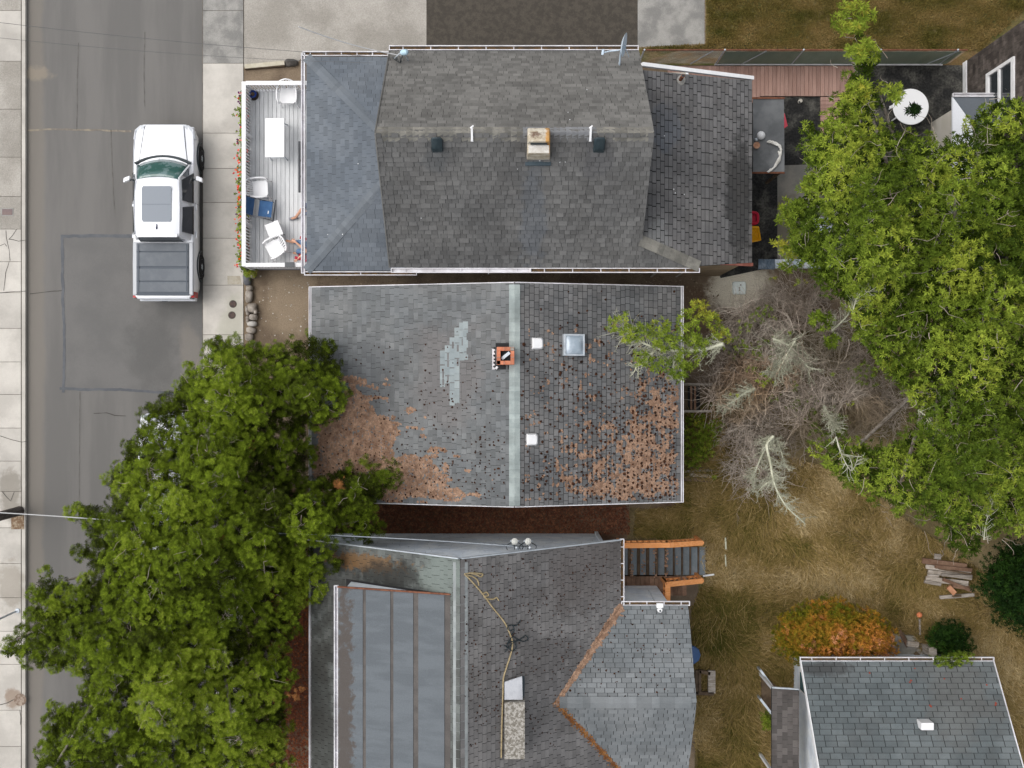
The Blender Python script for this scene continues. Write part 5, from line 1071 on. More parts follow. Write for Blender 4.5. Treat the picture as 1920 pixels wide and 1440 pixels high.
# window in the white west gable, porch roof and ramp rails beside it
MB().bar((8.72, -8.55, 1.2), (8.72, -9.3, 1.2), .06, .07).build('window_sill', white, D_); wf = MB().box(8.69, 8.75, -9.25, -8.6, 1.22, 2.0).build('window', white, D_); MB().box(8.67, 8.70, -9.18, -8.67, 1.3, 1.92).build('pane', mat('teal pane', (.05, .13, .16), rough=.05, speck=0), wf)
lp = Plane((P(1447, 0, 2.2).x, 0, 2.2), (-1, 0), .12); x0 = lp.O.x; pq = [[(x0, -11.8), (8.4, -11.8), (8.4, -8.98), (x0, -8.92)]]
lm = MB(); blanket(lm, lp, pq, th=.08); Lr = lm.build('lean_to_roof', dark, D_); s5 = Shingler(Lr, [mat('black brown shingle', (.075, .066, .062), (.10, .09, .085), ns=1.5, rnd=.3, speck=.3)]); s5.slope(lp, pq, 0, ex=.15, tw=.22, gap=.006, th=.009, quota=40); s5.done()
MB().bar((x0, -8.90, 2.2), (8.4, -8.94, 2.25), .04, .07).build('trim', galv, D_)
for y in (-9.0, -11.5): MB().box(x0+.05, x0+.13, y-.04, y+.04, 0, 2.1).build('post', white, D_)
rp = thing('ramp', 'low dark boarded ramp with pale grey side rails at the outbuilding porch', 'ramp', P(1440, 1300))
MB().prism([tuple(P(*q, .35).xy) for q in ((1428, 1262), (1460, 1290), (1455, 1345), (1428, 1318))][::-1], .05, .35).build('platform', darkwood, rp)
for a, b in (((1426, 1257), (1449, 1289)), ((1426, 1311), (1449, 1341))): MB().bar(P(*a, .6), P(*b, .75), .07, .12).build('rail', galv, rp); MB().bar(B_(*a, .6, .1), P(*a, .6), .06, .06).build('post', galv, rp)
# concrete pad with boards behind the shed
pad = structure(MB().prism([tuple(P(*q).xy) for q in ((1672, 1186), (1712, 1190), (1722, 1208), (1742, 1222), (1790, 1240), (1780, 1300), (1660, 1300), (1655, 1215))][::-1], -.1, .2), 'concrete_pad', mat('rough grey concrete', (.25, .24, .21), (.38, .36, .33), ns=2.5, speck=.3, bump=.4, stains_and_shade=[((11.9, -8.2, .2), (.5, .3, 1), (.14, .13, .11), .7, 3)]))
for (a, b, w_, m, lb) in (((1686, 1182), (1702, 1212), .10, brownwood, 'short brown board leaning on the edge of the concrete pad'), ((1716, 1224), (1733, 1240), .12, darkwood, 'dark plank lying flat on the concrete pad by the gutter'), ((1692, 1186), (1699, 1200), .07, darkwood, 'small dark stick on the concrete pad nearest the orange bush')):
    t = thing('plank', lb, 'plank', P(*a, .25)); MB().bar(P(*a, .3), P(*b, .24), w_, .05).build('board', m, t)
t = thing('post_stump', 'weathered square post stump standing at the corner of the concrete pad', 'post', P(1729, 1198)); MB().bar(P(1730, 1212, 0), P(1730, 1212, 0)+Vector((0, .04, .9)), .26, .24, up=(1, 0, 0)).build('post', greywood, t, bevel=.02)
t = thing('board_block', 'pale grey timber block on the broken corner of the concrete pad', 'block', P(1712, 1206)); MB().bar(P(1700, 1206, .3), P(1722, 1209, .3), .17, .12).build('block', greywood, t, bevel=.01)
t = thing('window_sash', 'small white framed window sash lying at the back of the outbuilding', 'window', P(1765, 1234)); MB().prism([tuple(P(*q, .4).xy) for q in ((1747, 1231), (1773, 1231), (1787, 1242), (1752, 1240))][::-1], .34, .4).build('frame', white, t); MB().prism([tuple(P(*q, .41).xy) for q in ((1752, 1233), (1772, 1233), (1780, 1239), (1756, 1238))][::-1], .35, .406).build('pane', galv, t)
# ---------------------------------------------------------------- house E, upper right
E_ = thing('house', 'dark brown shake sided house with white window trim at the upper right corner', 'house', (15, 8, 0))
ex = 14.08
MB().box(ex, 22, 3, 10.0, 0, 5.6).build('wall', dark, E_)
class W2(Wall): pass
we = Wall((ex, 10.0, 0), (0, -1)); we.n = Vector((-1, 0, 0)); se = Shingler(E_, [brownwall], 'shake'); hole = (1.94, 3.6)
wy0, wy1 = 10.0-P(0, 106, 0).y*0, 0
def wallpolys(L_, h, w0, w1, z0, z1): return [[(0, 0.3), (L_, .3), (L_, z0), (0, z0)], [(0, z0), (w0, z0), (w0, z1), (0, z1)], [(w1, z0), (L_, z0), (L_, z1), (w1, z1)], [(0, z1), (L_, z1), (L_, h), (0, h)]]
k1 = 2.05; wyN = P(0, 137, k1).y; wyS = 9.05
wyS = 7.5; w0, w1 = 10-wyN, 10-wyS
MB().box(ex-.04, ex, 7.5, 10.0, .02, .40).build('base_trim', white, E_)
Wl = 4.0
se.slope(we, wallpolys(Wl, 5.6, w0, w1, 2.0, 3.75), 0, ex=.19, tw=.13, gap=.006, th=.018, wvar=.4, jit=.012, quota=0, inuv=True); se.done('shakes')
wf = thing('x', '', '') if 0 else None
wn = MB()
for y0, y1, z0, z1 in ((wyN-.10, wyN, 1.92, 3.8), (wyS, wyN-.10, 1.92, 2.08), (wyS, wyN-.10, 3.63, 3.8), (wyS, wyN-.10, 2.76, 2.86), (wyS-.1, wyS, 1.92, 3.8)): wn.box(ex-.07, ex+.03, y0, y1, z0, z1)
wo = wn.build('window', white, E_)
for z0, z1 in ((2.1, 2.78), (2.84, 3.63)): MB().box(ex-.02, ex-.005, wyS, wyN-.10, z0, z1).build('pane', glass, wo)
MB().slab([(13.72, 10.4, 5.75), (13.72, 3, 5.75), (22, 3, 5.75), (22, 10.4, 5.75)], (0, 0, -.2)).build('roof', r1, E_); MB().bar((13.68, 10.45, 5.72), (13.68, 3, 5.72), .07, .2).build('fascia', white, E_)
# lower bump-out with its own small roof
b0 = P(1786, 181, 2.4); MB().box(b0.x+.2, 18, 3.2, b0.y-.25, 0, 2.3).build('bump_out_wall', cream, E_)
MB().slab([(b0.x, b0.y, 2.4), (b0.x+.45, b0.y-.9, 2.75), (19, b0.y-.9, 2.75), (19, b0.y, 2.4)], (0, 0, -.08)).build('bump_out_roof', porchm, E_); MB().slab([(b0.x, b0.y, 2.4), (b0.x, 3, 2.4), (b0.x+.45, 3, 2.75), (b0.x+.45, b0.y-.9, 2.75)], (0, 0, -.08)).build('bump_out_end', mat('white flashing', (.6, .62, .66), rough=.5), E_)
gutter(E_, (b0.x, b0.y+.04, 2.4), (19, b0.y+.04, 2.4), w_=.09, clips=6, dirty=False)
p = P(1719, 262); MB().box(p.x-.02, p.x+.10, 4.6, 6.6, .12, .45).build('base_trim', white, E_); MB().box(p.x+.1, 16, 4.6, 6.6, 0, 1.4).build('low_annex', brownwall, E_)
# ---------------------------------------------------------------- fence and plank walk
Yf = 9.97
t = thing('chain_link_fence', 'rusty topped chain link fence with green mesh behind the houses', 'fence', (9, Yf, 0))
xa = 3.9; xb = 13.6
MB().tube([(xa, Yf, 1.62), (xb, Yf, 1.62)], .024, 6).build('top_rail', rustm, t); MB().bar((xa+2.4, Yf-.03, .14), (xb-.2, Yf-.03, .14), .04, .05).build('bottom_board', gutw, t)
for x in (xa+.05, 6.35, 8.7, 11.0, 13.3): MB().tube([(x, Yf, 0), (x, Yf, 1.66)], .028, 8).build('post', galv, t)
for x in (5.55, 7.15, 12.9): MB().tube([(x, Yf-.02, .2), (x+.45, Yf-.02, 1.58)], .02, 6).build('brace', galv, t)
nx = int((xb-xa)/.055); a_ = []; hgt = 1.45
xs0 = np.arange(nx)*.055+xa
lo = np.stack([xs0, np.full(nx, Yf), np.full(nx, .16)], 1)
def seg(d): 
    e = lo.copy(); e[:, 0] += d*hgt*.8; e[:, 2] += hgt; e2 = np.clip(e[:, 0], xa, xb); f = np.where(np.abs(e[:, 0]-lo[:, 0]) > 0, (e2-lo[:, 0])/(e[:, 0]-lo[:, 0]), 1); return np.stack([lo, lo+(e-lo)*f[:, None]], 1)
Pn_ = np.concatenate([seg(1), seg(-1)]); V, Fc = tubes(Pn_, np.full(Pn_.shape[:2], .005)); npmesh('wire_mesh', V, Fc, mat('mesh wire', (.35, .33, .28), (.3, .2, .13), ns=1), t, kind='stuff')
MB().add([(6.4, Yf-.015, .14), (xb-.1, Yf-.015, .14), (xb-.1, Yf-.015, 1.5), (6.4, Yf-.015, 1.5)], [(0, 1, 2, 3)]).build('privacy_mesh', mat('green privacy mesh', (.17, .25, .20), (.23, .31, .25), ns=1.5, alpha=.85, speck=.3, stretch=(1, 1, .3)), t)
t = thing('plank_walk', 'red brown plank walkway turning a corner below the chain link fence', 'walkway', (8, 9, .15))
x = P(1252, 0, .2).x; k = 0
while x < P(1606, 0, .2).x:
    MB().box(x+.004, x+.121, P(0, 180, .2).y+(.0 if x > 7.6 else -.2), P(0, 124, .2).y, .13, .2+random.uniform(-.003, .003)).build('plank', plankr, t); x += .125
y = P(0, 181, .2).y-.005
while y > P(0, 247, .2).y: MB().box(P(1539, 0, .2).x, P(1606, 0, .2).x, y-.123, y-.008, .13, .2+random.uniform(-.003, .003)).build('plank', plankr, t); y -= .125
MB().box(P(1252, 0, .1).x, P(1606, 0, .1).x, P(0, 180, .1).y, P(0, 124, .1).y, .1, .131).build('joists', darkwood, t)
# yard things by the back of house A
t = thing('awning', 'dark grey flat sheet roof over the back step of the long house', 'awning', P(1441, 255, 2)); aw = mat('wet grey sheet', (.10, .105, .11), (.16, .165, .17), ns=1.4, rough=.35, speck=.15, stains_and_shade=[((7.9, 6.5, 2.2), (.4, .4, 1), (.25, .26, .27), .5, 2)])
z = 2.2; MB().slab([P(1412, 184, z), P(1470, 184, z), P(1471, 323, z), P(1412, 323, z)][::-1], (0, 0, -.05)).build('sheet', aw, t)
for y in (184, 324): MB().bar(P(1408, y, z+.01), P(1471, y, z+.01), .05, .05).build('edge_trim', rustm, t)
for y in (188, 320): MB().bar(B_(1466, y, 2.15, 0), P(1466, y, 2.15), .07, .07).build('post', darkwood, t)
t = thing('buoy', 'white ball float lying on the dark grey sheet roof', 'float', P(1427, 254, 2.3)); MB().ball(P(1427, 254, 2.33), .125, 14, 10).build('ball', plast, t, smooth=True); MB().ball(P(1418, 262, 2.26), .06, 8, 6).build('grey_fitting', galv, t, smooth=True)
t = thing('clay_pot', 'small broken clay pot beside the white ball float', 'pot', P(1418, 275, 2.25)); MB().lathe([(.05, 0), (.09, .12), (.1, .13), (.07, .12)], P(1417, 274, 2.22), 12).build('pot', mat('clay', (.42, .2, .12), (.5, .3, .2), ns=9), t, smooth=True)
t = thing('driftwood', 'bleached white curved driftwood piece on the dark grey sheet roof', 'driftwood', P(1455, 290, 2.3))
pts = [(1438, 266), (1446, 266), (1456, 269), (1463, 276), (1464, 286), (1461, 298), (1456, 308), (1448, 317), (1438, 322)]; MB().tube(smooth_([P(*q, 2.28) for q in pts]), [.02, .03, .045, .05, .035, .05, .03, .04, .035, .03, .035, .05, .04, .03, .04, .03, .03, .04, .03, .035, .05, .06, .045, .04, .03, .04, .03, .02, .03, .03, .02, .02, .01][:33], 7).build('stem', mat('bleached wood', (.62, .6, .55), (.8, .78, .74), ns=7), t)
for a, b in (((1447, 266), (1458, 273)), ((1463, 290), (1459, 283)), ((1460, 300), (1452, 311)), ((1446, 318), (1440, 323))): MB().tube([P(*a, 2.3), P(*b, 2.3)], [.05, .02], 6).build('branch', MATS['bleached wood'], t)
t = thing('marker_flag', 'pink pointed marker flag beside the dark sheet roof', 'flag', P(1472, 228)); MB().slab([P(1469, 212, .9), P(1471, 212, .9), P(1477, 236, .8), P(1470, 241, .8)][::-1], (0, 0, -.03)).build('flag', mat('pink fabric', (.75, .10, .14)), t); MB().tube([B_(1470, 212, .92, .1), P(1470, 212, .92)], .012, 6).build('stick', galv, t)
t = thing('drain_cap', 'round pale cap with a dark centre set in the black mulch', 'cap', P(1499, 191)); MB().lathe([(.06, 0), (.06, .15), (.05, .16)], P(1499, 191, .1), 14).build('cap', cream, t); MB().lathe([(.022, 0), (.022, .01)], P(1499, 191, .26), 10).build('hole', blackm, t)
t = thing('round_table', 'round white plastic garden table on black mulch under the tree branch', 'table', P(1708, 200, .1)); c_ = P(1708, 200, .8)
MB().lathe([(.50, -.05), (.545, -.04), (.55, -.01), (.54, 0), (.03, 0)], c_, 36).build('tabletop', plast, t, smooth=True)
for a in (.7, 2.3, 3.8, 5.4): MB().tube([c_+Vector((.36*math.cos(a), .36*math.sin(a), -.04)), c_+Vector((.44*math.cos(a), .44*math.sin(a), -.7))], [.03, .02], 6).build('leg', plast, t)
t = thing('plastic_stool', 'white plastic seat edge showing beside the round white table', 'stool', P(1680, 201, .1)); MB().bar(P(1668, 202, .45), P(1681, 196, .45), .09, .04).build('seat', plast, t, bevel=.01); MB().bar(B_(1674, 200, .43, .12), P(1674, 200, .43), .04, .04).build('leg', plast, t)
t = thing('plastic_chair', 'red plastic chair edge showing past the charcoal roof', 'chair', P(1415, 407, .1)); redp = mat('red plastic', (.5, .01, .04), rough=.4)
MB().tube(smooth_([P(1408, 398, .7), P(1419, 400, .7), P(1421, 409, .7), P(1419, 418, .7), P(1408, 420, .7)]), .045, 6).build('seat_rim', redp, t); MB().box(P(1404, 0, .6).x, P(1418, 0, .6).x, P(0, 417, .6).y, P(0, 401, .6).y, .45, .5).build('seat', redp, t)
for y in (400, 418): MB().bar(B_(1417, y, .66, .1), P(1417, y, .66), .04, .04).build('leg', redp, t)
t = thing('plastic_sled', 'yellow plastic tray with moulded ribs leaning by the back wall', 'tray', P(1415, 439, .1)); yel = mat('yellow plastic', (.78, .38, .01), rough=.4, speck=.05)
q = [P(1405, 426, .8), P(1421, 426, .8), P(1425, 450, .4), P(1405, 454, .4)]; MB().slab(q[::-1], (0, 0, -.04)).build('base', yel, t)
for a, b in zip(q, q[1:]+q[:1]): MB().bar(a+Vector((0, 0, .02)), b+Vector((0, 0, .02)), .05, .06).build('rim', yel, t)
for a, b in ((q[0], q[2]), (q[1], q[3]), ((q[0]+q[3])/2, (q[1]+q[2])/2)): MB().bar(a+Vector((0, 0, .01)), b+Vector((0, 0, .01)), .025, .03).build('rib', yel, t)
# blue and silver tarpaulin
t = thing('tarpaulin', 'blue and silver tarpaulin stretched along the edge under the leaves', 'tarpaulin', P(1500, 495)); tb = mat('blue tarp', (.10, .14, .19), (.16, .2, .25), ns=3, rough=.35); ts = mat('silver tarp', (.45, .52, .62), (.7, .75, .82), ns=3, rough=.3, lo=.4, hi=.6)
def cloth(px0, py0, px1, py1, z, m, name, par, amp=.05, n=26, k=8):
    vs = []; fs = []
    for i in range(n+1):
        for j in range(k+1):
            p = P(px0+(px1-px0)*i/n, py0+(py1-py0)*j/k, z); vs.append((p.x, p.y, z+amp*(float(fbm(i*.6, j*.9, 5))*2-1)))
    for i in range(n):
        for j in range(k): q = i*(k+1)+j; fs.append((q, q+1, q+k+2, q+k+1))
    m_ = MB(); m_.add(vs, fs); o = m_.build(name, m, par, smooth=True); o.modifiers.new('s', 'SOLIDIFY').thickness = .012; return o
cloth(1422, 486, 1453, 505, .5, tb, 'blue_sheet', t); cloth(1453, 486, 1600, 503, .48, ts, 'silver_sheet', t)
t = thing('clear_tarpaulin', 'crumpled silver plastic sheet glimpsed between the laurel branches', 'plastic sheet', P(1545, 420)); cloth(1524, 408, 1560, 436, .3, ts, 'sheet', t, .12)
# septic lid in its bright sand
t = thing('septic_lid', 'pale square plastic ground lid with two dark knobs on light sand', 'lid', P(1386, 540, .1)); c_ = P(1386, 540, .14)
q = [(-.2, -.15), (-.16, -.19), (.16, -.19), (.2, -.15), (.2, .15), (.16, .19), (-.16, .19), (-.2, .15)]; MB().loft([[c_+Vector((x*s_, y*s_, z)) for x, y in q] for s_, z in ((1.08, -.05), (1.05, .02), (.95, .05), (.9, .035))]).build('lid', mat('pale grey green plastic', (.74, .80, .78), rough=.5), t, bevel=.01)
for dx, dy in ((0, 0), (0, -.07), (.04, .09)): MB().lathe([(.025, 0), (.022, .02)], c_+Vector((dx, dy, .035)), 10).build('knob', blackm, t)
# utility lids in the pavements
for px, py, r_, lb in ((437, 570, .10, 'dark round water valve lid in the right pavement, the upper of the two'), (435, 591, .10, 'rusty round valve lid in the right pavement, the lower of the two')):
    t = thing('valve_lid', lb, 'lid', P(px, py, .13), group='round lids in the pavement'); MB().lathe([(.12, 0), (.12, .012)], P(px, py, .124), 22).build('ring', joint, t); MB().lathe([(r_, 0), (r_, .006)], P(px, py, .136), 22).build('cover', mat('cast iron brown', (.06, .045, .045), (.10, .07, .06), ns=9), t)
t = thing('meter_lid', 'brown rectangular meter lid in the left pavement', 'lid', P(13, 397, .13)); MB().box(P(1, 0, .14).x, P(25, 0, .14).x, P(0, 405, .14).y, P(0, 390, .14).y, .10, .136).build('frame', oldconc, t); MB().box(P(4, 0, .14).x, P(23, 0, .14).x, P(0, 403, .14).y, P(0, 392, .14).y, .12, .142).build('cover', mat('purple brown lid', (.17, .13, .13), (.20, .15, .14), ns=8), t)
t = thing('valve_lid', 'rusty stained round lid in the left pavement near the bottom', 'lid', P(38, 1312, .13)); MB().lathe([(.19, 0), (.19, .01)], P(38, 1312, .13), 22).build('cover', mat('rust patch', (.17, .12, .09), (.32, .26, .21), ns=9), t)
structure(MB().prism([tuple(P(*q).xy) for q in ((428, 518), (452, 518), (455, 534), (429, 534))][::-1], .1, .1345), 'pavement_patch', mat('tan patch', (.36, .32, .25), (.45, .41, .34), ns=4))
# timber edge and rocks along the drive and yard
t = thing('timber_edge', 'pale timber edging board along the driveway above the deck', 'timber', P(500, 124)); MB().bar(P(460, 126, .18), P(534, 119, .18), .13, .18).build('beam', mat('pale timber', (.42, .38, .29), (.5, .46, .37), ns=4, speck=.3), t); MB().bar(P(460, 130, .16), P(534, 124, .16), .04, .14).build('shade_strip', darkwood, t)  # dark strip along the beam stands in for its shade
t = thing('rock', 'dark lumpy stone at the end of the pale timber edging', 'rock', P(546, 118))
def rock(par, px, py, sx, sy, z0, hh, m, rot=0):
    c_ = P(px, py, z0); bm = bmesh.new(); bmesh.ops.create_icosphere(bm, subdivisions=2, radius=1); sd0 = random.uniform(0, 99)
    for v in bm.verts:
        d = v.co.normalized(); n_ = .75+.5*float(fbm(d.x*1.8+sd0, d.y*1.8+d.z*1.3, 2)); v.co = Vector((math.copysign(abs(d.x)**.7, d.x)*n_*sx, math.copysign(abs(d.y)**.7, d.y)*n_*sy, d.z*n_*hh)); v.co.rotate(Matrix.Rotation(rot, 3, 'Z')); v.co += c_-wl(par)
    me = bpy.data.meshes.new('stone'); bm.to_mesh(me); bm.free(); me.materials.append(m); me.polygons.foreach_set('use_smooth', [True]*len(me.polygons)); return link('stone', me, par)
stone = mat('border stone', (.22, .19, .16), (.38, .34, .30), ns=3, rnd=.15, speck=.35, ss=20, bump=.6)
rock(t, 546, 118, .22, .12, .15, .14, mat('dark stone', (.05, .045, .04), (.1, .09, .08), ns=5)); 
t = thing('stone_border', 'row of rounded field stones edging the bare yard along the pavement', 'stone wall', P(470, 580))
for px, py, sx_, sy_, m in ((463, 523, .13, .22, mat('slate stone', (.09, .09, .10), (.14, .14, .15), ns=4)), (474, 517, .10, .09, stone), (468, 540, .12, .09, stone), (467, 556, .12, .22, stone), (472, 577, .17, .15, stone), (464, 582, .06, .16, stone), (475, 595, .14, .10, stone), (473, 607, .15, .09, mat('pale stone', (.42, .4, .37), (.55, .53, .5), ns=4, speck=.2)), (470, 619, .15, .11, stone), (465, 600, .06, .12, stone), (467, 632, .14, .12, stone), (474, 645, .13, .11, stone), (466, 508, .08, .07, stone), (480, 585, .06, .08, stone)): rock(t, px, py, sx_, sy_, .2, .14, m, random.uniform(-.2, .2))
# poles and wires
t = thing('utility_pole', 'leaning dark weathered utility pole base on the left pavement', 'pole', P(40, 957, .13)); polem = mat('old pole wood', (.055, .045, .04), (.13, .11, .10), ns=7, speck=.5, bump=.7, stretch=(3, 3, .4))
MB().tube([Q(40, 957, .1), Q(38, 960, 9)], [.15, .11], 14).build('shaft', polem, t, smooth=True); MB().box(P(22, 0, .1).x, P(46, 0, .1).x, P(0, 992, .1).y, P(0, 966, .1).y, .10, .138).build('base_patch', mat('brown leaf litter', (.16, .10, .06), (.3, .24, .17), ns=12, lo=.4, hi=.6), t)
t = thing('sign_post', 'thin grey metal sign post on the left pavement below the wooden pole', 'sign post', P(33, 1145, .13)); MB().tube([Q(33, 1145, .1), Q(33, 1145, 2.6)], .032, 10).build('shaft', galv, t, smooth=True); MB().lathe([(.08, 0), (.07, .03)], P(33, 1145, .13), 12).build('base_plate', galv, t)
def wire(lb, a, b, sag, m, r_=.012):
    a = Vector(a); b = Vector(b); t = thing('overhead_wire', lb, 'wire', a); pts = [a.lerp(b, k/14)-Vector((0, 0, sag*4*(k/14)*(1-k/14))) for k in range(15)]; MB().tube(pts, r_, 5).build('strand', m, t)
wirew = mat('pale wire', (.55, .55, .55)); pp_ = P(40, 957, 8.5)
wire('pale overhead wire crossing the street at the big pine', P(-220, 950, 7), P(640, 1020, 5.2), .9, wirew, .015); wire('twin service wire running over the white siding to the weatherheads', P(520, 1000, 6.2), P(962, 1024, 5.0), .25, galv, .014)
wire('black service wire beside the pale one over the white siding', P(520, 1003, 6.25), P(988, 1025, 5.0), .35, blackm, .012)
wire('thin dark overhead wire across the top of the street to the porch roof', P(-100, 30, 7), P(742, 108, 5.0), .4, mat('grey cable', (.12, .12, .12)), .006); wire('pale service cable to the mast at the corner of the long house', P(560, 50, 7), P(752, 104, 5.1), .3, wirew, .014)
wire('lowest thin dark wire crossing the upper left of the street', P(-100, 60, 6), P(700, 118, 4.2), .5, MATS['grey cable'], .005)
# ladder like frame and timber east of house B
t = thing('garden_steps', 'dark open step frame with two grey rails against the east side of the worn house', 'steps', P(1302, 745))
for y in (720, 771): MB().bar(P(1262, y, 1.3), P(1335, y+(1 if y < 750 else 0), 1.3), .07, .09).build('side_rail', greywood, t)
for x in (1284, 1296, 1303): MB().bar(P(x, 724, .9), P(x, 768, .9), .06 if x != 1284 else .16, .05).build('board', darkwood if x == 1284 else brownwood, t)
MB().prism([tuple(P(*q).xy) for q in ((1255, 724), (1310, 724), (1310, 770), (1255, 770))][::-1], .1, .25).build('floor', dark, t)
for x, y in ((1332, 721), (1332, 771)): MB().bar(B_(x, y, 1.3, .1), P(x, y, 1.3), .07, .07).build('post', darkwood, t)
t = thing('timber_stack', 'low stack of old grey boards on the grass beside the worn house', 'timber', P(1310, 890))
for a, b, w_, m in (((1280, 884), (1335, 882), .07, greywood), ((1283, 892), (1336, 889), .07, darkwood), ((1292, 890), (1334, 893), .10, greywood), ((1284, 898), (1332, 901), .12, darkwood), ((1290, 876), (1330, 878), .06, darkwood)): MB().bar(P(*a, .2+random.random()*.1), P(*b, .2+random.random()*.1), w_, .06).build('board', m, t)
t = thing('lumber_pile', 'pile of grey and brown split boards on the grass near the dark shrub', 'lumber', P(1780, 1085)); random.seed(11)
for a, b, w_, z, m in (((1729, 1051), (1812, 1062), .17, .35, brownwood), ((1752, 1043), (1764, 1044), .16, .4, greywood), ((1736, 1062), (1820, 1074), .13, .3, greywood), ((1753, 1062), (1822, 1069), .11, .42, brownwood), ((1740, 1072), (1822, 1083), .14, .3, greywood), ((1739, 1079), (1760, 1080), .08, .42, greywood), ((1765, 1078), (1822, 1081), .08, .42, greywood), ((1736, 1085), (1815, 1094), .16, .28, greywood), ((1733, 1090), (1764, 1096), .10, .36, greywood), ((1768, 1086), (1822, 1108), .10, .4, brownwood), ((1785, 1098), (1824, 1104), .12, .25, brownwood), ((1778, 1100), (1790, 1113), .15, .32, mat('fresh brown board', (.42, .2, .11), (.5, .26, .15), ns=5)), ((1762, 1120), (1826, 1115), .11, .2, greywood), ((1786, 1118), (1802, 1117), .06, .27, darkwood), ((1760, 1066), (1822, 1077), .05, .38, darkwood)):
    MB().bar(P(*a, z+.15), P(*b, z+.15), w_, .09).build('board', m, t, bevel=.006)
random.seed(5)
for px0, py0, px1, py1, m, lb, w_ in ((1318, 1080, 1339, 1077, white, 'short white stick on the grass past the end of the stairs', .05), (1360, 1008, 1361, 1030, lichen, 'pale bleached stick standing in the grass, the upper of two', .05), (1360, 1040, 1361, 1062, lichen, 'pale bleached stick in the grass, the lower of two', .04), (1724, 1160, 1725, 1190, greywood, 'grey stake with an orange tip in the meadow above the pad', .05)):
    t = thing('stick', lb, 'stick', P(px0, py0, .1)); MB().bar(P(px0, py0, .3), P(px1, py1, .3), w_, .04).build('stick', m, t)
    if px0 == 1724: MB().ball(P(1724, 1153, .45), .09, 8, 5).build('tip', mat('orange tip', (.6, .2, .09)), t)

# ---------------------------------------------------------------- vegetation
def tree_limbs(t, base, tops, m, r0=.22, n=9, rt=.02, name='limb'):
    for q in tops:
        q = Vector(q); mid = base.lerp(q, .5)+Vector((random.uniform(-.3, .3), random.uniform(-.3, .3), -.2*(q-base).length*.3)); pts = [base, base.lerp(mid, .55)+Vector((0, 0, .25)), mid, mid.lerp(q, .6), q]
        MB().tube(smooth_(pts, 3), [r0+(rt-r0)*(k/12)**.6 for k in range(13)], 6).build(name, m, t, smooth=True)
def crown(poly, hi, lo, ncl, mind, crad, per, Redge, seed, tscale, jitter=.25, under=0, flat=.6, tone=None, shrink=.8, topn=None):
    """clumps inside an outline: each clump a small dome of tufts; heights follow a dome over the outline"""
    global rng; rng = np.random.default_rng(seed); random.seed(seed)
    cxs, cys = sample_poly(poly, ncl, mind); ed = edged(cxs, cys, poly)
    z = lo+(hi-lo)*np.clip(ed/Redge, 0, 1)**.6+(fbm(cxs/90, cys/90, seed, 2)-.5)*(hi-lo)*.7+rng.normal(0, jitter, len(cxs)); z = np.clip(z, .5, None)
    cen = px2m(cxs, cys, z); pos = []; ax = []; tn = []; sc = []
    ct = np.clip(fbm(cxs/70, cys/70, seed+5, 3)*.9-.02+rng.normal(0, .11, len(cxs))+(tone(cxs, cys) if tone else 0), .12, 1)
    rad = np.minimum(crad*rng.uniform(.6, 1.3, len(cxs)), np.maximum(.16, ed*.0145*shrink))
    for i in range(len(cen)):
        n = max(5, int(per*(rad[i]/crad)**1.6)); 
        u = rng.uniform(.02, 1, n); th = rng.uniform(0, 2*math.pi, n); ph = np.arccos(1-u*1.05)
        d = np.stack([np.sin(ph)*np.cos(th), np.sin(ph)*np.sin(th), np.cos(ph)], 1); rr = rad[i]*rng.uniform(.72, 1.12, n)
        p = cen[i]+d*rr[:, None]*[1, 1, flat]; pos.append(p); ax.append(d*[1, 1, .8]+[0, 0, .45]+rng.normal(0, .18, (n, 3)))
        tn.append(np.clip(ct[i]+(d[:, 2]-.5)*.26+rng.normal(0, .07, n), .03, 1)); sc.append(rng.uniform(.8, 1.15, n)*tscale)  # light on clump tops and shade on their flanks put into the tint
    if under:
        ux, uy = sample_poly(poly, under); ue = edged(ux, uy, poly); k_ = ue > 14; ux, uy, ue = ux[k_], uy[k_], ue[k_]; uz = lo+(hi-lo)*np.clip(ue/Redge, 0, 1)**.6*.8-rng.uniform(.2, 1.0, len(ux)); pos.append(px2m(ux, uy, uz)); ax.append(rng.normal(size=(len(ux), 3))*.5+[0, 0, 1]); tn.append(rng.uniform(.04, .34, len(ux))); sc.append(rng.uniform(1.2, 1.8, len(ux))*tscale)  # under layer tinted dark: painted shade in the gaps between clumps
    return np.concatenate(pos), np.concatenate(ax), np.concatenate(sc), np.concatenate(tn), cen, rad
# the big pine
pine_poly = [(378, 642), (400, 614), (440, 632), (470, 640), (505, 640), (530, 632), (560, 634), (588, 614), (612, 622), (632, 650), (640, 690), (655, 735), (652, 775), (632, 800), (595, 808), (580, 826), (600, 846), (602, 868), (580, 884), (606, 888), (650, 862), (672, 868), (690, 866), (735, 862), (764, 884), (758, 905), (732, 928), (706, 958), (722, 985), (716, 1010), (690, 1020), (650, 1028), (640, 1050), (636, 1080), (620, 1110), (618, 1145), (592, 1150), (575, 1130), (560, 1150), (565, 1195), (540, 1215), (552, 1250), (545, 1300), (545, 1400), (560, 1470), (60, 1470), (75, 1360), (85, 1325), (140, 1310), (150, 1285), (120, 1262), (75, 1262), (40, 1243), (0, 1238), (-4, 1195), (30, 1182), (48, 1170), (45, 1120), (60, 1090), (72, 1068), (95, 1072), (125, 1085), (150, 1080), (150, 1056), (125, 1040), (128, 1025), (165, 1018), (155, 1000), (128, 985), (122, 950), (150, 935), (200, 945), (215, 930), (192, 918), (208, 868), (228, 850), (225, 832), (235, 815), (262, 788), (255, 775), (270, 755), (300, 742), (320, 735), (312, 725), (345, 705), (345, 688), (380, 672)]
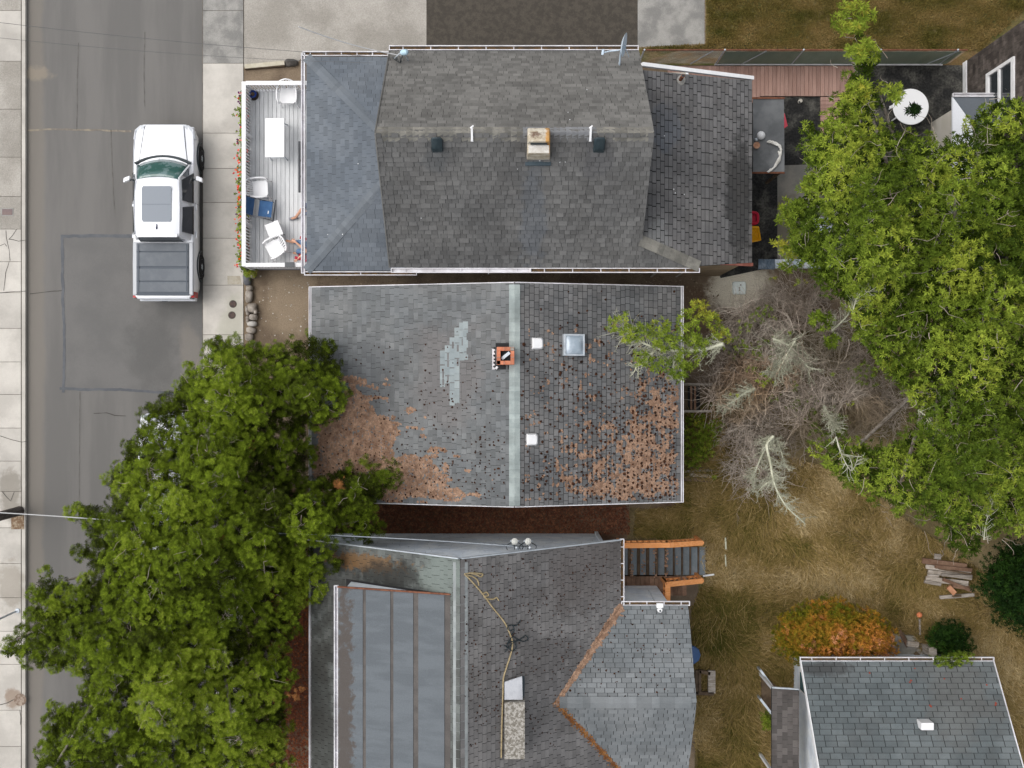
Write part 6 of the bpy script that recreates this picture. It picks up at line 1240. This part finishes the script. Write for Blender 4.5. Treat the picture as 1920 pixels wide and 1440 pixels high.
PT = thing('pine_tree', 'big dense shore pine spreading over street, pavement and the worn roof at lower left', 'tree', P(430, 1010))
base = P(430, 1010); MB().tube([base, base+Vector((.1, .1, 1.2)), base+Vector((.0, .2, 2.6))], [.32, .27, .22], 12).build('trunk', bark, PT, smooth=True)
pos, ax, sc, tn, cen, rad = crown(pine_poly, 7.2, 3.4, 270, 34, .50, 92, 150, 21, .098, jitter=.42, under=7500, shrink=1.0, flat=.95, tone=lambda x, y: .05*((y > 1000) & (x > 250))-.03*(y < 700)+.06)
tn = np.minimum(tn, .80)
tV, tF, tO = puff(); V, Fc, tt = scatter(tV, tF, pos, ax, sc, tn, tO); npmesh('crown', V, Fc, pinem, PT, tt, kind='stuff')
sel = cen[rng.permutation(len(cen))[:34]]; tree_limbs(PT, base+Vector((0, .2, 2.5)), [tuple(c-np.array([0, 0, .25])) for c in sel], bark, .15, rt=.025)
ce_ = cen[rad > .45]; ce_ = ce_[rng.permutation(len(ce_))[:70]]; n = 560; s_ = ce_[rng.integers(0, len(ce_), n)]+rng.normal(0, .16, (n, 3)); s_[:, 2] += .12; dd = rng.normal(size=(n, 3)); dd[:, 2] = dd[:, 2]*.3+.15; W_ = wander(s_, dd, rng.uniform(.15, .5, n), 5, .35); V, Fc = tubes(W_, np.linspace(.009, .003, 5)[None]*np.ones((n, 1))); npmesh('dead_twigs', V, Fc, twigm, PT, kind='stuff')
n = 24
n = 9
for gx_, gy_ in ((640, 905), (478, 835), (560, 1290), (420, 1000)):
    c_ = px2m(np.array([gx_]), np.array([gy_]), np.array([5.6]))[0]; p_ = c_+rng.normal(0, .09, (n, 3))+[0, 0, .4]; V, Fc, tt = scatter(tV, tF, p_, rng.normal(size=(n, 3))+[0, 0, 1], rng.uniform(.06, .11, n), np.full(n, .97)); npmesh('dead_needles', V, Fc, mat('rusty needles', (.22, .09, .025), (.32, .14, .045), ns=9, rnd=.3), PT, kind='stuff')
# the big laurel like tree on the right
leaf_poly = [(1592, 78), (1600, 40), (1625, 30), (1645, 80), (1650, 118), (1650, 160), (1668, 182), (1668, 205), (1648, 215), (1652, 240), (1690, 232), (1722, 250), (1760, 262), (1790, 250), (1802, 225), (1830, 205), (1860, 185), (1895, 175), (1925, 180), (1990, 200), (1990, 1040), (1925, 1010), (1880, 1000), (1850, 1015), (1842, 1045), (1820, 1062), (1800, 1045), (1770, 1030), (1758, 1000), (1735, 975), (1700, 962), (1655, 950), (1620, 925), (1580, 912), (1548, 885), (1530, 850), (1525, 830), (1560, 815), (1610, 822), (1650, 830), (1690, 808), (1712, 780), (1700, 745), (1660, 715), (1640, 680), (1612, 655), (1592, 620), (1588, 580), (1560, 560), (1528, 545), (1510, 510), (1488, 488), (1470, 470), (1482, 440), (1470, 400), (1480, 372), (1500, 352), (1515, 320), (1500, 290), (1500, 250), (1502, 212), (1516, 200), (1532, 232), (1550, 200), (1570, 182), (1582, 150), (1592, 120)]
LT = thing('laurel_tree', 'large yellow green laurel tree filling the right side behind the houses', 'tree', P(1760, 640))
base = P(1760, 640); MB().tube([base, base+Vector((.1, -.1, 1.5)), base+Vector((.1, .2, 3.2))], [.36, .3, .24], 12).build('trunk', bark, LT, smooth=True)
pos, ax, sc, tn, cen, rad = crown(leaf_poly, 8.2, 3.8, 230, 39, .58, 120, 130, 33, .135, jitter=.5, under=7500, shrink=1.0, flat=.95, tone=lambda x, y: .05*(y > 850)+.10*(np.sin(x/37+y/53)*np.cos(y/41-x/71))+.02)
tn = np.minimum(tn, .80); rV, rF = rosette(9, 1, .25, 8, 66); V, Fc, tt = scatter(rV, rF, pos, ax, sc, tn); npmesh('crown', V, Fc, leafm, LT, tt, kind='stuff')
sel = cen[rng.permutation(len(cen))[:40]]; tree_limbs(LT, base+Vector((.1, .2, 3.1)), [tuple(c-np.array([0, 0, .1])) for c in sel], bark, .16, rt=.03)
n = 420; s_ = cen[rng.integers(0, len(cen), n)]+rng.normal(0, .2, (n, 3)); s_[:, 2] += .2; dd = rng.normal(size=(n, 3)); dd[:, 2] = dd[:, 2]*.2+.12; W_ = wander(s_, dd, rng.uniform(.3, .9, n), 6, .32); V, Fc = tubes(W_, np.linspace(.010, .003, 6)[None]*np.ones((n, 1))); npmesh('bare_twigs', V, Fc, twigm, LT, kind='stuff')
PB_ = []
for pts in ([(1720, 770), (1745, 785), (1760, 812), (1790, 822)], [(1570, 818), (1578, 850), (1600, 880), (1612, 850)], [(1845, 1010), (1850, 985), (1862, 945), (1875, 925)], [(1600, 590), (1610, 560), (1640, 540)], [(1840, 640), (1830, 600), (1860, 590)], [(1830, 870), (1845, 840), (1852, 810)]):
    PB_.append(pts)
# tangled bare bush with lichen between the house and the laurel
rng = np.random.default_rng(77); random.seed(77)
DB = thing('bare_bush', 'tangled leafless grey brown bush with lichened branches behind the worn house', 'bush', P(1480, 680))
bp = [(1350, 590), (1400, 575), (1445, 535), (1520, 530), (1590, 600), (1650, 690), (1710, 760), (1650, 825), (1560, 826), (1510, 842), (1470, 830), (1452, 905), (1405, 925), (1372, 885), (1345, 760), (1322, 700), (1330, 640)]
n = 2600; bx, by = sample_poly(bp, n); n = len(bx); ed = edged(bx, by, bp); zz = rng.uniform(.3, 1, n)*np.clip(.8+ed/40, .8, 3.2); p0 = px2m(bx, by, zz)
ang = fbm(bx/60, by/60, 9, 2)*12.6+rng.normal(0, .9, n); dd = np.stack([np.cos(ang), np.sin(ang), rng.normal(.15, .3, n)], 1); W_ = wander(p0, dd, rng.uniform(.5, 1.2, n), 7, .28); V, Fc = tubes(W_, np.linspace(.011, .003, 7)[None]*rng.uniform(.6, 1.3, (n, 1))); npmesh('twigs', V, Fc, twigm, DB, kind='stuff')
st_ = W_[rng.integers(0, n, 9000), rng.integers(1, 6, 9000)]; m_ = len(st_); dd = rng.normal(size=(m_, 3)); dd[:, 2] *= .5; W2_ = wander(st_, dd, rng.uniform(.15, .4, m_), 4, .35); V, Fc = tubes(W2_, np.linspace(.006, .002, 4)[None]*np.ones((m_, 1))); npmesh('fine_twigs', V, Fc, twigm, DB, kind='stuff')
def lichen_branch(par, pts, z, w_=.035, ntw=90, fuzz=900, spread=.35, leaf=None):
    pp = smooth_([P(a, b, z) for a, b in pts], 5); MB().tube(pp, [w_*(1-.75*k/len(pp)) for k in range(len(pp))], 7).build('branch', lichen, par, smooth=True)
    A_ = np.array([tuple(q) for q in pp]); i = rng.integers(0, len(A_)-1, ntw); s0 = A_[i]; tang = A_[i+1]-A_[i]; tang /= np.linalg.norm(tang, axis=1, keepdims=True)+1e-9
    perp = np.stack([-tang[:, 1], tang[:, 0], rng.normal(0, .2, ntw)], 1)*np.sign(rng.normal(size=(ntw, 1))); dd = tang*.9+perp*rng.uniform(.5, 1.2, (ntw, 1)); Wt = wander(s0, dd, rng.uniform(.3, 1, ntw)*spread*1.6, 6, .22)
    V, Fc = tubes(Wt, np.linspace(.012, .004, 6)[None]*np.ones((ntw, 1))); npmesh('side_twigs', V, Fc, lichen, par, kind='stuff')
    q = Wt[rng.integers(0, ntw, fuzz), rng.integers(0, 6, fuzz)]; Wf = wander(q, rng.normal(size=(fuzz, 3)), rng.uniform(.04, .12, fuzz), 3, .4); V, Fc = tubes(Wf, np.full((fuzz, 3), .004)); npmesh('lichen', V, Fc, lichen, par, kind='stuff'); return Wt
for pts in PB_: lichen_branch(LT, [(a+random.uniform(-3, 3), b+random.uniform(-3, 3)) for a, b in pts], 6.7, .02, 26, 60, .28)
lichen_branch(DB, [(1450, 818), (1438, 835), (1445, 870), (1450, 900), (1462, 930), (1480, 955), (1510, 982)], 2.4, .05, 80, 1500, .35)
lichen_branch(DB, [(1446, 822), (1430, 850), (1418, 880), (1408, 900)], 2.3, .04, 50, 800, .28); lichen_branch(DB, [(1455, 895), (1435, 908), (1418, 925)], 2.2, .03, 40, 500, .25); lichen_branch(DB, [(1455, 822), (1466, 850), (1472, 878)], 2.2, .03, 40, 500, .2)
lichen_branch(DB, [(1415, 728), (1395, 738), (1375, 752), (1352, 765)], 2.6, .04, 70, 900, .3); lichen_branch(DB, [(1450, 635), (1480, 648), (1500, 670), (1520, 695)], 3, .035, 70, 1200, .35); lichen_branch(DB, [(1490, 640), (1475, 665), (1462, 690), (1450, 705)], 3, .045, 80, 1500, .35); lichen_branch(DB, [(1560, 620), (1590, 590), (1600, 560)], 3.4, .03, 30, 300, .3)
lichen_branch(DB, [(1545, 760), (1560, 790), (1565, 800)], 2.4, .03, 60, 700, .35)
for cl in ((1465, 655), (1340, 745), (1500, 790), (1590, 740), (1395, 585)):
    n = 55; s0 = px2m(np.full(n, cl[0]), np.full(n, cl[1]), np.full(n, 2.6)); a_ = rng.uniform(0, 6.28, n); Wt = wander(s0+rng.normal(0, .12, (n, 3)), np.stack([np.cos(a_), np.sin(a_), rng.normal(.1, .2, n)], 1), rng.uniform(.4, 1.1, n), 7, .25); V, Fc = tubes(Wt, np.linspace(.010, .003, 7)[None]*np.ones((n, 1))); npmesh('twig_spray', V, Fc, lichen if cl[0] == 1465 else twigm, DB, kind='stuff')
def leaf_patches(par, patches, seed, m=leafm, sc_=.16, name='leaves', per=1.0):
    r_ = np.random.default_rng(seed); pos = []; tn = []
    for px, py, rp, z, tone in patches:
        n = int(rp*rp*.11*per); a_ = r_.uniform(0, 6.28, n); q = rp*np.sqrt(r_.uniform(0, 1, n))*(.6+.5*vnoise(a_*1.3, px*.1, 3)); pos.append(px2m(px+q*np.cos(a_), py+q*np.sin(a_)*.9, z+r_.normal(0, .25, n)+.3*(1-(q/rp)**2))); tn.append(np.clip(r_.normal(tone, .1, n), 0, .98))
    pos = np.concatenate(pos); n = len(pos); V, Fc, tt = scatter(rV, rF, pos, r_.normal(0, .45, (n, 3))+[0, 0, 1], r_.uniform(.75, 1.15, n)*sc_, np.concatenate(tn)); return npmesh(name, V, Fc, m, par, tt, kind='stuff')
leaf_patches(DB, [(1430, 590, 26, 2.4, .6), (1395, 610, 22, 2.4, .6), (1490, 725, 14, 2.6, .55), (1430, 712, 22, 2.6, .72), (1412, 690, 14, 2.6, .6), (1378, 740, 10, 2.4, .8), (1452, 745, 16, 2.2, .4), (1478, 625, 8, 3, .5), (1555, 700, 9, 3, .5), (1530, 800, 16, 2, .3), (1600, 760, 12, 2.4, .85), (1340, 800, 20, 1.2, .4), (1310, 820, 22, .9, .42), (1300, 850, 16, .8, .4), (1500, 530, 14, 2.2, .9), (1450, 520, 12, 2.2, .8), (1340, 900, 10, .6, .6), (1420, 850, 10, 1.2, .3), (1510, 760, 40, 1.8, .42), (1440, 670, 45, 2.0, .5), (1560, 800, 45, 1.6, .45), (1580, 860, 40, 2.0, .5), (1530, 830, 30, 1.8, .5), (1620, 700, 35, 2.4, .45), (1380, 650, 30, 2.0, .6)], 5, per=.30, sc_=.10)
# lichened branch with leaves reaching over the worn roof
OB = thing('overhanging_branch_tree', 'small yellow green tree whose lichened branch reaches over the worn roof edge', 'tree', P(1370, 660))
MB().tube([P(1372, 655, .1), P(1368, 652, 2.5), P(1355, 645, 4.4)], [.10, .07, .05], 8).build('trunk', bark, OB, smooth=True)
lichen_branch(OB, [(1355, 645), (1320, 655), (1280, 658), (1240, 655), (1210, 645), (1185, 630), (1165, 615)], 4.9, .055, 120, 1500, .45)
lichen_branch(OB, [(1230, 655), (1210, 675), (1190, 690)], 4.9, .025, 30, 300, .25); lichen_branch(OB, [(1270, 658), (1262, 690), (1268, 710)], 4.9, .03, 30, 300, .25)
leaf_patches(OB, [(1160, 605, 24, 5.0, .68), (1178, 628, 22, 5, .72), (1205, 620, 22, 5, .62), (1240, 612, 22, 5, .66), (1265, 640, 24, 5, .58), (1290, 615, 24, 5, .64), (1205, 672, 22, 5, .6), (1235, 680, 20, 5, .62), (1270, 690, 24, 5, .5), (1290, 672, 26, 5, .6), (1318, 650, 26, 4.6, .62), (1310, 580, 24, 4, .86), (1335, 600, 22, 4, .82), (1280, 590, 14, 5, .6), (1350, 625, 22, 4, .78), (1275, 700, 18, 4.8, .45), (1240, 640, 24, 5, .66), (1300, 640, 18, 5, .55)], 6, per=.55, sc_=.135)
leaf_patches(LT, [(1468, 385, 16, 3.5, .7), (1480, 410, 26, 3.5, .66), (1500, 440, 26, 3.5, .6), (1480, 470, 20, 3.2, .82), (1460, 455, 14, 3, .9), (1520, 470, 30, 4, .5), (1540, 600, 24, 4, .45), (1560, 640, 20, 4, .5), (1480, 500, 18, 3, .55), (1525, 345, 30, 5, .7), (1600, 40, 40, 5, .7), (1620, 100, 34, 5, .7), (1612, 170, 30, 5, .7), (1675, 175, 22, 5, .66), (1500, 390, 24, 4, .5)], 8, per=.6, sc_=.17)
leaf_patches(LT, [(1712, 208, 11, 4.8, .2)], 9, m=darkleaf, per=3., sc_=.16, name='dark_sprig')
# shrubs
def shrub(name, label, poly, hi, lo, ncl, mind, crad, per, Redge, seed, m, sc_, tone, cat='shrub', under=400):
    cxm = sum(p[0] for p in poly)/len(poly); cym = sum(p[1] for p in poly)/len(poly); t = thing(name, label, cat, P(cxm, cym, .1))
    MB().tube([P(cxm, cym, .1), P(cxm, cym, lo+.2)], [.06, .03], 7).build('stem', bark, t)
    pos, ax, sc, tn, cen, rad = crown(poly, hi, lo, ncl, mind, crad, per, Redge, seed, sc_, jitter=.12, under=under, tone=tone)
    V, Fc, tt = scatter(rV, rF, pos, ax, sc, tn); npmesh('foliage', V, Fc, m, t, tt, kind='stuff'); return t
shrub('orange_shrub', 'rounded orange and green leaved bush behind the outbuilding gutter', [(1455, 1190), (1470, 1155), (1500, 1135), (1545, 1122), (1590, 1130), (1615, 1145), (1650, 1150), (1675, 1180), (1682, 1215), (1665, 1238), (1600, 1246), (1520, 1244), (1475, 1235), (1455, 1212)], 2.3, 1.1, 150, 10, .27, 40, 60, 41, orangel, .105, lambda x, y: .22*((x-1560)/90).clip(-1, .9)+.10*(y-1185)/60+.06)
shrub('dark_shrub', 'very dark evergreen shrub at the right edge below the laurel', [(1835, 1075), (1850, 1045), (1880, 1015), (1930, 1010), (1990, 1020), (1990, 1240), (1920, 1190), (1870, 1160), (1840, 1120), (1818, 1100)], 2.6, 1.2, 170, 13, .4, 44, 60, 42, darkleaf, .12, lambda x, y: -.12, under=900)
shrub('small_dark_shrub', 'small round dark green shrub behind the outbuilding near the post stump', [(1742, 1190), (1752, 1172), (1790, 1168), (1815, 1185), (1822, 1208), (1808, 1226), (1780, 1230), (1750, 1218)], 1.2, .5, 60, 9, .22, 36, 30, 43, darkleaf, .10, lambda x, y: .18*(y > 1205))
shrub('gutter_weeds', 'bright green weeds growing over the outbuilding gutter', [(1745, 1240), (1770, 1228), (1800, 1226), (1822, 1236), (1805, 1244), (1760, 1246)], 2.9, 2.6, 16, 8, .12, 16, 20, 44, leafm, .09, lambda x, y: .15, cat='weeds', under=20)
shrub('corner_weeds', 'small bright green plant at the foot of the outbuilding porch', [(1432, 1345), (1445, 1336), (1450, 1360), (1436, 1368)], .8, .3, 8, 7, .14, 18, 16, 45, leafm, .10, lambda x, y: .2, cat='weeds', under=10)
shrub('rail_end_plant', 'leafy green plant at the street corner of the deck above the stone border', [(455, 502), (468, 500), (480, 508), (470, 516), (457, 512)], 1.0, .5, 8, 5, .12, 20, 16, 46, leafm, .08, lambda x, y: .1, cat='plant', under=10)
shrub('ground_ivy', 'low yellow green weeds beside the east wall of the worn house', [(1282, 785), (1320, 780), (1345, 800), (1335, 850), (1310, 875), (1284, 878)], .45, .2, 70, 8, .2, 14, 30, 47, leafm, .09, lambda x, y: .02, cat='weeds', under=300)
# meadow grass: bent straws lying in swirls
rng = np.random.default_rng(99)
padp = [(1655, 1240), (1672, 1186), (1712, 1190), (1722, 1208), (1742, 1222), (1790, 1240)]
gp = [(1283, 780), (1283, 945), (1190, 958), (1186, 1006), (1310, 1012), (1312, 1100), (1295, 1140), (1308, 1320), (1306, 1460), (1960, 1460), (1960, 1180), (1830, 1060), (1560, 880), (1420, 830), (1340, 770)]
gx, gy = sample_poly(gp, 125000); k_ = ~inpoly(gx, gy, padp); gx, gy = gx[k_], gy[k_]; n = len(gx)
ang = fbm(gx/110, gy/110, 31, 3)*8+rng.normal(0, .6, n); ln = rng.uniform(.10, .34, n); g0 = px2m(gx, gy, np.full(n, .11)); d = np.stack([np.cos(ang), np.sin(ang)], 1); bend = rng.normal(0, .5, n)
d2 = np.stack([np.cos(ang+bend), np.sin(ang+bend)], 1); up = rng.uniform(.04, .22, n); wd = rng.uniform(.004, .010, n)
q1 = g0.copy(); q1[:, :2] += d*ln[:, None]*.4; q1[:, 2] += up; q2 = q1.copy(); q2[:, :2] += d2*ln[:, None]*.6; q2[:, 2] += up*rng.uniform(-.6, .3, n)
s1 = np.stack([-d[:, 1], d[:, 0], np.zeros(n)], 1)*wd[:, None]
V = np.stack([g0-s1, g0+s1, q1+s1, q1-s1, q2+s1*.3, q2-s1*.3], 1); t = np.array([(0, 1, 2, 3), (3, 2, 4, 5)]); Fc = (t[None]+(np.arange(n)*6)[:, None, None]).reshape(-1, 4)
green = ((gx < 1420) & (gy > 1100))*.30+((gx < 1340) & (gy < 900))*.3+((gx < 1300) & (gy < 1010))*.45
tn = np.clip(.66-green*.6+(fbm(gx/60, gy/60, 51, 3)-.5)*.9+rng.normal(0, .14, n)+.12*((gy < 1000) & (gx > 1450)), 0, 1)
m_ = 3000; sx_, sy_ = sample_poly(gp, m_); k_ = ~inpoly(sx_, sy_, padp) & (fbm(sx_/45, sy_/45, 71, 3) > .45); sx_, sy_ = sx_[k_], sy_[k_]; m_ = len(sx_)
a2 = fbm(sx_/110, sy_/110, 31, 3)*8+rng.normal(0, .4, m_); Wg = wander(px2m(sx_, sy_, rng.uniform(.25, .42, m_)), np.stack([np.cos(a2), np.sin(a2), np.zeros(m_)], 1), rng.uniform(.25, .6, m_), 6, .18)
Wg[:, :, 2] = .33; sdv = rng.normal(0, .006, (m_, 1, 3)); sdv[:, :, 2] = 0; Vs = np.stack([Wg-.004*np.stack([-np.sin(a2), np.cos(a2), 0*a2], 1)[:, None], Wg+.004*np.stack([-np.sin(a2), np.cos(a2), 0*a2], 1)[:, None]], 2).reshape(m_, 12, 3)
ts = np.array([(2*i, 2*i+1, 2*i+3, 2*i+2) for i in range(5)]); Fs = (ts[None]+(np.arange(m_)*12)[:, None, None]).reshape(-1, 4)
V = np.concatenate([V.reshape(-1, 3), Vs.reshape(-1, 3)]); Fc = np.concatenate([Fc, Fs+n*6]); tg_ = np.concatenate([np.repeat(tn, 6), np.repeat(rng.uniform(.5, .85, m_), 12)])
gr = npmesh('meadow_grass', V.reshape(-1, 3), Fc, grassm, None, tg_); tag(gr, 'long dry straw coloured grass lying in swirls across the back meadow', 'grass', kind='stuff')
# tufts of lawn beyond the fence and litter on bare soil
gx, gy = sample_poly([(1325, -20), (1325, 84), (1197, 90), (1197, 95), (1590, 95), (1840, 95), (1960, -20)], 16000); n = len(gx); pos = px2m(gx, gy, np.full(n, .11)); V, Fc, tt = scatter(*rosette(5, 1, .16, 20, 75), pos, rng.normal(0, .3, (n, 3))+[0, 0, 1], rng.uniform(.06, .14, n), np.clip(fbm(gx/50, gy/30, 3)*.9, 0, 1)); lg = npmesh('lawn_grass', V, Fc, grassm, None, tt); tag(lg, 'patchy short grass beyond the rusty chain link fence', 'grass', kind='stuff')
def litter(name, label, poly, n, m, rad, seed, z=.115):
    X, Y = sample_poly(poly, n); pl = Plane((0, 0, z), (1, 0), .00001); t = thing(name, label, 'leaf litter', P(poly[0][0], poly[0][1], z)); o = flakes(pl, roofpts(pl, X, Y), rng.uniform(*rad, len(X)), 'flakes', m, t, h=.004); return t
litter('leaf_litter', 'red brown leaf litter on the dark ground between the worn house and the white siding', [(700, 948), (1180, 948), (1180, 1002), (700, 1000)], 5200, mat('damp leaf', (.10, .035, .018), (.17, .07, .035), ns=7, rnd=.4, speck=.4), (.015, .04), 1)
litter('leaf_litter', 'rust coloured needle litter on the ground left of the dormer', [(500, 1100), (584, 1100), (584, 1440), (500, 1440)], 4200, mat('wet needles', (.09, .022, .008), (.15, .045, .015), ns=7, rnd=.4), (.015, .04), 2)
litter('pebbles', 'small pale pebbles and bits scattered on the bare yard by the stone border', [(485, 515), (580, 515), (580, 625), (485, 640)], 60, mat('pale pebble', (.45, .42, .38), rnd=.3), (.01, .028), 3)
litter('leaf_litter', 'grey green bits on the ground between the long house and the worn house', [(590, 508), (1300, 508), (1360, 560), (1280, 560), (1270, 534), (590, 534)], 900, mat('dull bits', (.16, .12, .08), (.24, .19, .13), ns=9, rnd=.4), (.01, .03), 4)
litter('fallen_leaves', 'a few dark red leaves on the outbuilding roof', [(0, 0), (1, 0), (1, 1)], 0, rustleaf, (.02, .04), 5) if 0 else None
fl = thing('fallen_leaves', 'few red fallen leaves scattered on the sea green outbuilding roof', 'leaves', (11, -9, 3)); X = np.array([1706, 1708, 1743, 1745, 1802, 1867, 1866, 1850, 1770, 1630, 1715.]); Y = np.array([1280, 1277, 1323, 1325, 1311, 1319, 1322, 1285, 1273, 1262, 1254.]); flakes(Dn, roofpts(Dn, X, Y), np.full(len(X), .035), 'leaf', mat('red leaf', (.26, .05, .03)), fl, h=.03)
# bird droppings and lichen spots on the roofs
sp_ = mat('bird lime', (.62, .63, .64)); bl = thing('bird_droppings', 'tiny white bird droppings spotted over the long house roof', 'droppings', (0, 5, 6))
for pl, pts in ((As, [(1012, 300), (1060, 303), (1050, 303), (970, 316), (790, 408), (916, 512)]), (Ax, [(1262, 355), (1265, 362), (1282, 365), (1203, 440), (1245, 255)]), (Pw, [(672, 307), (615, 440), (643, 440)]), (An, [(1068, 226), (1065, 212), (1100, 170)])):
    a_ = np.array(pts, float); flakes(pl, roofpts(pl, a_[:, 0], a_[:, 1]), np.full(len(a_), .02), 'spot', sp_, bl, h=.03)
